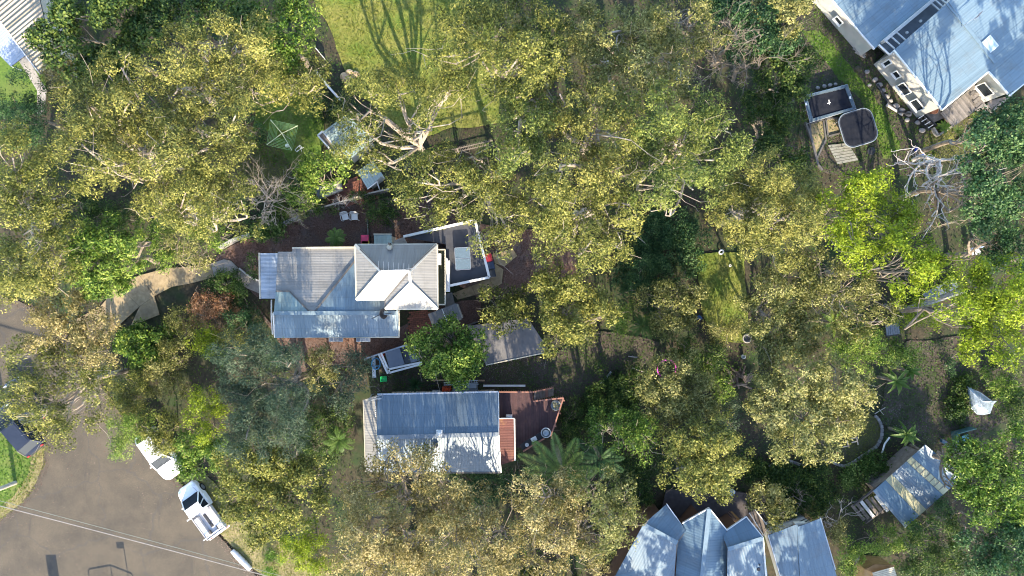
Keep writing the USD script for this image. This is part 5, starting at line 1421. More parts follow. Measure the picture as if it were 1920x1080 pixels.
        for k, (x, y) in enumerate(((-h * 0.82, -0.42), (-h * 0.82, 0.45), (-h * 0.93, -0.1))):
            part(root, "tray_gear", put(rbox((x, y, zt2 + 0.15), (0.32, 0.30, 0.22), 0.05)), (M_DARK, M_TIMBER, M_STEEL)[k], smooth=40)
        part(root, "tray_ridge", put(rbox((-h * 0.45, 0.02, zt2 + 0.06), (L * 0.26, 0.22, 0.08), 0.03)), M_DARK)
        part(root, "tail_light", put(cat_mesh([box((-h - 0.05, s * W * 0.42, 0.68), (0.05, 0.2, 0.08)) for s in (-1, 1)])), M_TAIL)
    return root


vehicle("ute", "white tray-back ute parked nose-up at the curved road edge", "ute", 377.5, 955.5, math.atan2(84.8, -61.6), 4.45, 1.76, M_CARWHITE, ute=True, hood=0.20, roof_z=1.68)
vehicle("parked_car", "white hatchback half hidden under roadside bushes above the ute", "car", 297, 851, math.radians(-55), 4.2, 1.74, M_CARWHITE)
vehicle("parked_car", "black wagon parked along the grass verge, nose under the branches", "car", 32, 805, math.radians(131), 4.4, 1.82, M_CARBLACK, hood=0.24)
vehicle("parked_car", "navy car under the overhanging gum branches beside the black wagon", "car", 44, 752, math.radians(122), 3.9, 1.78, M_CARNAVY)

# ------------------------------------------------------------------ fences and garden walls
M_FENCEW = mat("grey_fence", (0.27, 0.25, 0.235), (0.18, 0.165, 0.155), rough=0.85, scale=2.5)


def paling_fence(name, label, pts, h, m, pw=0.10, step=0.13, top=None, rails=True, cap=None):
    root = thing(name, label, "fence", P(*pts[0]))
    rng = np.random.default_rng(hash_of(label))
    for a, b in zip(pts[:-1], pts[1:]):
        A0, B0 = P(*a), P(*b)
        L = np.linalg.norm(B0 - A0); d = (B0 - A0) / L; n = np.cross(d, [0, 0, 1])
        for z in (0.35, h - 0.3):
            part(root, "rail", beam(A0 + n * 0.035 + [0, 0, z], B0 + n * 0.035 + [0, 0, z], 0.045, 0.08), m)
        k = max(1, int(L / step))
        for i in range(k):
            q = A0 + d * ((i + 0.5) * L / k)
            part(root, "paling", beam(q, q + [rng.normal(0, 0.01), rng.normal(0, 0.01), h + rng.uniform(-0.04, 0.03)], pw, 0.018, up=d), m)
        for i in range(int(L / 2.4) + 1):
            q = A0 + d * min(L, i * 2.4) + n * 0.10
            part(root, "post", beam(q, q + [0, 0, h - 0.05], 0.09), m)
        if cap is not None:
            part(root, "cap_rail", beam(A0 + [0, 0, h + 0.03], B0 + [0, 0, h + 0.03], 0.11, 0.035), cap)
    return root


def wall_run(name, label, pts, h, w, m, cap=None, cat="wall"):
    root = thing(name, label, cat, P(*pts[0]))
    for a, b in zip(pts[:-1], pts[1:]):
        part(root, "wall_segment", beam(P(*a) + [0, 0, h / 2 - .05], P(*b) + [0, 0, h / 2 - .05], w, h + .1), m)
        if cap is not None:
            part(root, "cap_rail", beam(P(*a) + [0, 0, h + 0.02], P(*b) + [0, 0, h + 0.02], w + 0.06, 0.05), cap)
    return root


wall_run("retaining_wall", "long grey sleeper wall curving above the red mulch yard", [(417, 466), (442, 452), (475, 440), (530, 424), (580, 402)], 0.8, 0.16, M_FENCEW, mat("pale_cap", (0.34, 0.33, 0.32)))
paling_fence("boundary_fence", "brown paling fence with pale cap behind the two white garden chairs", [(580, 401), (640, 384), (700, 366), (735, 358)], 1.2, M_TIMBER, cap=mat("tan_cap", (0.38, 0.33, 0.27)))
paling_fence("boundary_fence", "paling fence across the foot of the lawn under the tall gums", [(765, 318), (800, 296), (860, 285), (925, 270)], 1.8, M_TIMBER)
paling_fence("shed_fence", "dark paling fence beside the white-beamed shelter", [(690, 670), (728, 657), (768, 644)], 1.3, M_FENCEW, cap=M_STEEL)
wall_run("lawn_edging", "straight white-capped timber edge beside the clothesline lawn", [(596, 138), (618, 165), (640, 190)], 0.45, 0.10, M_FENCEW, M_WHITE, "edging")
wall_run("lawn_edging", "short white board standing at the shaded side of the upper lawn", [(590, 88), (610, 112)], 0.5, 0.05, M_WHITE, None, "edging")
wall_run("sleeper_edge", "dark sleeper edging along the trampoline yard", [(1508, 228), (1520, 262), (1532, 310), (1540, 320)], 0.25, 0.16, M_GUTDARK, None, "edging")
wall_run("garden_edge", "thin timber edge line between the house side lawn and planting", [(1788, 268), (1820, 240), (1850, 215)], 0.15, 0.08, M_GUTDARK, None, "edging")
wall_run("yard_divider", "low grey metal edging beside the pink-lidded bin", [(690, 412), (691, 432), (692, 458)], 0.4, 0.05, M_FENCEW, None, "edging")
wall_run("terrace_fence", "dark low fence behind the long taupe shed", [(868, 612), (905, 600)], 1.0, 0.07, M_GUTDARK, None, "fence")
wall_run("rear_fence", "pale rail fence glimpsed through the yellow-green trees", [(1693, 577), (1730, 566), (1796, 543)], 1.6, 0.06, M_FENCEW, mat("pale_cap", (0.34, 0.33, 0.32)), "fence")
solo("corner_roof_sheet", "slate roof corner glimpsed behind the pale rail fence", "roof", px_prism([(1730, 552), (1790, 520), (1797, 540), (1740, 562)], 2.0, 1.9, 2.0), mat("slate_panel", (0.125, 0.145, 0.175)))
# stone edging round the lawn: single blocks
se = thing("stone_edging", "curved edging of grey stones round the small lawn under the golden trees", "edging", P(1600, 870))
M_STONE = [mat(f"edge_stone_{k}", c, tuple(x * 0.7 for x in c), rough=0.9, scale=5, bump=0.01) for k, c in (("a", (0.26, 0.25, 0.24)), ("b", (0.20, 0.19, 0.185)))]
ep = np.array([P2(*q) for q in [(1440, 876), (1455, 866), (1475, 862), (1500, 871), (1525, 866), (1548, 860), (1568, 870), (1583, 874), (1600, 866), (1622, 850), (1642, 838), (1652, 820), (1653, 800), (1646, 785), (1636, 776)]])
el = sg.LineString(ep)
s_ = 0.0; i = 0
while s_ < el.length - 0.3:
    a, b = np.array(el.interpolate(s_).coords[0]), np.array(el.interpolate(s_ + 0.29).coords[0])
    d = b - a
    part(se, "stone", rbox((*(a + b) / 2, 0.08), (0.275, 0.22, 0.2), 0.04, math.atan2(d[1], d[0])), M_STONE[i % 2])
    s_ += 0.30; i += 1

# ------------------------------------------------------------------ sheds and things between the houses
s6 = thing("greenhouse_shed", "low shed with green-grey ribbed roof and white gutters half under the white-limbed gum", "shed", P(640, 255))
roof(s6, [(606, 247, 2.2), (650, 214, 2.5), (700, 262, 2.5), (655, 300, 2.2)], (-44, 33), R_GREEN, 0.38, gap=0.03, lap=0.03)
for a, b in (((596, 254), (605, 246)), ((605, 246), (640, 290)), ((596, 254), (612, 272)), ((612, 272), (648, 312))):
    line_px(s6, "gutter", [(*a, 2.15), (*b, 2.15)], 0.11, 0.12, M_WHITE)
part(s6, "gutter_bed", px_prism([(598, 254), (604, 248), (640, 290), (646, 306), (612, 270)], 2.05, 2.0, 2.05), M_TIMBER)
px_walls(s6, [(606, 248), (650, 216), (695, 262), (652, 298)], 2.2, 2.08, 0.08, M_WALLW)
s7 = thing("cubby_house", "little slate-green cubby house at the end of the brick paving", "cubby", P(695, 338))
roof(s7, [(676, 332, 2.2), (706, 312, 2.3), (718, 328, 2.0), (689, 354, 1.9)], (13, 20), R_GREEN, 0.38)
roof(s7, [(706, 311, 2.3), (676, 331.4, 2.2), (668, 322, 2.0), (700, 300, 2.0)], (13, 20), R_GREEN, 0.38)
px_walls(s7, [(674, 328), (704, 308), (716, 328), (689, 351)], 2.0, 1.85, 0.1, M_WALLW)
line_px(s7, "white_trim", [(689, 354.5, 1.9), (707, 341, 1.95), (712, 356, 0.8)], 0.06, 0.08, M_WHITE)
sofa = thing("covered_couch", "outdoor couch under a sagging pale fabric cover on the brick paving", "couch", P(618, 355))
q = np.array([[593, 358], [612, 342], [638, 338], [643, 356], [605, 372], [596, 374]], float)
N = 14
u_, v_ = np.meshgrid(np.linspace(0, 1, N), np.linspace(0, 1, N), indexing="ij")
aa, bb, ccx, dd_ = np.array([597, 350.]), np.array([639, 339.]), np.array([643, 358.]), np.array([604, 373.])
pxl = (aa * (1 - u_[..., None]) + bb * u_[..., None]) * (1 - v_[..., None]) + (dd_ * (1 - u_[..., None]) + ccx * u_[..., None]) * v_[..., None]
edge_ = np.minimum(np.minimum(u_, 1 - u_), np.minimum(v_, 1 - v_))
zc2 = 0.92 - 0.35 * smoothstep(0.08, 0.4, edge_) * (1 + 0.3 * np.sin(u_ * 5)) + 0.14 * meshkit.noise(np.stack([u_ * 4, v_ * 4, u_ * 0], -1), 3) - 0.5 * (edge_ < 0.01)
vert = np.array([P(x, y, z) for (x, y), z in zip(pxl.reshape(-1, 2), zc2.ravel())])
ff = []
for i in range(N - 1):
    for j in range(N - 1):
        a = i * N + j
        ff += [[a, a + N, a + N + 1], [a, a + N + 1, a + 1]]
ff = np.array(ff)
if np.cross(vert[ff[0, 1]] - vert[ff[0, 0]], vert[ff[0, 2]] - vert[ff[0, 0]])[2] < 0:
    ff = ff[:, ::-1]
part(sofa, "cover", (vert, ff), mat("canvas_cover", (0.36, 0.33, 0.27), (0.26, 0.24, 0.20), rough=0.85, scale=2.0), smooth=True)
part(sofa, "base", px_prism([(599, 352), (638, 341), (641, 356), (604, 371)], 0.5, 0.0, 0.38), M_TIMBER)
part(sofa, "side_panel", px_prism([(591, 358), (597, 353), (606, 371), (598, 376)], 0.6, 0.55, 0.62), mat("slate_panel", (0.125, 0.145, 0.175)))

# clothes hoist
hz = 1.9
ch = P(528.5, 250, hz)
hh = thing("clothes_hoist", "rotary clothes line with cream arms and green cords on the back lawn", "clothes line", ch * [1, 1, 0])
part(hh, "post", tube([ch * [1, 1, 0], ch], 0.03, 10), M_STEEL)
ends = [P(507, 224.5, hz + .15), P(558.5, 235.5, hz + .15), P(547.5, 282, hz + .15), P(500, 271.5, hz + .15)]
M_ARM = mat("cream_arm", (0.55, 0.56, 0.36), rough=0.5)
M_CORD = mat("green_cord", (0.16, 0.30, 0.12), rough=0.6)
for e_ in ends:
    part(hh, "arm", tube([ch, (ch + e_) / 2 + [0, 0, -0.02], e_], 0.026, 6), M_ARM)
for k in range(7):
    t = 0.40 + 0.6 * k / 6
    qs = [ch + (e_ - ch) * t for e_ in ends]
    for i in range(4):
        a, b = qs[i], qs[(i + 1) % 4]
        part(hh, "cord", tube([a, (a + b) / 2 - [0, 0, 0.05], b], 0.012, 4), M_CORD)
solo("peg_bucket", "small white peg bag hanging from the clothes line cords", "peg bag", rbox(P(538.5, 273, 1.7), (0.28, 0.24, 0.25), 0.08), M_WHITE, smooth=50)
fd = P(560, 279)
fc = thing("folding_trolley", "white folded frame trolley on grass below the clothes line", "trolley", fd)
for a, b in (((553, 281), (562, 272)), ((562, 272), (566, 276)), ((566, 276), (557, 285)), ((557, 285), (553, 281)), ((561, 273), (566, 284)), ((570, 276), (557, 283))):
    part(fc, "bar", tube([P(*a, 0.35), P(*b, 0.35)], 0.018, 6), M_WHITE)
for q in ((553, 281), (562, 272), (566, 276), (557, 285)):
    part(fc, "leg", tube([P(*q, 0.35), P(*q, 0.0)], 0.015, 6), M_WHITE)


def plastic_chair(px, py, rz, label):
    p = P(px, py, 0.4); p[2] = 0
    root = thing("garden_chair", label, "chair", p, "white garden chairs on the mulch")
    T = trimesh.transformations.rotation_matrix(rz, [0, 0, 1])

    def put(m):
        v, f = (np.asarray(m.vertices), np.asarray(m.faces)) if hasattr(m, "vertices") else m
        return v @ T[:3, :3].T + p, f
    part(root, "seat", put(rbox((0, 0, 0.43), (0.46, 0.46, 0.03), 0.014)), M_WHITE)
    for k in range(5):
        part(root, "back_slat", put(beam(((k - 2) * 0.085, 0.24, 0.45), ((k - 2) * 0.095, 0.34, 0.88), 0.06, 0.018, up=(0, 1, 0))), M_WHITE)
    part(root, "back_frame", put(tube([(-0.25, 0.23, 0.44), (-0.27, 0.32, 0.78), (-0.2, 0.36, 0.9), (0.2, 0.36, 0.9), (0.27, 0.32, 0.78), (0.25, 0.23, 0.44)], 0.022, 6)), M_WHITE)
    for s in (-1, 1):
        part(root, "armrest", put(tube([(s * 0.29, -0.22, 0.0), (s * 0.29, -0.24, 0.62), (s * 0.29, -0.1, 0.67), (s * 0.28, 0.3, 0.66)], 0.024, 6)), M_WHITE)
        part(root, "leg", put(beam((s * 0.24, 0.22, 0.42), (s * 0.27, 0.30, 0.0), 0.04)), M_WHITE)
    return root


plastic_chair(647, 407, 0.25, "white slatted plastic chair turned slightly away, nearer the tree fern")
plastic_chair(664.5, 407, 0.02, "white slatted plastic chair facing down, nearer the round dark shrub")

# things in the shed yard
solo("gutter_plank", "pale plank with end bracket lying beside the green tray", "plank", cat_mesh([beam(P(700.5, 671, 0.12), P(702, 708, 0.12), 0.28, 0.1), beam(P(696.5, 670, 0.14), P(704, 669.5, 0.14), 0.08, 0.16)]), mat("pale_blue_plank", (0.46, 0.52, 0.56), (0.38, 0.43, 0.47)))
hb = P(705, 682, 0.22)
hs_pts = [hb + [0.34 * math.cos(a) * (1 - 0.04 * k), 0.45 * math.sin(a) * (1 - 0.05 * k), 0.03 * k] for k in range(2) for a in np.linspace(0, 2 * math.pi, 18)[:-1]] + [hb + [-0.4, -0.2, 0.02]]
solo("garden_hose", "blue garden hose coiled on the pale plank", "hose", tube(hs_pts, 0.035, 6), mat("blue_hose", (0.06, 0.28, 0.50), rough=0.4), smooth=True)
gt = P(719.8, 710.5)
gtr = thing("plastic_tray", "bright green plastic tray on the dark yard soil", "tray", gt)
M_TRAYG = mat("bright_green", (0.02, 0.52, 0.16), (0.02, 0.45, 0.13), rough=0.4)
part(gtr, "base", box(gt + [0, 0, 0.05], (0.46, 0.38, 0.03), 0.08), M_TRAYG)
for k, (dx, dy, w, d) in enumerate(((0, 0.19, 0.5, 0.03), (0, -0.19, 0.5, 0.03), (0.235, 0, 0.03, 0.35), (-0.235, 0, 0.03, 0.35))):
    part(gtr, "rim", box(gt + [dx * 1.0, dy, 0.10], (w, d, 0.11), 0.08), M_TRAYG)
rk = thing("timber_plank", "long tan plank lying in front of the ladder rack by the blue-grey house", "plank", P(860, 712))
part(rk, "plank", beam(P(811, 713, 0.9), P(909, 713.5, 0.9), 0.10, 0.05), mat("tan_plank", (0.36, 0.24, 0.14), (0.28, 0.18, 0.10)))
for x in (826, 892):
    part(rk, "support", beam(P(x, 713.5, 0.0), P(x, 713.5, 0.87), 0.06), M_TIMBER)
ldr = thing("aluminium_ladder", "pale ladder lying level along the side of the blue-grey roofed house", "ladder", P(863, 717))
for o in (0, 4.6):
    part(ldr, "stile", beam(P(832, 717.5 + o, 1.0), P(896, 713 + o, 1.0), 0.06, 0.08), M_STEEL)
for k in range(14):
    t = (k + 0.5) / 14
    part(ldr, "rung", beam(P(832 + 64 * t, 717.5 - 4.5 * t, 1.0), P(832 + 64 * t, 722 - 4.5 * t, 1.0), 0.035), M_STEEL)
for t in (0.1, 0.9):
    part(ldr, "support", beam(P(832 + 64 * t, 720 - 4.5 * t, 0), P(832 + 64 * t, 720 - 4.5 * t, 0.95), 0.06), M_TIMBER)
M_ORANGE = mat("orange_plastic", (0.62, 0.09, 0.02), (0.5, 0.07, 0.02), rough=0.4)
for k in range(4):
    c = P(830.5 + k * 4.3, 731, 0.55)
    o = thing("orange_container", ("orange jerry container nearest the white box", "second orange jerry container from the white box", "third orange jerry container from the white box", "orange jerry container nearest the grey workbench")[k], "container", c * [1, 1, 0], "orange containers by the workbench")
    part(o, "body", rbox(c - [0, 0, 0.275], (0.165, 0.42, 0.55), 0.04), M_ORANGE, smooth=40)
    part(o, "handle", tube([c + [0, 0.12, -0.01], c + [0, 0.1, 0.05], c + [0, -0.08, 0.05], c + [0, -0.12, -0.01]], 0.016, 6), M_ORANGE)
    part(o, "lid", lathe([(0, 0.04), (0.03, 0.04), (0.035, 0.0), (0, 0)], c + [0, 0.17, -0.005], 10), M_DARK)
wb = P(819, 734.5, 0.0)
wbx = thing("white_box", "white lidded box between the spiky plant and orange containers", "box", wb)
part(wbx, "body", rbox(wb + [0, 0, 0.2], (0.62, 0.24, 0.4), 0.03), M_WHITE)
part(wbx, "lid", rbox(wb + [0, 0, 0.42], (0.66, 0.28, 0.05), 0.02), M_WHITE)
wk = P(872, 728, 0)
wkb = thing("workbench", "grey workbench with shelves against the blue-grey house", "workbench", wk)
M_BENCHG = mat("bench_grey", (0.15, 0.17, 0.19), (0.11, 0.125, 0.14), rough=0.5)
part(wkb, "top", box(P(872.5, 731.5, 0.85), (1.95, 0.2, 0.05)), M_BENCHG)
part(wkb, "lower_shelf", box(P(872.5, 727, 0.55), (1.95, 0.62, 0.04)), M_BENCHG)
part(wkb, "back_rail", beam(P(848, 722, 0.95), P(897, 720, 0.95), 0.05), M_STEEL)
for q in ((849, 722), (896, 721), (849, 733), (896, 733)):
    part(wkb, "leg", beam(P(*q, 0), P(*q, 0.82), 0.05), M_STEEL)
part(wkb, "drawer", rbox(P(884, 724, 0.72), (0.75, 0.3, 0.28), 0.02), mat("pale_panel", (0.33, 0.36, 0.39)))
part(wkb, "drawer", rbox(P(859, 726, 0.68), (0.6, 0.15, 0.2), 0.02), mat("pale_panel", (0.33, 0.36, 0.39)))
wr = thing("wire_crate", "black wire crate between the spiky plant and the ladder", "crate", P(816, 725))
for z in (0.05, 0.55):
    for a, b in (((806, 719), (826, 719)), ((826, 719), (826, 730)), ((826, 730), (806, 730)), ((806, 730), (806, 719))):
        part(wr, "bar", beam(P(*a, z), P(*b, z), 0.035), M_DARK)
for q in ((806, 719), (826, 719), (826, 730), (806, 730)):
    part(wr, "post", beam(P(*q, 0), P(*q, 0.56), 0.035), M_DARK)
solo("white_beam", "long white steel beam lying above the red deck", "beam", cat_mesh([beam(P(906, 722.6, 0.5), P(985, 722.6, 0.5), 0.10, 0.05), beam(P(906, 724.8, 0.47), P(985, 724.8, 0.47), 0.05, 0.1)]), M_WHITE)
solo("weathered_beam", "weathered beam lying on bare soil beside the ivy bank", "beam", beam(P(1127, 720, 0.1), P(1146, 697, 0.1), 0.16, 0.14), mat("grey_plank", (0.38, 0.38, 0.38), (0.28, 0.28, 0.28)))
for q, lab in ((((1185, 690), (1206, 697)), "thin pale stick lying by the dark ivy edge"), (((1178, 668), (1195, 670)), "short whitish board end lying on the shaded track")):
    solo("garden_stake", lab, "stake", beam(P(*q[0], 0.08), P(*q[1], 0.08), 0.07, 0.06), B_DEAD)
hp_ = P(1247, 690, 0.0)
ho = [hp_ + [0.72 * math.cos(a), 0.72 * math.sin(a), 0.55 + 0.25 * math.sin(a)] for a in np.linspace(0, 2 * math.pi, 28)]
solo("pink_hoop", "pink hoop leaning beside the grey-green shaded tree", "hoop", tube(ho, 0.05, 8), mat("pink_plastic", (0.62, 0.04, 0.40), rough=0.4), smooth=True)
rkp = thing("garden_rake", "blue-headed rake lying on the grass by the sunlit strip", "rake", P(1305, 600))
part(rkp, "handle", beam(P(1288, 610, 0.08), P(1309, 597, 0.1), 0.04), B_DEAD)
part(rkp, "head", beam(P(1309, 592, 0.1), P(1315, 599, 0.1), 0.26, 0.04), mat("rake_blue", (0.02, 0.06, 0.16), rough=0.4))
def tyre(px, py, r, m, label, z=0.0, name="tyre", tilt=0.0):
    t = trimesh.creation.torus(r, r * 0.32, major_sections=26, minor_sections=8)
    t.apply_transform(trimesh.transformations.rotation_matrix(tilt, [1, 0.3, 0])); t.apply_translation(P(px, py, z + r * 0.32 + r * abs(math.sin(tilt))))
    solo(name, label, "tyre", t, m, smooth=True)


tyre(1352.5, 472.5, 0.17, M_WHITE, "small white-painted ring at the top of the sunlit grass strip", tilt=0.5)
tyre(1369, 498, 0.08, M_WHITE, "tiny pale ring on the brown grass below the white ring", tilt=0.2)
tyre(1719, 364, 0.15, M_WHITE, "white ring hanging at the foot of the dead tree", 0.4, tilt=0.8)
tyre(1604, 632, 0.5, M_TYRE, "black tyre lying under the pale shrub by the banana palms")
tk = P(1398.5, 634)
tkk = thing("fire_pit", "round stone-rimmed fire pit in the shade beside the sunlit strip", "fire pit", tk)
part(tkk, "rim", trimesh.creation.torus(0.32, 0.05, major_sections=24, minor_sections=6).apply_translation(tk + [0, 0, 0.3]), M_CONCG, smooth=True)
part(tkk, "bowl", lathe([(0, 0.02), (0.2, 0.03), (0.32, 0.3), (0.28, 0.3), (0.18, 0.1), (0, 0.1)], tk, 20), mat("bowl_grey", (0.13, 0.13, 0.14)), smooth=40)
bk = P(1392, 668)
bkt = thing("metal_bucket", "pale blue-grey bucket standing beside the woodpile", "bucket", bk)
part(bkt, "body", lathe([(0, 0.02), (0.12, 0.02), (0.17, 0.32), (0.15, 0.32), (0.11, 0.05), (0, 0.05)], bk, 18), mat("bucket_blue", (0.36, 0.42, 0.50)), smooth=40)
part(bkt, "handle", tube([bk + [-0.17, 0, 0.32], bk + [-0.1, 0.1, 0.36], bk + [0.1, 0.1, 0.36], bk + [0.17, 0, 0.32]], 0.012, 5), M_STEEL)
# woodpile: single logs and a pallet
rr_ = np.random.default_rng(9)
M_LOG = [mat(f"log_bark_{k}", c, tuple(x * 0.6 for x in c), rough=0.9, scale=5) for k, c in (("a", (0.14, 0.10, 0.075)), ("b", (0.22, 0.17, 0.13)), ("c", (0.09, 0.065, 0.05)))]
for k in range(22):
    x, y = 1362 + rr_.uniform(0, 34), 698 + rr_.uniform(-4, 26)
    a = rr_.uniform(0, math.pi); L = rr_.uniform(0.5, 1.25)
    c = P(x, y, 0.1 + 0.14 * rr_.integers(0, 3)); d = np.array([math.cos(a), math.sin(a), rr_.normal(0, 0.1)]) * L / 2
    solo("log", "split log thrown on the dark woodpile between the two golden trees", "log", tube([c - d, c, c + d], [0.07, 0.075, 0.065], 7), M_LOG[k % 3], group="logs of the woodpile")
plt = thing("wood_pallet", "grey timber pallet tilted against the woodpile", "pallet", P(1403, 707))
for k in range(7):
    a = np.array([1392 + k * 2.6, 706 - k * 1.0])
    part(plt, "slat", beam(P(*a, 0.25), P(a[0] + 6, a[1] + 12, 0.35), 0.08, 0.02), M_LOG[1])
for t in (0.05, 0.5, 0.95):
    part(plt, "bearer", beam(P(1391 + 6 * t, 706 + 12 * t, 0.22), P(1409 + 6 * t, 699 + 12 * t, 0.22), 0.05, 0.09), M_TIMBER)
# sandstone boulders on the lawn edge
M_SAND = mat("sandstone", (0.42, 0.27, 0.15), (0.30, 0.20, 0.12), rough=0.9, scale=2.5, bump=0.02, c3=(0.46, 0.36, 0.25))


def boulder(px, py, r, label, m=None, seed=1, flat=0.6):
    s = trimesh.creation.icosphere(3, 1.0)
    v = s.vertices * (0.75 + 0.5 * meshkit.fbm(s.vertices * 1.3 + seed * 7.3, 3, seed)[:, None])
    v = np.sign(v) * np.abs(v) ** 0.85 * [r, r * 0.8, r * flat]
    s = trimesh.Trimesh(v, s.faces, process=False)
    s.apply_transform(trimesh.transformations.rotation_matrix(seed * 1.1, [0, 0, 1]))
    c = P(px, py); s.apply_translation(c + [0, 0, r * flat * 0.55])
    solo("boulder", label, "boulder", s, m or M_SAND, smooth=25)


boulder(648, 147, 0.42, "largest sandstone boulder, at the shaded corner of the upper lawn", seed=2)
boulder(656, 137, 0.30, "pale sandstone boulder leaning above the largest one", seed=3, flat=0.9)
boulder(663, 145, 0.24, "small sandstone boulder between its larger neighbours", seed=4)
boulder(669, 140, 0.27, "ochre sandstone boulder at the sunny end of the group", seed=5)
boulder(652, 158, 0.20, "half-buried sandstone boulder below the largest one", seed=6)
boulder(676, 166, 0.16, "lone sunlit sandstone boulder under the gum foliage", seed=7)
boulder(1608, 130, 0.28, "grey boulder on the green bank below the white house", M_GREYSOIL, 8)
for k, (x, y, r) in enumerate(((1625, 135, .2), (1640, 150, .22), (1648, 160, .25), (1655, 170, .2), (1660, 182, .26), (1668, 190, .22), (1678, 200, .3), (1690, 207, .24), (1702, 214, .26), (1712, 208, .22), (1630, 160, .15), (1700, 225, .2), (1720, 230, .22), (1728, 245, .25), (1533, 165, .16), (1545, 162, .18), (1556, 160, .17), (1566, 158, .15))):
    s = trimesh.creation.icosphere(2, 1.0)
    v = s.vertices * (0.7 + 0.6 * meshkit.fbm(s.vertices * 1.3 + k * 3.1, 3, k)[:, None]) * [r, r * .8, r * .6]
    solo("rubble_stone", "pale rubble stone tumbled below the white house or behind the padded trampoline", "stone", trimesh.Trimesh(v + P(x, y) + [0, 0, r * .3], s.faces, process=False), mat("rubble_grey", (0.30, 0.27, 0.25), (0.20, 0.18, 0.17), rough=0.9, scale=4), smooth=25, group="rubble stones by the trampoline yard")
bl = thing("fallen_log", "bleached log lying along the dark pipe below the white house", "log", P(1680, 205))
part(bl, "log", tube([P(1662, 196, .15), P(1680, 207, .2), P(1692, 216, .12)], [0.13, 0.11, 0.08], 8), B_DEAD, smooth=True)
solo("black_pipe", "black plastic pipe curving through rubble below the white house", "pipe", tube([P(1645, 158, .2), P(1656, 178, .2), P(1668, 196, .2), (P(1684, 210, .2)), P(1706, 214, .2)], 0.10, 8), M_DARK, smooth=True)
cl = thing("concrete_slab", "pair of pale concrete posts lying on the bank below the left roof", "post", P(1612, 95))
part(cl, "post", beam(P(1600, 90, .12), P(1622, 103, .12), 0.16, 0.14), M_CONCG)
part(cl, "post", beam(P(1604, 97, .10), P(1622, 108, .10), 0.14, 0.14), M_CONCG)
solo("white_pot", "round whitish pot on the bank under the white house wall", "pot", lathe([(0, 0.05), (0.12, 0.05), (0.17, 0.25), (0.14, 0.25), (0.1, 0.1), (0, 0.1)], P(1602, 77), 18), M_WHITE, smooth=40)
# white wrapped object on the road edge
wr_ = thing("wrapped_bundle", "long white plastic-wrapped roll on the dry kerbside grass", "roll", P(452, 1050))
a0, b0 = P(435, 1032, 0.18), P(470, 1068, 0.18)
tt = np.linspace(0, 1, 16)
part(wr_, "roll", tube(a0 + (b0 - a0) * tt[:, None], 0.15 + 0.08 * np.sin(np.pi * tt) ** 0.5 + 0.02 * np.sin(tt * 40), 10), mat("white_wrap", (0.72, 0.68, 0.66), (0.6, 0.56, 0.55), rough=0.4, scale=3, bump=0.02), smooth=True)
part(wr_, "dark_end", tube([a0 - (b0 - a0) * 0.03, a0 + (b0 - a0) * 0.01], 0.15, 10), M_DARK)
# netted young fruit tree
nt = P(1838, 752)
nn = thing("bird_net", "pale bird netting draped over a young fruit tree on bare soil", "net", nt)
outline = np.array([(1811, 722), (1818, 723), (1824, 730), (1838, 736), (1850, 745), (1860, 752), (1868, 752), (1862, 758), (1856, 775), (1845, 777), (1832, 776), (1820, 764), (1815, 745)], float)
ctr = np.array([1838.0, 752.0])
rows_, K = [], len(outline)
for s, z in ((1.0, 0.12), (0.90, 0.55), (0.74, 0.95), (0.48, 1.15), (0.2, 1.2)):
    rows_.append([P(*(ctr + (o - ctr) * s), z + 0.15 * meshkit.noise(np.array([o[0] * .3, o[1] * .3, z]), 2)) for o in outline])
vv = np.array(rows_).reshape(-1, 3); f = []
for i in range(4):
    for j in range(K):
        a, b = i * K + j, i * K + (j + 1) % K
        f += [[a, a + K, b + K], [a, b + K, b]]
f += [[4 * K, 4 * K + j + 1, 4 * K + j] for j in range(1, K - 1)]
M_NET = usdkit.material(stage, "/World/Looks/bird_netting", {"p": ("principled_bsdf", {"base_color": (0.24, 0.30, 0.36), "roughness": 0.6}), "t": ("transparent_bsdf", {}), "g": ("geometry", {}), "n": ("noise_texture", {"scale": 9.0, "detail": 5.0, "roughness": 0.7}), "r": ("map_range", {"from_min": 0.35, "from_max": 0.65, "to_min": 0.12, "to_max": 0.55, "clamp": True}), "x": ("mix_closure", {})},
                        [("g.position", "n.vector"), ("n.fac", "r.value"), ("r.result", "x.fac"), ("p.BSDF", "x.closure1"), ("t.BSDF", "x.closure2")], surface="x.closure")
part(nn, "netting", (vv, np.array(f)), M_NET)
part(nn, "net_hem", tube(np.vstack([rows_[0], rows_[0][:1]]), 0.035, 5), mat("net_white", (0.36, 0.41, 0.47)))
for j in (0, 3, 6, 9):
    part(nn, "net_fold", tube(np.array([rows_[i][j] for i in range(5)]), 0.02, 5), mat("net_white", (0.36, 0.41, 0.47)))
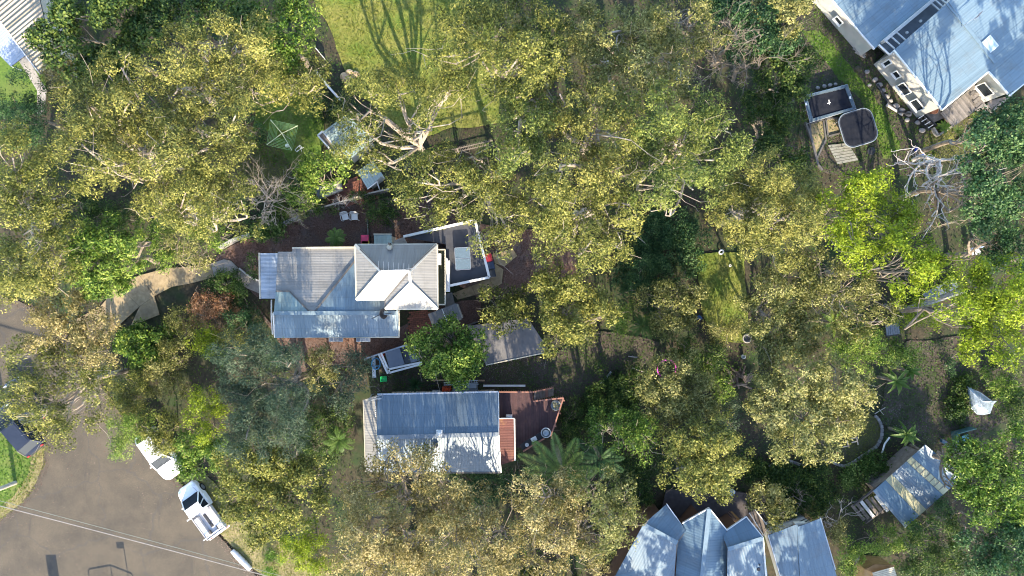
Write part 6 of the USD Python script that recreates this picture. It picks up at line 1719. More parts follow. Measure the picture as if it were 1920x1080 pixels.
# small garden furniture on the round lawn
wc = P(1600, 832)
sw = thing("wooden_seat", "pale timber garden seat frame on the small round lawn", "seat", wc)
for a, b in (((1581, 838), (1592, 836)), ((1588, 826), (1591, 838)), ((1596, 822), (1608, 820)), ((1606, 820), (1609, 834)), ((1597, 830), (1607, 827))):
    part(sw, "bar", beam(P(*a, 0.45), P(*b, 0.45), 0.07), mat("pale_timber", (0.50, 0.40, 0.30)))
for q in ((1582, 838), (1591, 837), (1597, 822), (1608, 832)):
    part(sw, "leg", beam(P(*q, 0), P(*q, 0.43), 0.06), mat("pale_timber", (0.50, 0.40, 0.30)))
solo("orange_ball", "small orange ball on the round lawn", "ball", trimesh.creation.icosphere(2, 0.1).apply_translation(P(1570.5, 849.5, 0.1)), M_ORANGE, smooth=True)
solo("curved_board", "curved white board standing on edge by the banana plants", "board", tube([P(1653, 857, .5), P(1655, 845, .5), P(1659, 832, .5), P(1668, 820, .5)], 0.07, 6), M_WHITE)
cr = thing("cross_stake", "two crossed pale sticks on soil beside the golden tree", "stake", P(1652, 772))
part(cr, "stick", beam(P(1640, 776, .1), P(1660, 764, .12), 0.04), B_DEAD)
part(cr, "stick", beam(P(1648, 767, .18), P(1657, 778, .18), 0.03), B_DEAD)
gsh = thing("green_shade_box", "open green-sided compost box half under the big leafy tree", "compost box", P(1800, 820))
for a, b in (((1789, 812), (1825, 802)), ((1789, 812), (1793, 838)), ((1793, 838), (1806, 832))):
    part(gsh, "side", beam(P(*a, .4), P(*b, .4), 0.05, 0.8), mat("green_panel", (0.05, 0.12, 0.12)))
part(gsh, "inside_sheet", px_prism([(1804, 818), (1815, 814), (1818, 830), (1807, 834)], .3, .25, .3), mat("teal_sheet", (0.10, 0.28, 0.33)))
solo("blue_crate", "small dark blue crate on soil above the wavy roof", "crate", rbox(P(1769, 828, .2), (0.4, 0.28, 0.3), 0.03, -0.5), mat("crate_blue", (0.04, 0.09, 0.14)))
solo("pale_branch", "bare pale branch lying beside the compost box", "branch", tube([P(1770, 834, .1), P(1785, 842, .12), P(1803, 849, .1)], [0.06, 0.07, 0.05], 6), B_DEAD, smooth=True)
bs = thing("slatted_hatch", "blue-grey slatted timber hatch between the shrubs and yellow-green tree", "hatch", P(1674, 617))
for k in range(6):
    part(bs, "slat", beam(P(1662 + k * 4.2, 608 - k * 0.6, .8), P(1664 + k * 4.2, 629 - k * 0.6, .8), 0.15, 0.03), mat("slat_blue", (0.16, 0.18, 0.21)))
part(bs, "frame", px_prism([(1662, 607), (1686, 603), (1688, 628), (1664, 631)], .7, .1, .74), M_DARK)
for k, (x, y, rz) in enumerate(((1814, 472, 0.2), (1827, 470, 0.2))):
    o = thing("sun_chair", ("pale folding chair at the shaded clearing, nearer the yellow-green tree", "pale folding chair at the shaded clearing, nearer the dark ivy trees")[k], "chair", P(x, y), "folding chairs in the clearing")
    b = P(x, y)
    part(o, "seat", box(b + [0, -0.1, 0.4], (0.4, 0.42, 0.04), rz), M_WHITE)
    part(o, "backrest", box(b + [0, 0.22, 0.62], (0.4, 0.10, 0.45), rz), mat("chair_blue", (0.30, 0.36, 0.48)))
    for sx in (-.17, .17):
        for sy in (-.28, .18):
            part(o, "leg", beam(b + [sx, sy, 0], b + [sx, sy, .39], 0.03), M_STEEL)
solo("blue_barrow", "blue plastic sheet caught under the dead tree's limbs", "tarp", cat_mesh([rbox(P(1724, 284, .4), (0.75, 0.26, 0.3), 0.08, -0.5), rbox(P(1729, 291, .5), (0.5, 0.25, 0.25), 0.08, -0.9)]), mat("royal_blue", (0.02, 0.06, 0.38), rough=0.5))
solo("bluish_bottle", "small blue object on soil beside the yellow-green crown", "bottle", rbox(P(1671, 320, .08), (0.14, 0.1, 0.14), 0.04), mat("royal_blue", (0.02, 0.06, 0.38)))

# ------------------------------------------------------------------ trees, traced crown by crown
GUM = dict(leaf=L_GUM, clump=0.60, dens=420, size=(0.165, 0.060), gap=0.30, twigs=4, inner=0.3, depth=0.9)
GOLD = dict(leaf=L_GUM2, clump=0.60, dens=420, size=(0.165, 0.060), gap=0.30, twigs=4, inner=0.3, depth=0.9)
DRY = dict(leaf=L_DRY, clump=0.50, dens=380, size=(0.16, 0.065), gap=0.30, depth=1.1, twigs=8, bark=B_GREY)
ROUND = dict(leaf=L_PALE, clump=0.46, dens=470, size=(0.16, 0.075), gap=0.20, depth=0.95, bark=B_GREY, twigs=3)
YEL = dict(leaf=L_YELLOW, clump=0.58, dens=470, size=(0.16, 0.07), gap=0.28, depth=0.8, bark=B_GREY, twigs=3, flat=0.5)

# upper left
tree("broadleaf_tree", "dense dark green tree beside the cream ribbed roof", [(95, 40, 46), (150, 30, 60), (140, 100, 55), (100, 90, 40), (210, 80, 62), (220, 20, 50)], 11, leaf=L_DARK, clump=0.95, dens=420, size=(0.22, 0.13), gap=0.40, bark=B_GREY, tone=0.62)
tree("broadleaf_tree", "dark green tree with bright clump tips at the photo's top edge between two gums", [(300, 30, 56), (360, 15, 52), (290, 85, 44), (420, 25, 48)], 10.5, leaf=L_DARK, clump=0.85, dens=400, size=(0.2, 0.11), gap=0.38, bark=B_GREY, tone=0.55)
tree("dry_shrub_tree", "feathery tan dry tree at the lower end of the cream ribbed roof", [(100, 105, 36), (108, 135, 34), (95, 150, 22)], 7, **{**DRY, "clump": 0.45}, trunk=0.1)
tree("gum_tree", "golden gum with forked white limbs showing in its open upper crown", [(345, 105, 62), (410, 75, 48), (455, 95, 50), (445, 150, 46), (375, 180, 52), (330, 170, 44), (480, 65, 40)], 13.5, base=(398, 190), **GOLD, trunk=0.26)
tree("gum_tree", "widest golden gum spreading above the dark shaded clearing", [(225, 125, 52), (160, 195, 66), (240, 190, 70), (310, 225, 66), (150, 270, 68), (230, 280, 80), (310, 300, 78), (390, 255, 62), (440, 215, 46), (175, 318, 36)], 14.5, base=(300, 330), **GOLD, trunk=0.30)
tree("gum_tree", "golden gum overhanging the bright bushes above the sunlit driveway", [(290, 358, 42), (345, 360, 70), (400, 325, 60), (420, 390, 58), (345, 410, 50), (450, 400, 40)], 12.5, base=(340, 400), **{**GOLD, "leaf": L_GUM}, trunk=0.24)
tree("leafy_tree", "deep green tree beside the bare strip of the upper lawn", [(505, 35, 52), (560, 30, 42), (545, 85, 46), (495, 95, 46), (450, 25, 38)], 9.5, leaf=L_BRIGHT, clump=0.7, dens=460, size=(0.19, 0.09), gap=0.34, bark=B_GREY, tone=0.36)
tree("gum_tree", "olive gum with low branch over the clothesline lawn", [(515, 140, 50), (565, 150, 46), (590, 160, 26), (470, 165, 38), (545, 175, 36)], 10, base=(545, 175), **GUM, trunk=0.18)
shrub("dark_tree", "blue-dark shaded tree below the white lean-to", [(20, 180, 50), (50, 215, 40), (5, 230, 44)], 7, leaf=L_COOL, clump=0.6, tone=0.3, cat="tree", trunk=0.14)
tree("gum_tree", "golden gum with thin white sprays beside the dark vertical trunk", [(20, 295, 62), (70, 345, 60), (30, 375, 62), (85, 380, 36), (40, 440, 62), (10, 500, 52), (75, 440, 38)], 13, base=(75, 390), **GUM, trunk=0.24)
tree("gum_tree", "pale golden gum hanging above the top end of the road", [(20, 540, 40), (60, 520, 48), (100, 545, 36), (85, 490, 42)], 10.5, base=(70, 520), **GOLD, trunk=0.18)
tree("fir_like_tree", "lush bright green feathery tree above the driveway's lower end", [(150, 455, 46), (205, 440, 44), (160, 505, 52), (215, 500, 44), (190, 535, 36), (240, 460, 30)], 8.5, leaf=L_BRIGHT, clump=0.55, dens=520, size=(0.22, 0.07), gap=0.34, bark=B_GREY, tone=0.56, flat=0.7)
shrub("leafy_shrub", "bright green shrub with pale dry branches above the driveway", [(280, 425, 34), (300, 460, 32), (310, 490, 24)], 5.5, leaf=L_BRIGHT, tone=0.5)
tree("dry_shrub_tree", "pale dry twiggy tree leaning over the sunlit driveway", [(335, 445, 34), (370, 470, 34), (350, 490, 24)], 6.5, **{**DRY, "leaf": L_PALE, "clump": 0.4, "dens": 240}, base=(365, 505), trunk=0.1)
shrub("leafy_shrub", "bright green rounded shrub overhanging the start of the sleeper wall", [(385, 440, 32), (405, 455, 20), (365, 425, 24)], 5.5, leaf=L_BRIGHT, tone=0.6)
# middle left, along the road
tree("dry_shrub_tree", "tan sparse tree spreading flat over the upper road", [(90, 600, 50), (140, 590, 50), (170, 620, 40), (120, 640, 50), (70, 635, 34), (185, 665, 30)], 9.5, base=(200, 625), **DRY, trunk=0.16)
tree("gum_tree", "sparse olive gum with pale limbs reaching across the road to the dark cars", [(30, 670, 46), (90, 690, 52), (150, 690, 46), (20, 720, 34), (110, 740, 46), (70, 775, 40), (120, 800, 40), (165, 745, 40), (100, 815, 26), (28, 782, 34), (62, 800, 24), (22, 750, 30), (60, 745, 30)], 9, base=(235, 695), **{**GUM, "gap": 0.42, "dens": 330}, trunk=0.2, fork=0.55)
shrub("glossy_bush", "glossy mid-green bush at the shady foot of the driveway", [(240, 645, 34), (272, 632, 32), (260, 665, 34)], 2.3, leaf=L_BRIGHT, size=(0.2, 0.1), tone=0.42)
shrub("olive_bush", "olive bush with rusty gaps on the roadside bank above the soft green bushes", [(220, 735, 36), (255, 720, 30), (245, 765, 30)], 2.6, leaf=L_GUM, tone=0.5)
shrub("pale_bush", "pale soft grey-green bush between the glossy bush and needle tree", [(300, 690, 30), (290, 715, 26), (320, 720, 24), (330, 665, 22)], 2.6, leaf=L_PALE, tone=0.42)
shrub("grey_shrub", "grey leggy shrub beside the glossy mid-green bush", [(330, 600, 28), (345, 630, 26), (320, 650, 22)], 2.2, leaf=L_PALE, tone=0.30, gap=0.36)
shrub("yellow_green_shrub", "lime shrub in the middle of the garden bed above the pale columns", [(375, 630, 24), (390, 650, 22), (360, 645, 20)], 2.4, leaf=L_YELLOW, tone=0.5)
shrub("orange_shrub", "orange-tipped shrub in the bed below the curved garden path", [(385, 570, 26), (375, 590, 24), (400, 600, 18)], 1.8, leaf=L_RUST, tone=0.6)
shrub("orange_shrub", "dusty pink-brown feathery shrub next to the orange-tipped one", [(410, 562, 20), (420, 580, 20)], 1.8, leaf=L_RUST, tone=0.42)
shrub("fern_mound", "dark green ferny mound below the bend of the garden path", [(420, 530, 26), (450, 545, 24), (400, 525, 18)], 1.3, leaf=L_FERN, tone=0.34, cat="bush")
shrub("dark_shrub", "dark shrub between the garden path and the pale blue awning", [(470, 490, 14), (474, 512, 14)], 1.4, leaf=L_FERN, tone=0.25)
shrub("dark_shrub", "dark blue-green shrub in the bed facing the house corner", [(440, 590, 26), (470, 600, 20), (450, 615, 24)], 1.8, leaf=L_COOL, tone=0.4)
shrub("speckled_shrub", "sun-flecked shrub at the house's lower corner above the needle tree", [(450, 630, 26), (475, 640, 20), (430, 640, 22)], 2.0, leaf=L_GUM, tone=0.55)
tree("needle_tree", "tall blue-grey soft needle tree in front of the low house roof", [(440, 665, 46), (500, 660, 46), (545, 680, 30), (475, 720, 62), (535, 740, 46), (450, 780, 56), (520, 800, 60), (460, 825, 44), (555, 780, 26)], 12.5, leaf=L_OAK, clump=0.6, dens=640, size=(0.20, 0.035), gap=0.20, bark=B_GREY, depth=0.8, twigs=3, tone=0.44)
shrub("yellow_bush", "yellow-green soft column bush beside the needle tree", [(375, 750, 28), (372, 785, 30), (385, 815, 24), (400, 760, 20)], 5.5, leaf=L_YELLOW, tone=0.34)
shrub("soft_bush", "soft bright bush at the road edge above the white hatchback", [(225, 800, 30), (240, 822, 36), (220, 838, 26), (255, 795, 26)], 4, leaf=L_BRIGHT, size=(0.16, 0.04), tone=0.58)
shrub("soft_bush", "olive soft bush leaning over the white hatchback", [(295, 800, 30), (300, 828, 30), (278, 818, 24), (322, 835, 20), (265, 800, 22), (285, 840, 18)], 4, leaf=L_GUM, size=(0.16, 0.05), tone=0.55)
shrub("glossy_bush", "glossy dark bush with sunlit tips between hatchback and ute", [(355, 840, 36), (375, 870, 36), (345, 880, 22), (395, 845, 22)], 4.5, leaf=L_BRIGHT, size=(0.17, 0.09), tone=0.42)
tree("olive_tree", "yellow-green dense tree beside the ute and kerbside grass", [(450, 875, 52), (425, 905, 26), (520, 870, 52), (575, 905, 46), (440, 935, 40), (500, 940, 56), (560, 955, 44), (480, 985, 38), (590, 880, 28)], 10.5, leaf=L_GUM, clump=0.6, dens=520, size=(0.17, 0.08), gap=0.26, bark=B_GREY, tone=0.58)
shrub("lime_bush", "lime-tipped bush on the bank below the yellow-green dense tree", [(555, 1010, 34), (590, 1035, 30), (600, 1060, 30), (545, 1050, 26)], 3.5, leaf=L_YELLOW, tone=0.45)
shrub("grass_clump_bush", "green tussock bush at the kerbside grass by the white roll", [(520, 1040, 22), (505, 1065, 20)], 1.2, leaf=L_GRASSG, size=(0.25, 0.04), tone=0.5, trunk=0)
# bottom middle
tree("dry_tree", "brown twiggy dry tree overlapping the lower edge of the blue-grey roof", [(720, 890, 50), (790, 880, 48), (830, 905, 40), (690, 930, 52), (760, 940, 58), (825, 960, 50), (660, 960, 40)], 12, base=(770, 930), **{**DRY, "dens": 340, "gap": 0.40}, trunk=0.2, tone=0.48)
tree("dry_tree", "cream-brown dry tree at the photo's bottom edge below the twiggy one", [(640, 1040, 46), (700, 1010, 56), (770, 1020, 58), (840, 1020, 54), (740, 1065, 54), (820, 1075, 56), (890, 1060, 46), (680, 1075, 50)], 13, base=(770, 1000), **{**DRY, "dens": 330}, trunk=0.2, tone=0.58)
tree("dry_tree", "pale feathery dry tree filling the gap beside the dark blue-green shrubs", [(900, 960, 50), (925, 1010, 52), (870, 985, 40), (940, 1050, 44)], 12.5, base=(900, 960), **{**DRY, "dens": 330}, trunk=0.18, tone=0.52)
shrub("dark_shrub", "dark blue-green shrubs hugging the lower wall of the blue-grey house", [(860, 900, 36), (905, 905, 40), (945, 890, 34), (895, 935, 34), (970, 900, 24)], 3.8, leaf=L_COOL, tone=0.42)
tree("dry_tree", "golden dry round tree under the palm", [(1000, 930, 44), (1060, 940, 52), (1010, 985, 54), (1080, 1000, 56), (1030, 1040, 50), (1095, 1050, 46)], 12.5, base=(1040, 960), **{**DRY, "dens": 400, "gap": 0.30}, trunk=0.2, tone=0.60)
tree("dry_tree", "greenish-gold dry tree touching the point of the first blue gable", [(1125, 920, 44), (1165, 930, 36), (1140, 970, 52), (1180, 975, 30), (1130, 1020, 44), (1170, 1010, 26)], 12.5, base=(1130, 960), **{**DRY, "dens": 360, "leaf": L_PALE}, trunk=0.18, tone=0.42)
rosette("palm_tree", "feather palm with long drooping fronds below the red deck corner", (1055, 885), 7.5, 15, 3.0, L_FERN, trunk=0.18, droop=0.42, rise=0.55, seed=5, pairs=44, leaflet=0.42, cat="palm", tone=0.72)
rosette("palm_tree", "second smaller feather palm rising beyond the long-fronded one", (1125, 860), 6.2, 11, 2.0, L_COOL, trunk=0.14, droop=0.45, rise=0.6, seed=6, pairs=28, leaflet=0.42, cat="palm", tone=0.6)
tree("leafy_tree", "mid-green tree with bare twig ends above the two palms", [(1140, 800, 36), (1185, 790, 38), (1170, 830, 36), (1205, 820, 30), (1215, 850, 18), (1130, 830, 26)], 8, leaf=L_BRIGHT, clump=0.55, dens=420, size=(0.15, 0.07), gap=0.34, bark=B_WHITE, tone=0.40, twigs=6)
tree("round_tree", "round pale gold tree standing over the dark courtyard", [(1290, 830, 44), (1350, 825, 46), (1375, 865, 42), (1280, 880, 42), (1330, 870, 50), (1310, 910, 38), (1365, 905, 36)], 9.5, **{**ROUND, "leaf": L_GUM}, tone=0.66)
tree("grey_green_tree", "grey-green mostly shaded tree with one sunlit shoulder beside the ivy bank", [(1240, 715, 42), (1290, 705, 46), (1325, 735, 40), (1265, 760, 46), (1310, 780, 38), (1230, 765, 34)], 8.5, **{**ROUND, "leaf": L_PALE}, tone=0.36)
shrub("grey_shrub", "low grey-green shrub below the mostly shaded tree", [(1360, 790, 26), (1340, 810, 24), (1380, 765, 16)], 3, leaf=L_OAK, tone=0.6)
tree("round_tree", "broad pale golden tree over the small round lawn", [(1455, 735, 42), (1510, 715, 52), (1570, 715, 48), (1610, 750, 36), (1450, 785, 42), (1510, 790, 60), (1575, 785, 52), (1490, 835, 38), (1545, 835, 34), (1620, 720, 26)], 10.5, **ROUND, tone=0.60)
tree("grey_green_tree", "dull grey-green shaded tree beside the sunlit grass strip", [(1440, 540, 44), (1490, 560, 48), (1445, 600, 46), (1500, 620, 48), (1450, 655, 42), (1500, 520, 36)], 9, **{**ROUND, "leaf": L_PALE}, tone=0.36)
tree("pale_tree", "pale speckled tree with a few bare limbs below the yellow-green crowns", [(1545, 515, 42), (1600, 525, 46), (1650, 550, 40), (1560, 570, 44), (1620, 590, 46), (1660, 600, 28), (1530, 480, 26)], 8.5, leaf=L_PALE, clump=0.5, dens=420, size=(0.15, 0.07), gap=0.34, bark=B_WHITE, tone=0.46, twigs=6)
shrub("leafy_shrub", "bright green shrub above the banana plants", [(1590, 650, 32), (1630, 645, 36), (1665, 655, 26), (1610, 680, 28), (1690, 660, 26), (1720, 665, 22)], 4, leaf=L_BRIGHT, tone=0.58)
shrub("small_shrub", "sunlit small shrub at the lower end of the grass strip", [(1345, 615, 22), (1370, 625, 22), (1385, 610, 16)], 2.6, leaf=L_PALE, tone=0.55)
shrub("dark_shrub", "dark green shrub between the rake and the woodpile", [(1300, 670, 30), (1335, 680, 26), (1350, 665, 20), (1280, 650, 22)], 3, leaf=L_DARK, tone=0.45)
shrub("leafy_shrub", "green shrub with lit tips right against the woodpile", [(1350, 715, 24), (1345, 695, 20), (1360, 735, 16)], 2.8, leaf=L_BRIGHT, tone=0.45)
# centre
tree("gum_tree", "tall gum whose crown closes the upper lawn's right side", [(870, 40, 62), (940, 50, 66), (990, 30, 54), (840, 105, 46), (905, 115, 54), (970, 110, 58), (1010, 90, 44)], 15, base=(972, 175), **GUM, trunk=0.3)
tree("gum_tree", "central gum with bright white fork of limbs above the lower fence", [(690, 170, 46), (740, 150, 50), (790, 190, 42), (675, 215, 44), (720, 245, 34), (660, 275, 36), (700, 290, 42), (850, 150, 34), (845, 175, 22)], 12.5, base=(806, 298), **{**GUM, "gap": 0.38}, trunk=0.28, fork=0.3)
tree("gum_tree", "drooping gum shading the cubby house and terrace corner", [(780, 340, 50), (840, 320, 52), (900, 310, 46), (800, 378, 46), (855, 378, 46), (920, 365, 50), (960, 415, 44), (893, 452, 20), (935, 455, 26)], 12.5, base=(935, 330), **GUM, trunk=0.28)
tree("gum_tree", "olive gum between the white-forked gum and the widest central crowns", [(950, 175, 40), (990, 165, 50), (1005, 225, 54), (965, 245, 36), (1010, 280, 46), (960, 295, 40)], 14, base=(975, 205), **{**GUM, "leaf": L_GUM3}, trunk=0.28)
tree("gum_tree", "sunny gum at the heart of the canopy with crooked pale twigs", [(1050, 175, 60), (1115, 195, 60), (1080, 250, 64), (1150, 255, 54), (1050, 320, 56), (1110, 320, 60), (1170, 310, 42)], 15.5, base=(1095, 280), **{**GUM, "leaf": L_GUM2}, tone=0.47, trunk=0.3)
tree("gum_tree", "golden gum leaning over the dark ivy hollow", [(1010, 380, 58), (1075, 385, 62), (1140, 400, 54), (1050, 440, 52), (1110, 450, 52), (1165, 450, 34), (1180, 385, 34)], 13.5, base=(1080, 400), **GUM, trunk=0.26, tone=0.55)
tree("gum_tree", "spreading gum above the ivy hollow with long arching white limbs", [(1195, 230, 54), (1250, 210, 58), (1310, 210, 54), (1365, 240, 46), (1220, 290, 52), (1285, 285, 56), (1345, 300, 48), (1240, 350, 44), (1300, 355, 46), (1260, 390, 30)], 15, base=(1245, 295), **{**GUM, "leaf": L_GUM3}, trunk=0.3)
tree("gum_tree", "pale-flecked gum at the photo's top edge over the canopy's heart", [(1080, 50, 56), (1140, 60, 60), (1200, 50, 54), (1110, 115, 52), (1180, 125, 56), (1245, 110, 50), (1270, 160, 36)], 13.5, base=(1140, 120), **{**GUM, "leaf": L_PALE}, trunk=0.28, tone=0.42)
tree("broadleaf_tree", "shadowed green tree with an arching pale limb next to the tall gum", [(1035, 40, 36), (1050, 95, 36), (1020, 130, 30)], 10, leaf=L_DARK, clump=0.6, dens=380, bark=B_WHITE, tone=0.5, twigs=6)
tree("dry_tree", "whitish dry-tipped tree at the top edge beside the dark ivy trees", [(1235, 30, 46), (1295, 25, 46), (1330, 60, 36), (1290, 80, 40)], 12, base=(1290, 60), **{**DRY, "dens": 330, "leaf": L_PALE}, trunk=0.2, tone=0.4)
bare_tree("bare_tree", "dull grey leafless tree in blue shade beside the dark ivy trees", (1375, 150), [(1340, 60, 8), (1380, 50, 9), (1420, 80, 8), (1400, 130, 7), (1350, 120, 7)], 8, B_GREY, 0.14, 12, kids=5)
tree("ivy_tree", "dark blue-green ivy-clad tree at the top edge", [(1360, 25, 44), (1410, 30, 48), (1450, 60, 44), (1400, 80, 40)], 9, leaf=L_COOL, clump=0.6, dens=520, size=(0.16, 0.1), gap=0.26, bark=B_GREY, tone=0.36)
tree("ivy_tree", "dark ivy-clad tree above the padded trampoline with a lit shoulder", [(1470, 90, 46), (1500, 120, 38), (1455, 150, 44), (1490, 160, 36)], 8, leaf=L_DARK, clump=0.55, dens=540, size=(0.15, 0.09), gap=0.26, bark=B_GREY, tone=0.5)
tree("ivy_tree", "dark ivy-clad tree alongside the trampolines' garden bed", [(1450, 215, 44), (1480, 240, 36), (1455, 275, 40), (1490, 295, 30), (1430, 180, 30)], 7.5, leaf=L_DARK, clump=0.55, dens=540, size=(0.15, 0.09), gap=0.26, bark=B_GREY, tone=0.52)
tree("golden_bush_tree", "cream-gold tree head at the top edge beside the white house", [(1460, 10, 40), (1500, 5, 34), (1480, 35, 26)], 9, **ROUND, tone=0.6)
tree("gold_tree", "dense fawn-gold tree with brushed texture beside the yellow-green crown", [(1390, 340, 46), (1445, 330, 50), (1500, 350, 48), (1380, 400, 48), (1440, 400, 58), (1505, 410, 46), (1420, 455, 44), (1475, 460, 38), (1530, 375, 24)], 12.5, leaf=L_GUM2, clump=0.55, dens=640, size=(0.19, 0.045), gap=0.20, bark=B_WHITE, depth=0.7, twigs=3, tone=0.52)
tree("yellow_green_tree", "vivid yellow-green tree below the trampolines", [(1590, 345, 42), (1640, 350, 44), (1580, 400, 44), (1635, 405, 50), (1690, 395, 40), (1600, 455, 44), (1655, 455, 42), (1700, 430, 28), (1560, 440, 26)], 13, **YEL, tone=0.52)
tree("yellow_green_tree", "yellow-green feathery tree in the middle of the clearing's edge", [(1700, 475, 36), (1745, 480, 40), (1725, 520, 40), (1775, 510, 34), (1700, 530, 30)], 13.5, **YEL, tone=0.38)
tree("yellow_green_tree", "yellow-green tree hanging over the bare garden soil", [(1830, 540, 44), (1880, 530, 48), (1920, 560, 40), (1840, 590, 44), (1895, 600, 48), (1850, 640, 36), (1900, 655, 38), (1790, 575, 30)], 14, **YEL, tone=0.44)
shrub("yellow_bush", "yellow-green bushes tucked against the pale rail fence", [(1720, 580, 28), (1755, 590, 24), (1700, 600, 22)], 3.5, leaf=L_YELLOW, tone=0.4)
tree("cool_tree", "cool green leafy tree along the far edge above the clearing", [(1850, 300, 42), (1890, 260, 46), (1920, 310, 44), (1860, 355, 44), (1905, 380, 46), (1870, 410, 36), (1840, 260, 24)], 13, leaf=L_COOL, clump=0.6, dens=480, size=(0.17, 0.1), gap=0.28, bark=B_GREY, tone=0.60)
tree("cool_tree", "cool green tree at the frame edge below the front deck's lawn", [(1880, 230, 30), (1915, 225, 36), (1860, 235, 18)], 12, leaf=L_COOL, clump=0.55, dens=480, size=(0.16, 0.1), gap=0.26, bark=B_GREY, tone=0.55)
tree("ivy_tree", "dark ivy-wrapped trees beside the two folding chairs", [(1880, 450, 38), (1905, 480, 36), (1870, 490, 24)], 7.5, leaf=L_COOL, clump=0.5, dens=520, size=(0.15, 0.09), gap=0.26, bark=B_GREY, tone=0.35)
bare_tree("dead_tree", "bleached dead tree with curling bare limbs beside the clearing", (1712, 300), [(1712, 278, 7.5), (1735, 290, 8), (1797, 300, 7), (1760, 330, 9), (1790, 350, 8.5), (1737, 350, 7), (1770, 385, 7), (1755, 395, 6.5), (1705, 330, 5.5), (1702, 370, 4.5), (1740, 330, 8)], 8, B_DEAD, 0.15, 21, levels=2, kids=3, trunk_to=0.55, spread=0.4)
bare_tree("dry_shrub", "tan leafless shrub between the dead tree and cool green trees", (1840, 410), [(1815, 350, 3), (1835, 370, 3.5), (1800, 420, 3), (1850, 420, 3), (1825, 440, 2.5)], 3, mat("tan_twig", (0.34, 0.27, 0.18), (0.24, 0.19, 0.13)), 0.07, 22, levels=2, kids=5, cat="shrub")
bare_tree("bare_tree", "white bare twiggy shrub beside the shaded lawn above the mulch yard", (505, 385), [(480, 340, 4), (510, 350, 4.5), (522, 348, 4), (490, 400, 4), (515, 395, 3.5), (470, 370, 4), (500, 365, 5)], 4, B_WHITE, 0.08, 23, levels=3, kids=5)
bare_tree("bare_shrub", "small bleached bare shrub at the foot of the covered couch", (640, 385), [(632, 372, 1.8), (645, 375, 1.9), (652, 382, 1.6), (636, 388, 1.5)], 1.6, B_DEAD, 0.04, 24, levels=2, kids=5, cat="shrub")
bare_tree("bare_tree", "bare grey branches lying over dark ivy beside the square garage", (1500, 940), [(1485, 925, 2.2), (1500, 915, 2.5), (1520, 930, 2), (1495, 955, 2)], 2, B_GREY, 0.05, 25, levels=2, kids=3, cat="branch")
bare_tree("bare_tree", "pale bare branch sprays above the garage corner by the stairs", (1568, 978), [(1550, 965, 2.4), (1580, 955, 2.6), (1602, 962, 2.2), (1560, 985, 2)], 2, B_DEAD, 0.05, 26, levels=2, kids=3, cat="branch")
tree("citrus_tree", "glossy citrus tree with bright leaf tips above the covered couch", [(560, 350, 30), (575, 325, 26), (600, 320, 32), (625, 315, 30), (570, 370, 22)], 4.5, leaf=L_BRIGHT, clump=0.42, dens=420, size=(0.17, 0.09), gap=0.34, bark=B_GREY, tone=0.56, trunk=0.1)
shrub("round_shrub", "round clipped dark shrub standing in the brick paving", [(669, 361, 15)], 2.0, leaf=L_DARK, tone=0.42, clump=0.3)
shrub("round_shrub", "large round dark green shrub beside the white chairs", [(705, 388, 24), (722, 400, 22), (700, 408, 20), (728, 382, 18)], 2.2, leaf=L_DARK, tone=0.36, clump=0.35)
shrub("leafy_shrub", "pale lime shrub on the wall's high side above the mulch yard", [(555, 402, 13), (562, 412, 10)], 2.2, leaf=L_PALE, tone=0.66)
shrub("leafy_shrub", "dark mixed shrub between the bare white twigs and lime shrub", [(530, 385, 24), (515, 425, 26), (545, 365, 20), (580, 385, 22)], 2.6, leaf=L_DARK, tone=0.5)
shrub("leafy_shrub", "broad-leaved green shrub above the grey sleeper wall's bend", [(500, 430, 20), (520, 432, 14), (480, 440, 14)], 1.8, leaf=L_FERN, size=(0.26, 0.09), tone=0.45)
shrub("hedge_shrub", "dark hedge shrub behind the covered couch along the paling fence", [(600, 385, 14), (620, 388, 14), (690, 375, 12)], 1.4, leaf=L_DARK, tone=0.4)
rosette("tree_fern", "bright tree fern on the red mulch above the cream roof", (629, 446), 2.2, 17, 0.85, L_FERN, trunk=0.09, droop=0.45, rise=0.4, seed=8, pairs=22, leaflet=0.55, cat="fern", tone=0.62)
rosette("tree_fern", "flat tree fern in the shade beside the pale-crowned tree", (1205, 612), 3.2, 15, 1.1, L_FERN, trunk=0.09, droop=0.3, rise=0.25, seed=9, pairs=26, leaflet=0.5, cat="fern", tone=0.42)
rosette("spiky_plant", "dark spiky rosette plant beside the white box", (779, 721), 1.2, 46, 0.95, L_COOL, kind="blade", trunk=0.08, droop=0.25, rise=0.9, w=0.07, seed=10, cat="plant", tone=0.30)
rosette("spiky_plant", "yellow-green spiky rosette below the zigzag garden wall", (1776, 262), 0.7, 40, 0.75, L_GUM, kind="blade", trunk=0.05, droop=0.3, rise=0.9, w=0.05, seed=11, cat="plant", tone=0.85)
rosette("spiky_plant", "smaller spiky rosette along the front deck's outer wall", (1826, 220), 0.6, 30, 0.6, L_FERN, kind="blade", trunk=0.05, droop=0.3, rise=0.8, w=0.05, seed=13, cat="plant", tone=0.45)
rosette("spiky_plant", "dull spiky rosette between the other two by the deck wall", (1795, 245), 0.6, 34, 0.65, L_FERN, kind="blade", trunk=0.05, droop=0.3, rise=0.8, w=0.05, seed=14, cat="plant", tone=0.35)
rosette("fern_plant", "bright fern in the zigzag walled planting bed", (1770, 238), 0.7, 14, 0.55, L_BRIGHT, trunk=0.05, droop=0.35, rise=0.4, seed=15, pairs=16, leaflet=0.5, cat="fern", tone=0.5)
rosette("banana_plant", "banana plant with broad arching leaves at the golden tree's edge", (1680, 715), 2.6, 11, 1.35, L_FERN, kind="blade", trunk=0.12, droop=0.6, rise=0.9, w=0.30, seed=16, cat="plant", tone=0.6, part_name="leaf")
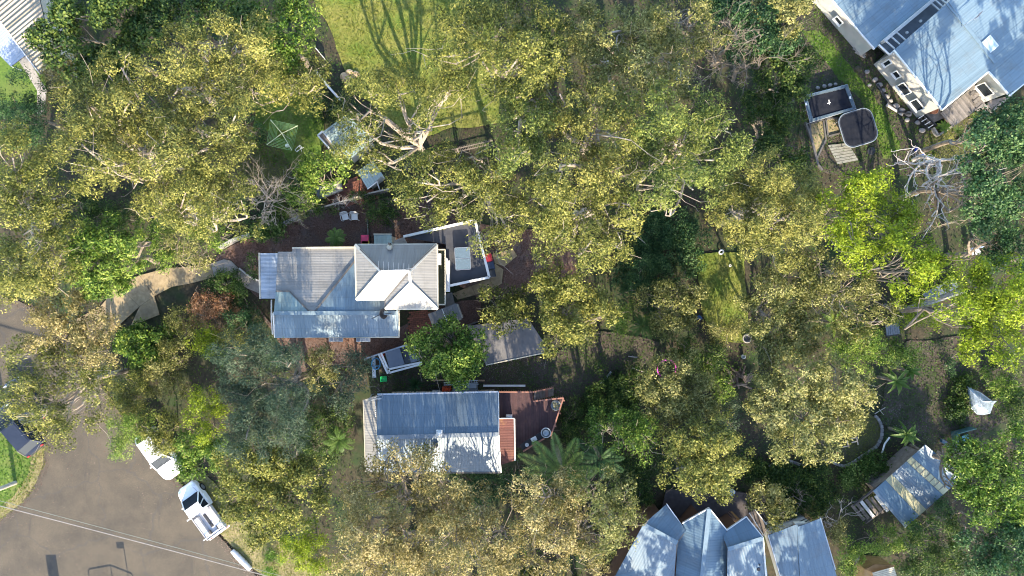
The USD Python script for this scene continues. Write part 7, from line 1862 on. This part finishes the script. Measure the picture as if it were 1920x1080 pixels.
rosette("banana_plant", "smaller banana plant above the arching one by the bright shrub", (1705, 695), 2.4, 9, 1.1, L_FERN, kind="blade", trunk=0.1, droop=0.6, rise=0.9, w=0.3, seed=17, cat="plant", tone=0.45, part_name="leaf")
rosette("banana_plant", "banana plant above the wavy shed roof's top corner", (1700, 815), 2.4, 12, 1.25, L_FERN, kind="blade", trunk=0.12, droop=0.6, rise=0.9, w=0.32, seed=18, cat="plant", tone=0.55, part_name="leaf")
rosette("banana_plant", "banana plant with a few giant leaves amid the pale speckled tree", (1562, 605), 4.5, 7, 1.5, L_BRIGHT, kind="blade", trunk=0.12, droop=0.25, rise=0.4, w=0.3, seed=19, cat="plant", tone=0.7, part_name="leaf")
rosette("strap_plant", "dark green palm-like clump beside the blue-grey house's verandah", (635, 825), 2.2, 26, 1.2, L_FERN, kind="frond", trunk=0.1, droop=0.4, rise=0.7, seed=20, pairs=20, leaflet=0.4, cat="plant", tone=0.45)
shrub("dark_shrub", "dark bank shrub between the palm-like clump and the needle tree", [(600, 795, 34), (580, 840, 30), (625, 790, 26), (610, 850, 26)], 2.6, leaf=L_DARK, tone=0.4)
tree("variegated_tree", "whitish variegated shrub under the low house's eave", [(595, 680, 24), (610, 705, 22), (590, 715, 18), (600, 660, 14)], 4, leaf=L_PALE, clump=0.4, dens=460, size=(0.2, 0.06), bark=B_WHITE, tone=0.66, trunk=0.08, cat="shrub")
tree("dry_shrub_tree", "grey sparse dry tree beside the pale plank and shed yard", [(640, 690, 36), (670, 680, 30), (630, 735, 38), (660, 730, 30), (650, 765, 26)], 6, **{**DRY, "dens": 230, "leaf": L_OAK}, trunk=0.11, tone=0.72)
tree("broadleaf_tree", "round dark tree with bright lit leaves between the shelter and long shed", [(800, 640, 32), (840, 630, 40), (880, 650, 34), (820, 675, 30), (865, 685, 38), (785, 650, 20), (890, 680, 24)], 6.5, leaf=L_BRIGHT, clump=0.5, dens=480, size=(0.19, 0.10), gap=0.30, bark=B_GREY, tone=0.48, depth=0.75)
tree("leafy_tree", "shadowed green tree between the terrace path and pale-crowned tree", [(925, 570, 30), (955, 550, 34), (940, 600, 26), (970, 590, 28)], 6, leaf=L_GUM, clump=0.5, dens=420, size=(0.17, 0.09), bark=B_GREY, tone=0.42)
tree("pale_tree", "pale-crowned green tree overhanging the long shed's end", [(1025, 545, 36), (1065, 530, 42), (1110, 555, 42), (1035, 590, 36), (1075, 600, 46), (1050, 640, 32), (1135, 590, 26), (1095, 630, 24)], 8.5, leaf=L_GUM, clump=0.52, dens=480, size=(0.17, 0.085), gap=0.28, bark=B_GREY, tone=0.66)
shrub("leafy_shrub", "bright lime shrub at the pale-crowned tree's shaded side", [(1165, 595, 24), (1175, 575, 20), (1155, 615, 18)], 4, leaf=L_BRIGHT, tone=0.58)
tree("grey_green_tree", "grey-green shaded bush tree below the ivy hollow", [(1245, 560, 36), (1285, 575, 36), (1265, 610, 34), (1300, 550, 26), (1240, 600, 24)], 6, **{**ROUND, "leaf": L_PALE}, tone=0.36)
shrub("dark_shrub", "black-green shrub in the hollow between tree fern and pale-crowned tree", [(1190, 545, 28), (1215, 570, 22), (1200, 510, 26)], 4, leaf=L_COOL, tone=0.22)
# ivy banks
def ivy(name, label, blobs, top, leaf, tone, cat="ivy"):
    return shrub(name, label, blobs, top, leaf=leaf, tone=tone, cat=cat, trunk=0, clump=0.4, dens=620, size=(0.14, 0.09), gap=0.12, depth=0.35, skirt=0.2, inner=0.2)


ivy("ivy_bank", "dark green ivy bank filling the hollow under the tall gums", [(1220, 440, 46), (1270, 430, 46), (1310, 450, 34), (1200, 490, 40), (1255, 490, 46), (1300, 490, 26), (1180, 520, 30)], 1.6, L_COOL, 0.46)
ivy("ivy_bank", "dark green ivy bank below the weathered beam", [(1140, 740, 38), (1175, 720, 36), (1110, 770, 34), (1160, 770, 30), (1090, 800, 30), (1130, 690, 10)], 1.0, L_DARK, 0.34)
ivy("ivy_bank", "dark leafy bank between courtyard, stone edging and wavy shed", [(1450, 895, 34), (1490, 905, 40), (1530, 900, 32), (1470, 945, 36), (1520, 945, 34), (1550, 925, 22), (1420, 890, 24)], 1.2, L_DARK, 0.38)
ivy("fern_bank", "fresh green ferny bank beside the timber stairs", [(1590, 895, 20), (1615, 880, 24), (1640, 870, 22), (1605, 905, 16), (1660, 880, 16)], 1.0, L_FERN, 0.42, "fern")
ivy("ivy_bank", "low dark creeper under the netted fruit tree", [(1800, 740, 26), (1790, 770, 26), (1820, 720, 20)], 0.5, L_DARK, 0.40)
shrub("leafy_shrub", "glossy shrub beside the netted fruit tree at the frame edge", [(1875, 720, 26), (1895, 730, 24), (1880, 745, 20)], 2.6, leaf=L_BRIGHT, tone=0.42)
shrub("dark_shrub", "small blue-dark shrub in the middle of the bare garden soil", [(1780, 685, 17)], 1.2, leaf=L_COOL, tone=0.40)
shrub("hedge_shrub", "edge-of-frame green shrub below the yellow-green tree", [(1905, 690, 24), (1915, 760, 30), (1900, 790, 24)], 3, leaf=L_DARK, tone=0.5)
tree("leafy_tree", "pale-flecked green tree beside the courtyard's white handrails", [(1440, 925, 26), (1465, 945, 22), (1425, 940, 18), (1470, 970, 18), (1455, 985, 14)], 5, leaf=L_PALE, clump=0.42, dens=460, size=(0.16, 0.09), bark=B_GREY, tone=0.60)
shrub("leafy_shrub", "light green shrub at the garage's upper corner", [(1570, 985, 16), (1580, 1000, 16), (1565, 1010, 12)], 2.6, leaf=L_PALE, tone=0.6)
tree("leafy_tree", "large glossy tree with yellow-lit tips over the wavy shed", [(1820, 850, 40), (1870, 860, 46), (1910, 840, 40), (1830, 905, 44), (1885, 915, 46), (1850, 955, 36), (1910, 960, 36), (1800, 920, 24)], 10.5, leaf=L_BRIGHT, clump=0.55, dens=500, size=(0.20, 0.08), gap=0.30, bark=B_GREY, tone=0.50)
tree("cool_tree", "blue-green tree at the frame corner below the glossy tree", [(1880, 1000, 40), (1915, 1030, 40), (1850, 1040, 40), (1890, 1070, 40), (1820, 1010, 32)], 10, leaf=L_COOL, clump=0.55, dens=500, size=(0.16, 0.09), gap=0.28, bark=B_GREY, tone=0.58)
shrub("hedge_shrub", "bright lime hedge above the small orange-brown hut", [(1590, 1040, 28), (1630, 1030, 28), (1670, 1015, 30), (1710, 1005, 30), (1745, 1010, 28), (1600, 1065, 22)], 3.6, leaf=L_BRIGHT, tone=0.64)
shrub("dark_shrub", "dark green shrubs between the lime hedge and the frame corner", [(1740, 1045, 32), (1785, 1040, 34), (1760, 1075, 32), (1810, 1070, 30), (1710, 1065, 24), (1780, 990, 26)], 7, leaf=L_DARK, tone=0.5)
shrub("dark_shrub", "shaded shrub against the lower corner of the wavy shed", [(1740, 985, 24), (1770, 965, 22), (1715, 1000, 16)], 4, leaf=L_COOL, tone=0.45)
shrub("dark_shrub", "dark shrubs between the first gable and the golden dry trees", [(1180, 880, 32), (1215, 900, 32), (1200, 930, 28), (1230, 870, 24), (1160, 900, 22)], 3, leaf=L_DARK, tone=0.32)
shrub("dark_shrub", "low shrub at the deck's shaded foot beside the ivy", [(1075, 770, 20), (1060, 800, 20), (1075, 830, 20)], 1.2, leaf=L_DARK, tone=0.34)
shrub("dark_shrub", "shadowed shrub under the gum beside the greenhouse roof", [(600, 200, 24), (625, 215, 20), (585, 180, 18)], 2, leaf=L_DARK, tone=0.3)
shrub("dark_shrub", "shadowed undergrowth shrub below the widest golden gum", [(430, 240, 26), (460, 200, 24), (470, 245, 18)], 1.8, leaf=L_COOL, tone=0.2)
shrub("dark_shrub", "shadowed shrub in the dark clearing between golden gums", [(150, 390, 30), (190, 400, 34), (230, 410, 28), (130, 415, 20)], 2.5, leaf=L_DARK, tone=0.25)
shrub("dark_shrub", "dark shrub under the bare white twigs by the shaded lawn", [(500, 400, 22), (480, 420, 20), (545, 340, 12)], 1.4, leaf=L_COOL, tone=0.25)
# tall trees south of the view shade the lower roofs, the road and the garage
spots = [(x, -28.0 - 1.5 * (i % 2), 12.5) for i, x in enumerate(np.arange(5, 44, 4.6))] + [(x, -34.0 - 1.5 * (i % 2), 15.5) for i, x in enumerate(np.arange(3, 44, 5.0))] + [(-2.4, -23.2, 11.3), (-0.5, -22.2, 10.4), (2.2, -21.3, 8.6), (4.8, -21.6, 8.4), (7.2, -22.6, 9.5), (-6.2, -23.8, 11.6)] + [(x, y, 15.0) for x, y in ((37.5, -1.0), (41.0, 4.0), (36.5, 6.5), (41.5, 10.0), (37.0, 2.5), (44.0, 0.0), (46.0, 7.0))]
for k, (x, y, tp_) in enumerate(spots):
    kk = PPM * H / (H - tp_)
    px_, py_, r = 960 + x * kk, 540 - y * kk, 2.7 * kk
    tree("gum_tree", "gum tree standing just outside the photo's edge", [(px_ - r * .5, py_, r * .6), (px_ + r * .5, py_ + r * .2, r * .6), (px_, py_ + r * .5, r * .6), (px_, py_ - r * .3, r * .5)], tp_, leaf=L_GUM, clump=0.9, dens=(150 if abs(x) < 5 else 80), size=(0.46, 0.20), gap=(0.2 if abs(x) < 5 else 0.32), depth=1.7, group="gums beyond the frame", seed=100 + k, trunk=0.2, twigs=4)

# ------------------------------------------------------------------ grass, litter and undergrowth
rng = np.random.default_rng(77)


def tufts(name, polys, n, leaf, L, W, zmax, tone, seed, avoid=None, upright=1.0):
    r = np.random.default_rng(seed)
    pts = []
    A = sum(p.area for p in polys)
    for p in polys:
        pts.append(scatter(p, int(n * p.area / A), r, avoid))
    pts = np.vstack(pts)
    c = np.c_[pts, r.uniform(0.01, zmax, len(pts))]
    nn_ = r.normal(size=c.shape); nn_[:, 2] = np.abs(nn_[:, 2]) * upright
    s = r.uniform(0.6, 1.3, len(c))
    v, f = leaves_mesh(c, nn_, L * s, W * s, r)
    big = meshkit.fbm(np.c_[pts * 0.5, np.zeros(len(pts))], 3, seed)
    t = np.clip(tone + (big - 0.5) * 0.9 + r.normal(0, 0.14, len(c)), 0, 1)
    N_TRI[0] += len(f)
    solo(name, None, None, (v, f), leaf, kind="stuff", tint=np.repeat(t, 4))


tufts("lawn_grass_tufts", [lawn_g], 22000, L_GRASS, 0.16, 0.05, 0.07, 0.72, 1, upright=0.8)
tufts("verge_grass_tufts", [verge_g, rg_g, lawnb_g], 22000, L_GRASSG, 0.16, 0.06, 0.08, 0.5, 2)
tufts("dry_grass_tufts", [straw_g, dirt_g], 9000, L_GRASS, 0.14, 0.04, 0.06, 0.8, 3)
tufts("shaded_grass_tufts", [shade_g, strip_g, rl_g, yh_g], 16000, L_GRASS, 0.14, 0.045, 0.06, 0.42, 4)
tufts("yard_weeds", [yard_g, yg_g, yr_g], 14000, L_GRASSG, 0.15, 0.06, 0.12, 0.22, 11)
tufts("roadside_leaf_litter", [road_g.buffer(0.2).difference(road_g.buffer(-0.5)).intersection(sg.box(-42, -24, 0, 10))], 3500, L_LITTER, 0.10, 0.045, 0.02, 0.6, 12, upright=3)
tufts("road_leaf_litter", [road_g.intersection(sg.box(-42, -24, 0, 10))], 1200, L_LITTER, 0.09, 0.04, 0.02, 0.6, 13, upright=3)
tufts("mulch_leaves", [mulch_g, mulch2_g], 20000, L_LITTER, 0.13, 0.045, 0.03, 0.42, 5, upright=2.5)
tufts("yard_leaf_litter", [yard_g, yr_g, yg_g], 20000, L_LITTERG, 0.11, 0.045, 0.03, 0.42, 6, upright=2.5)
hard = shapely.union_all([g.buffer(0.1) for g in (road_g, verge_g, straw_g, dirt_g, lawn_g, lawnb_g, shade_g, strip_g, mulch_g, mulch2_g, yard_g, yr_g, yg_g, yh_g, tl_g, rl_g, rg_g)]
                         + [poly_px(q).buffer(0.2) for q in ([(185, 575), (225, 530), (310, 500), (425, 485), (490, 525), (490, 555), (430, 525), (400, 522), (300, 592), (200, 640), (140, 620)], [(590, 330), (720, 330), (720, 385), (600, 385)],
                            [(1240, 920), (1440, 920), (1470, 1100), (1100, 1100), (1200, 980)], [(1440, 980), (1580, 960), (1600, 1090), (1450, 1090)], [(670, 735), (1060, 730), (1040, 830), (960, 895), (670, 890)],
                            [(1540, -20), (1990, -20), (1990, 240), (1740, 240)])])
area = sg.box(-42, -24, 42, 24)
tufts("undergrowth", [area], 45000, L_BRIGHT, 0.17, 0.085, 0.8, 0.24, 7, avoid=hard)
tufts("forest_leaf_litter", [area], 16000, L_LITTER, 0.13, 0.05, 0.03, 0.4, 8, avoid=hard, upright=2.5)
print("foliage and litter triangles", N_TRI[0])
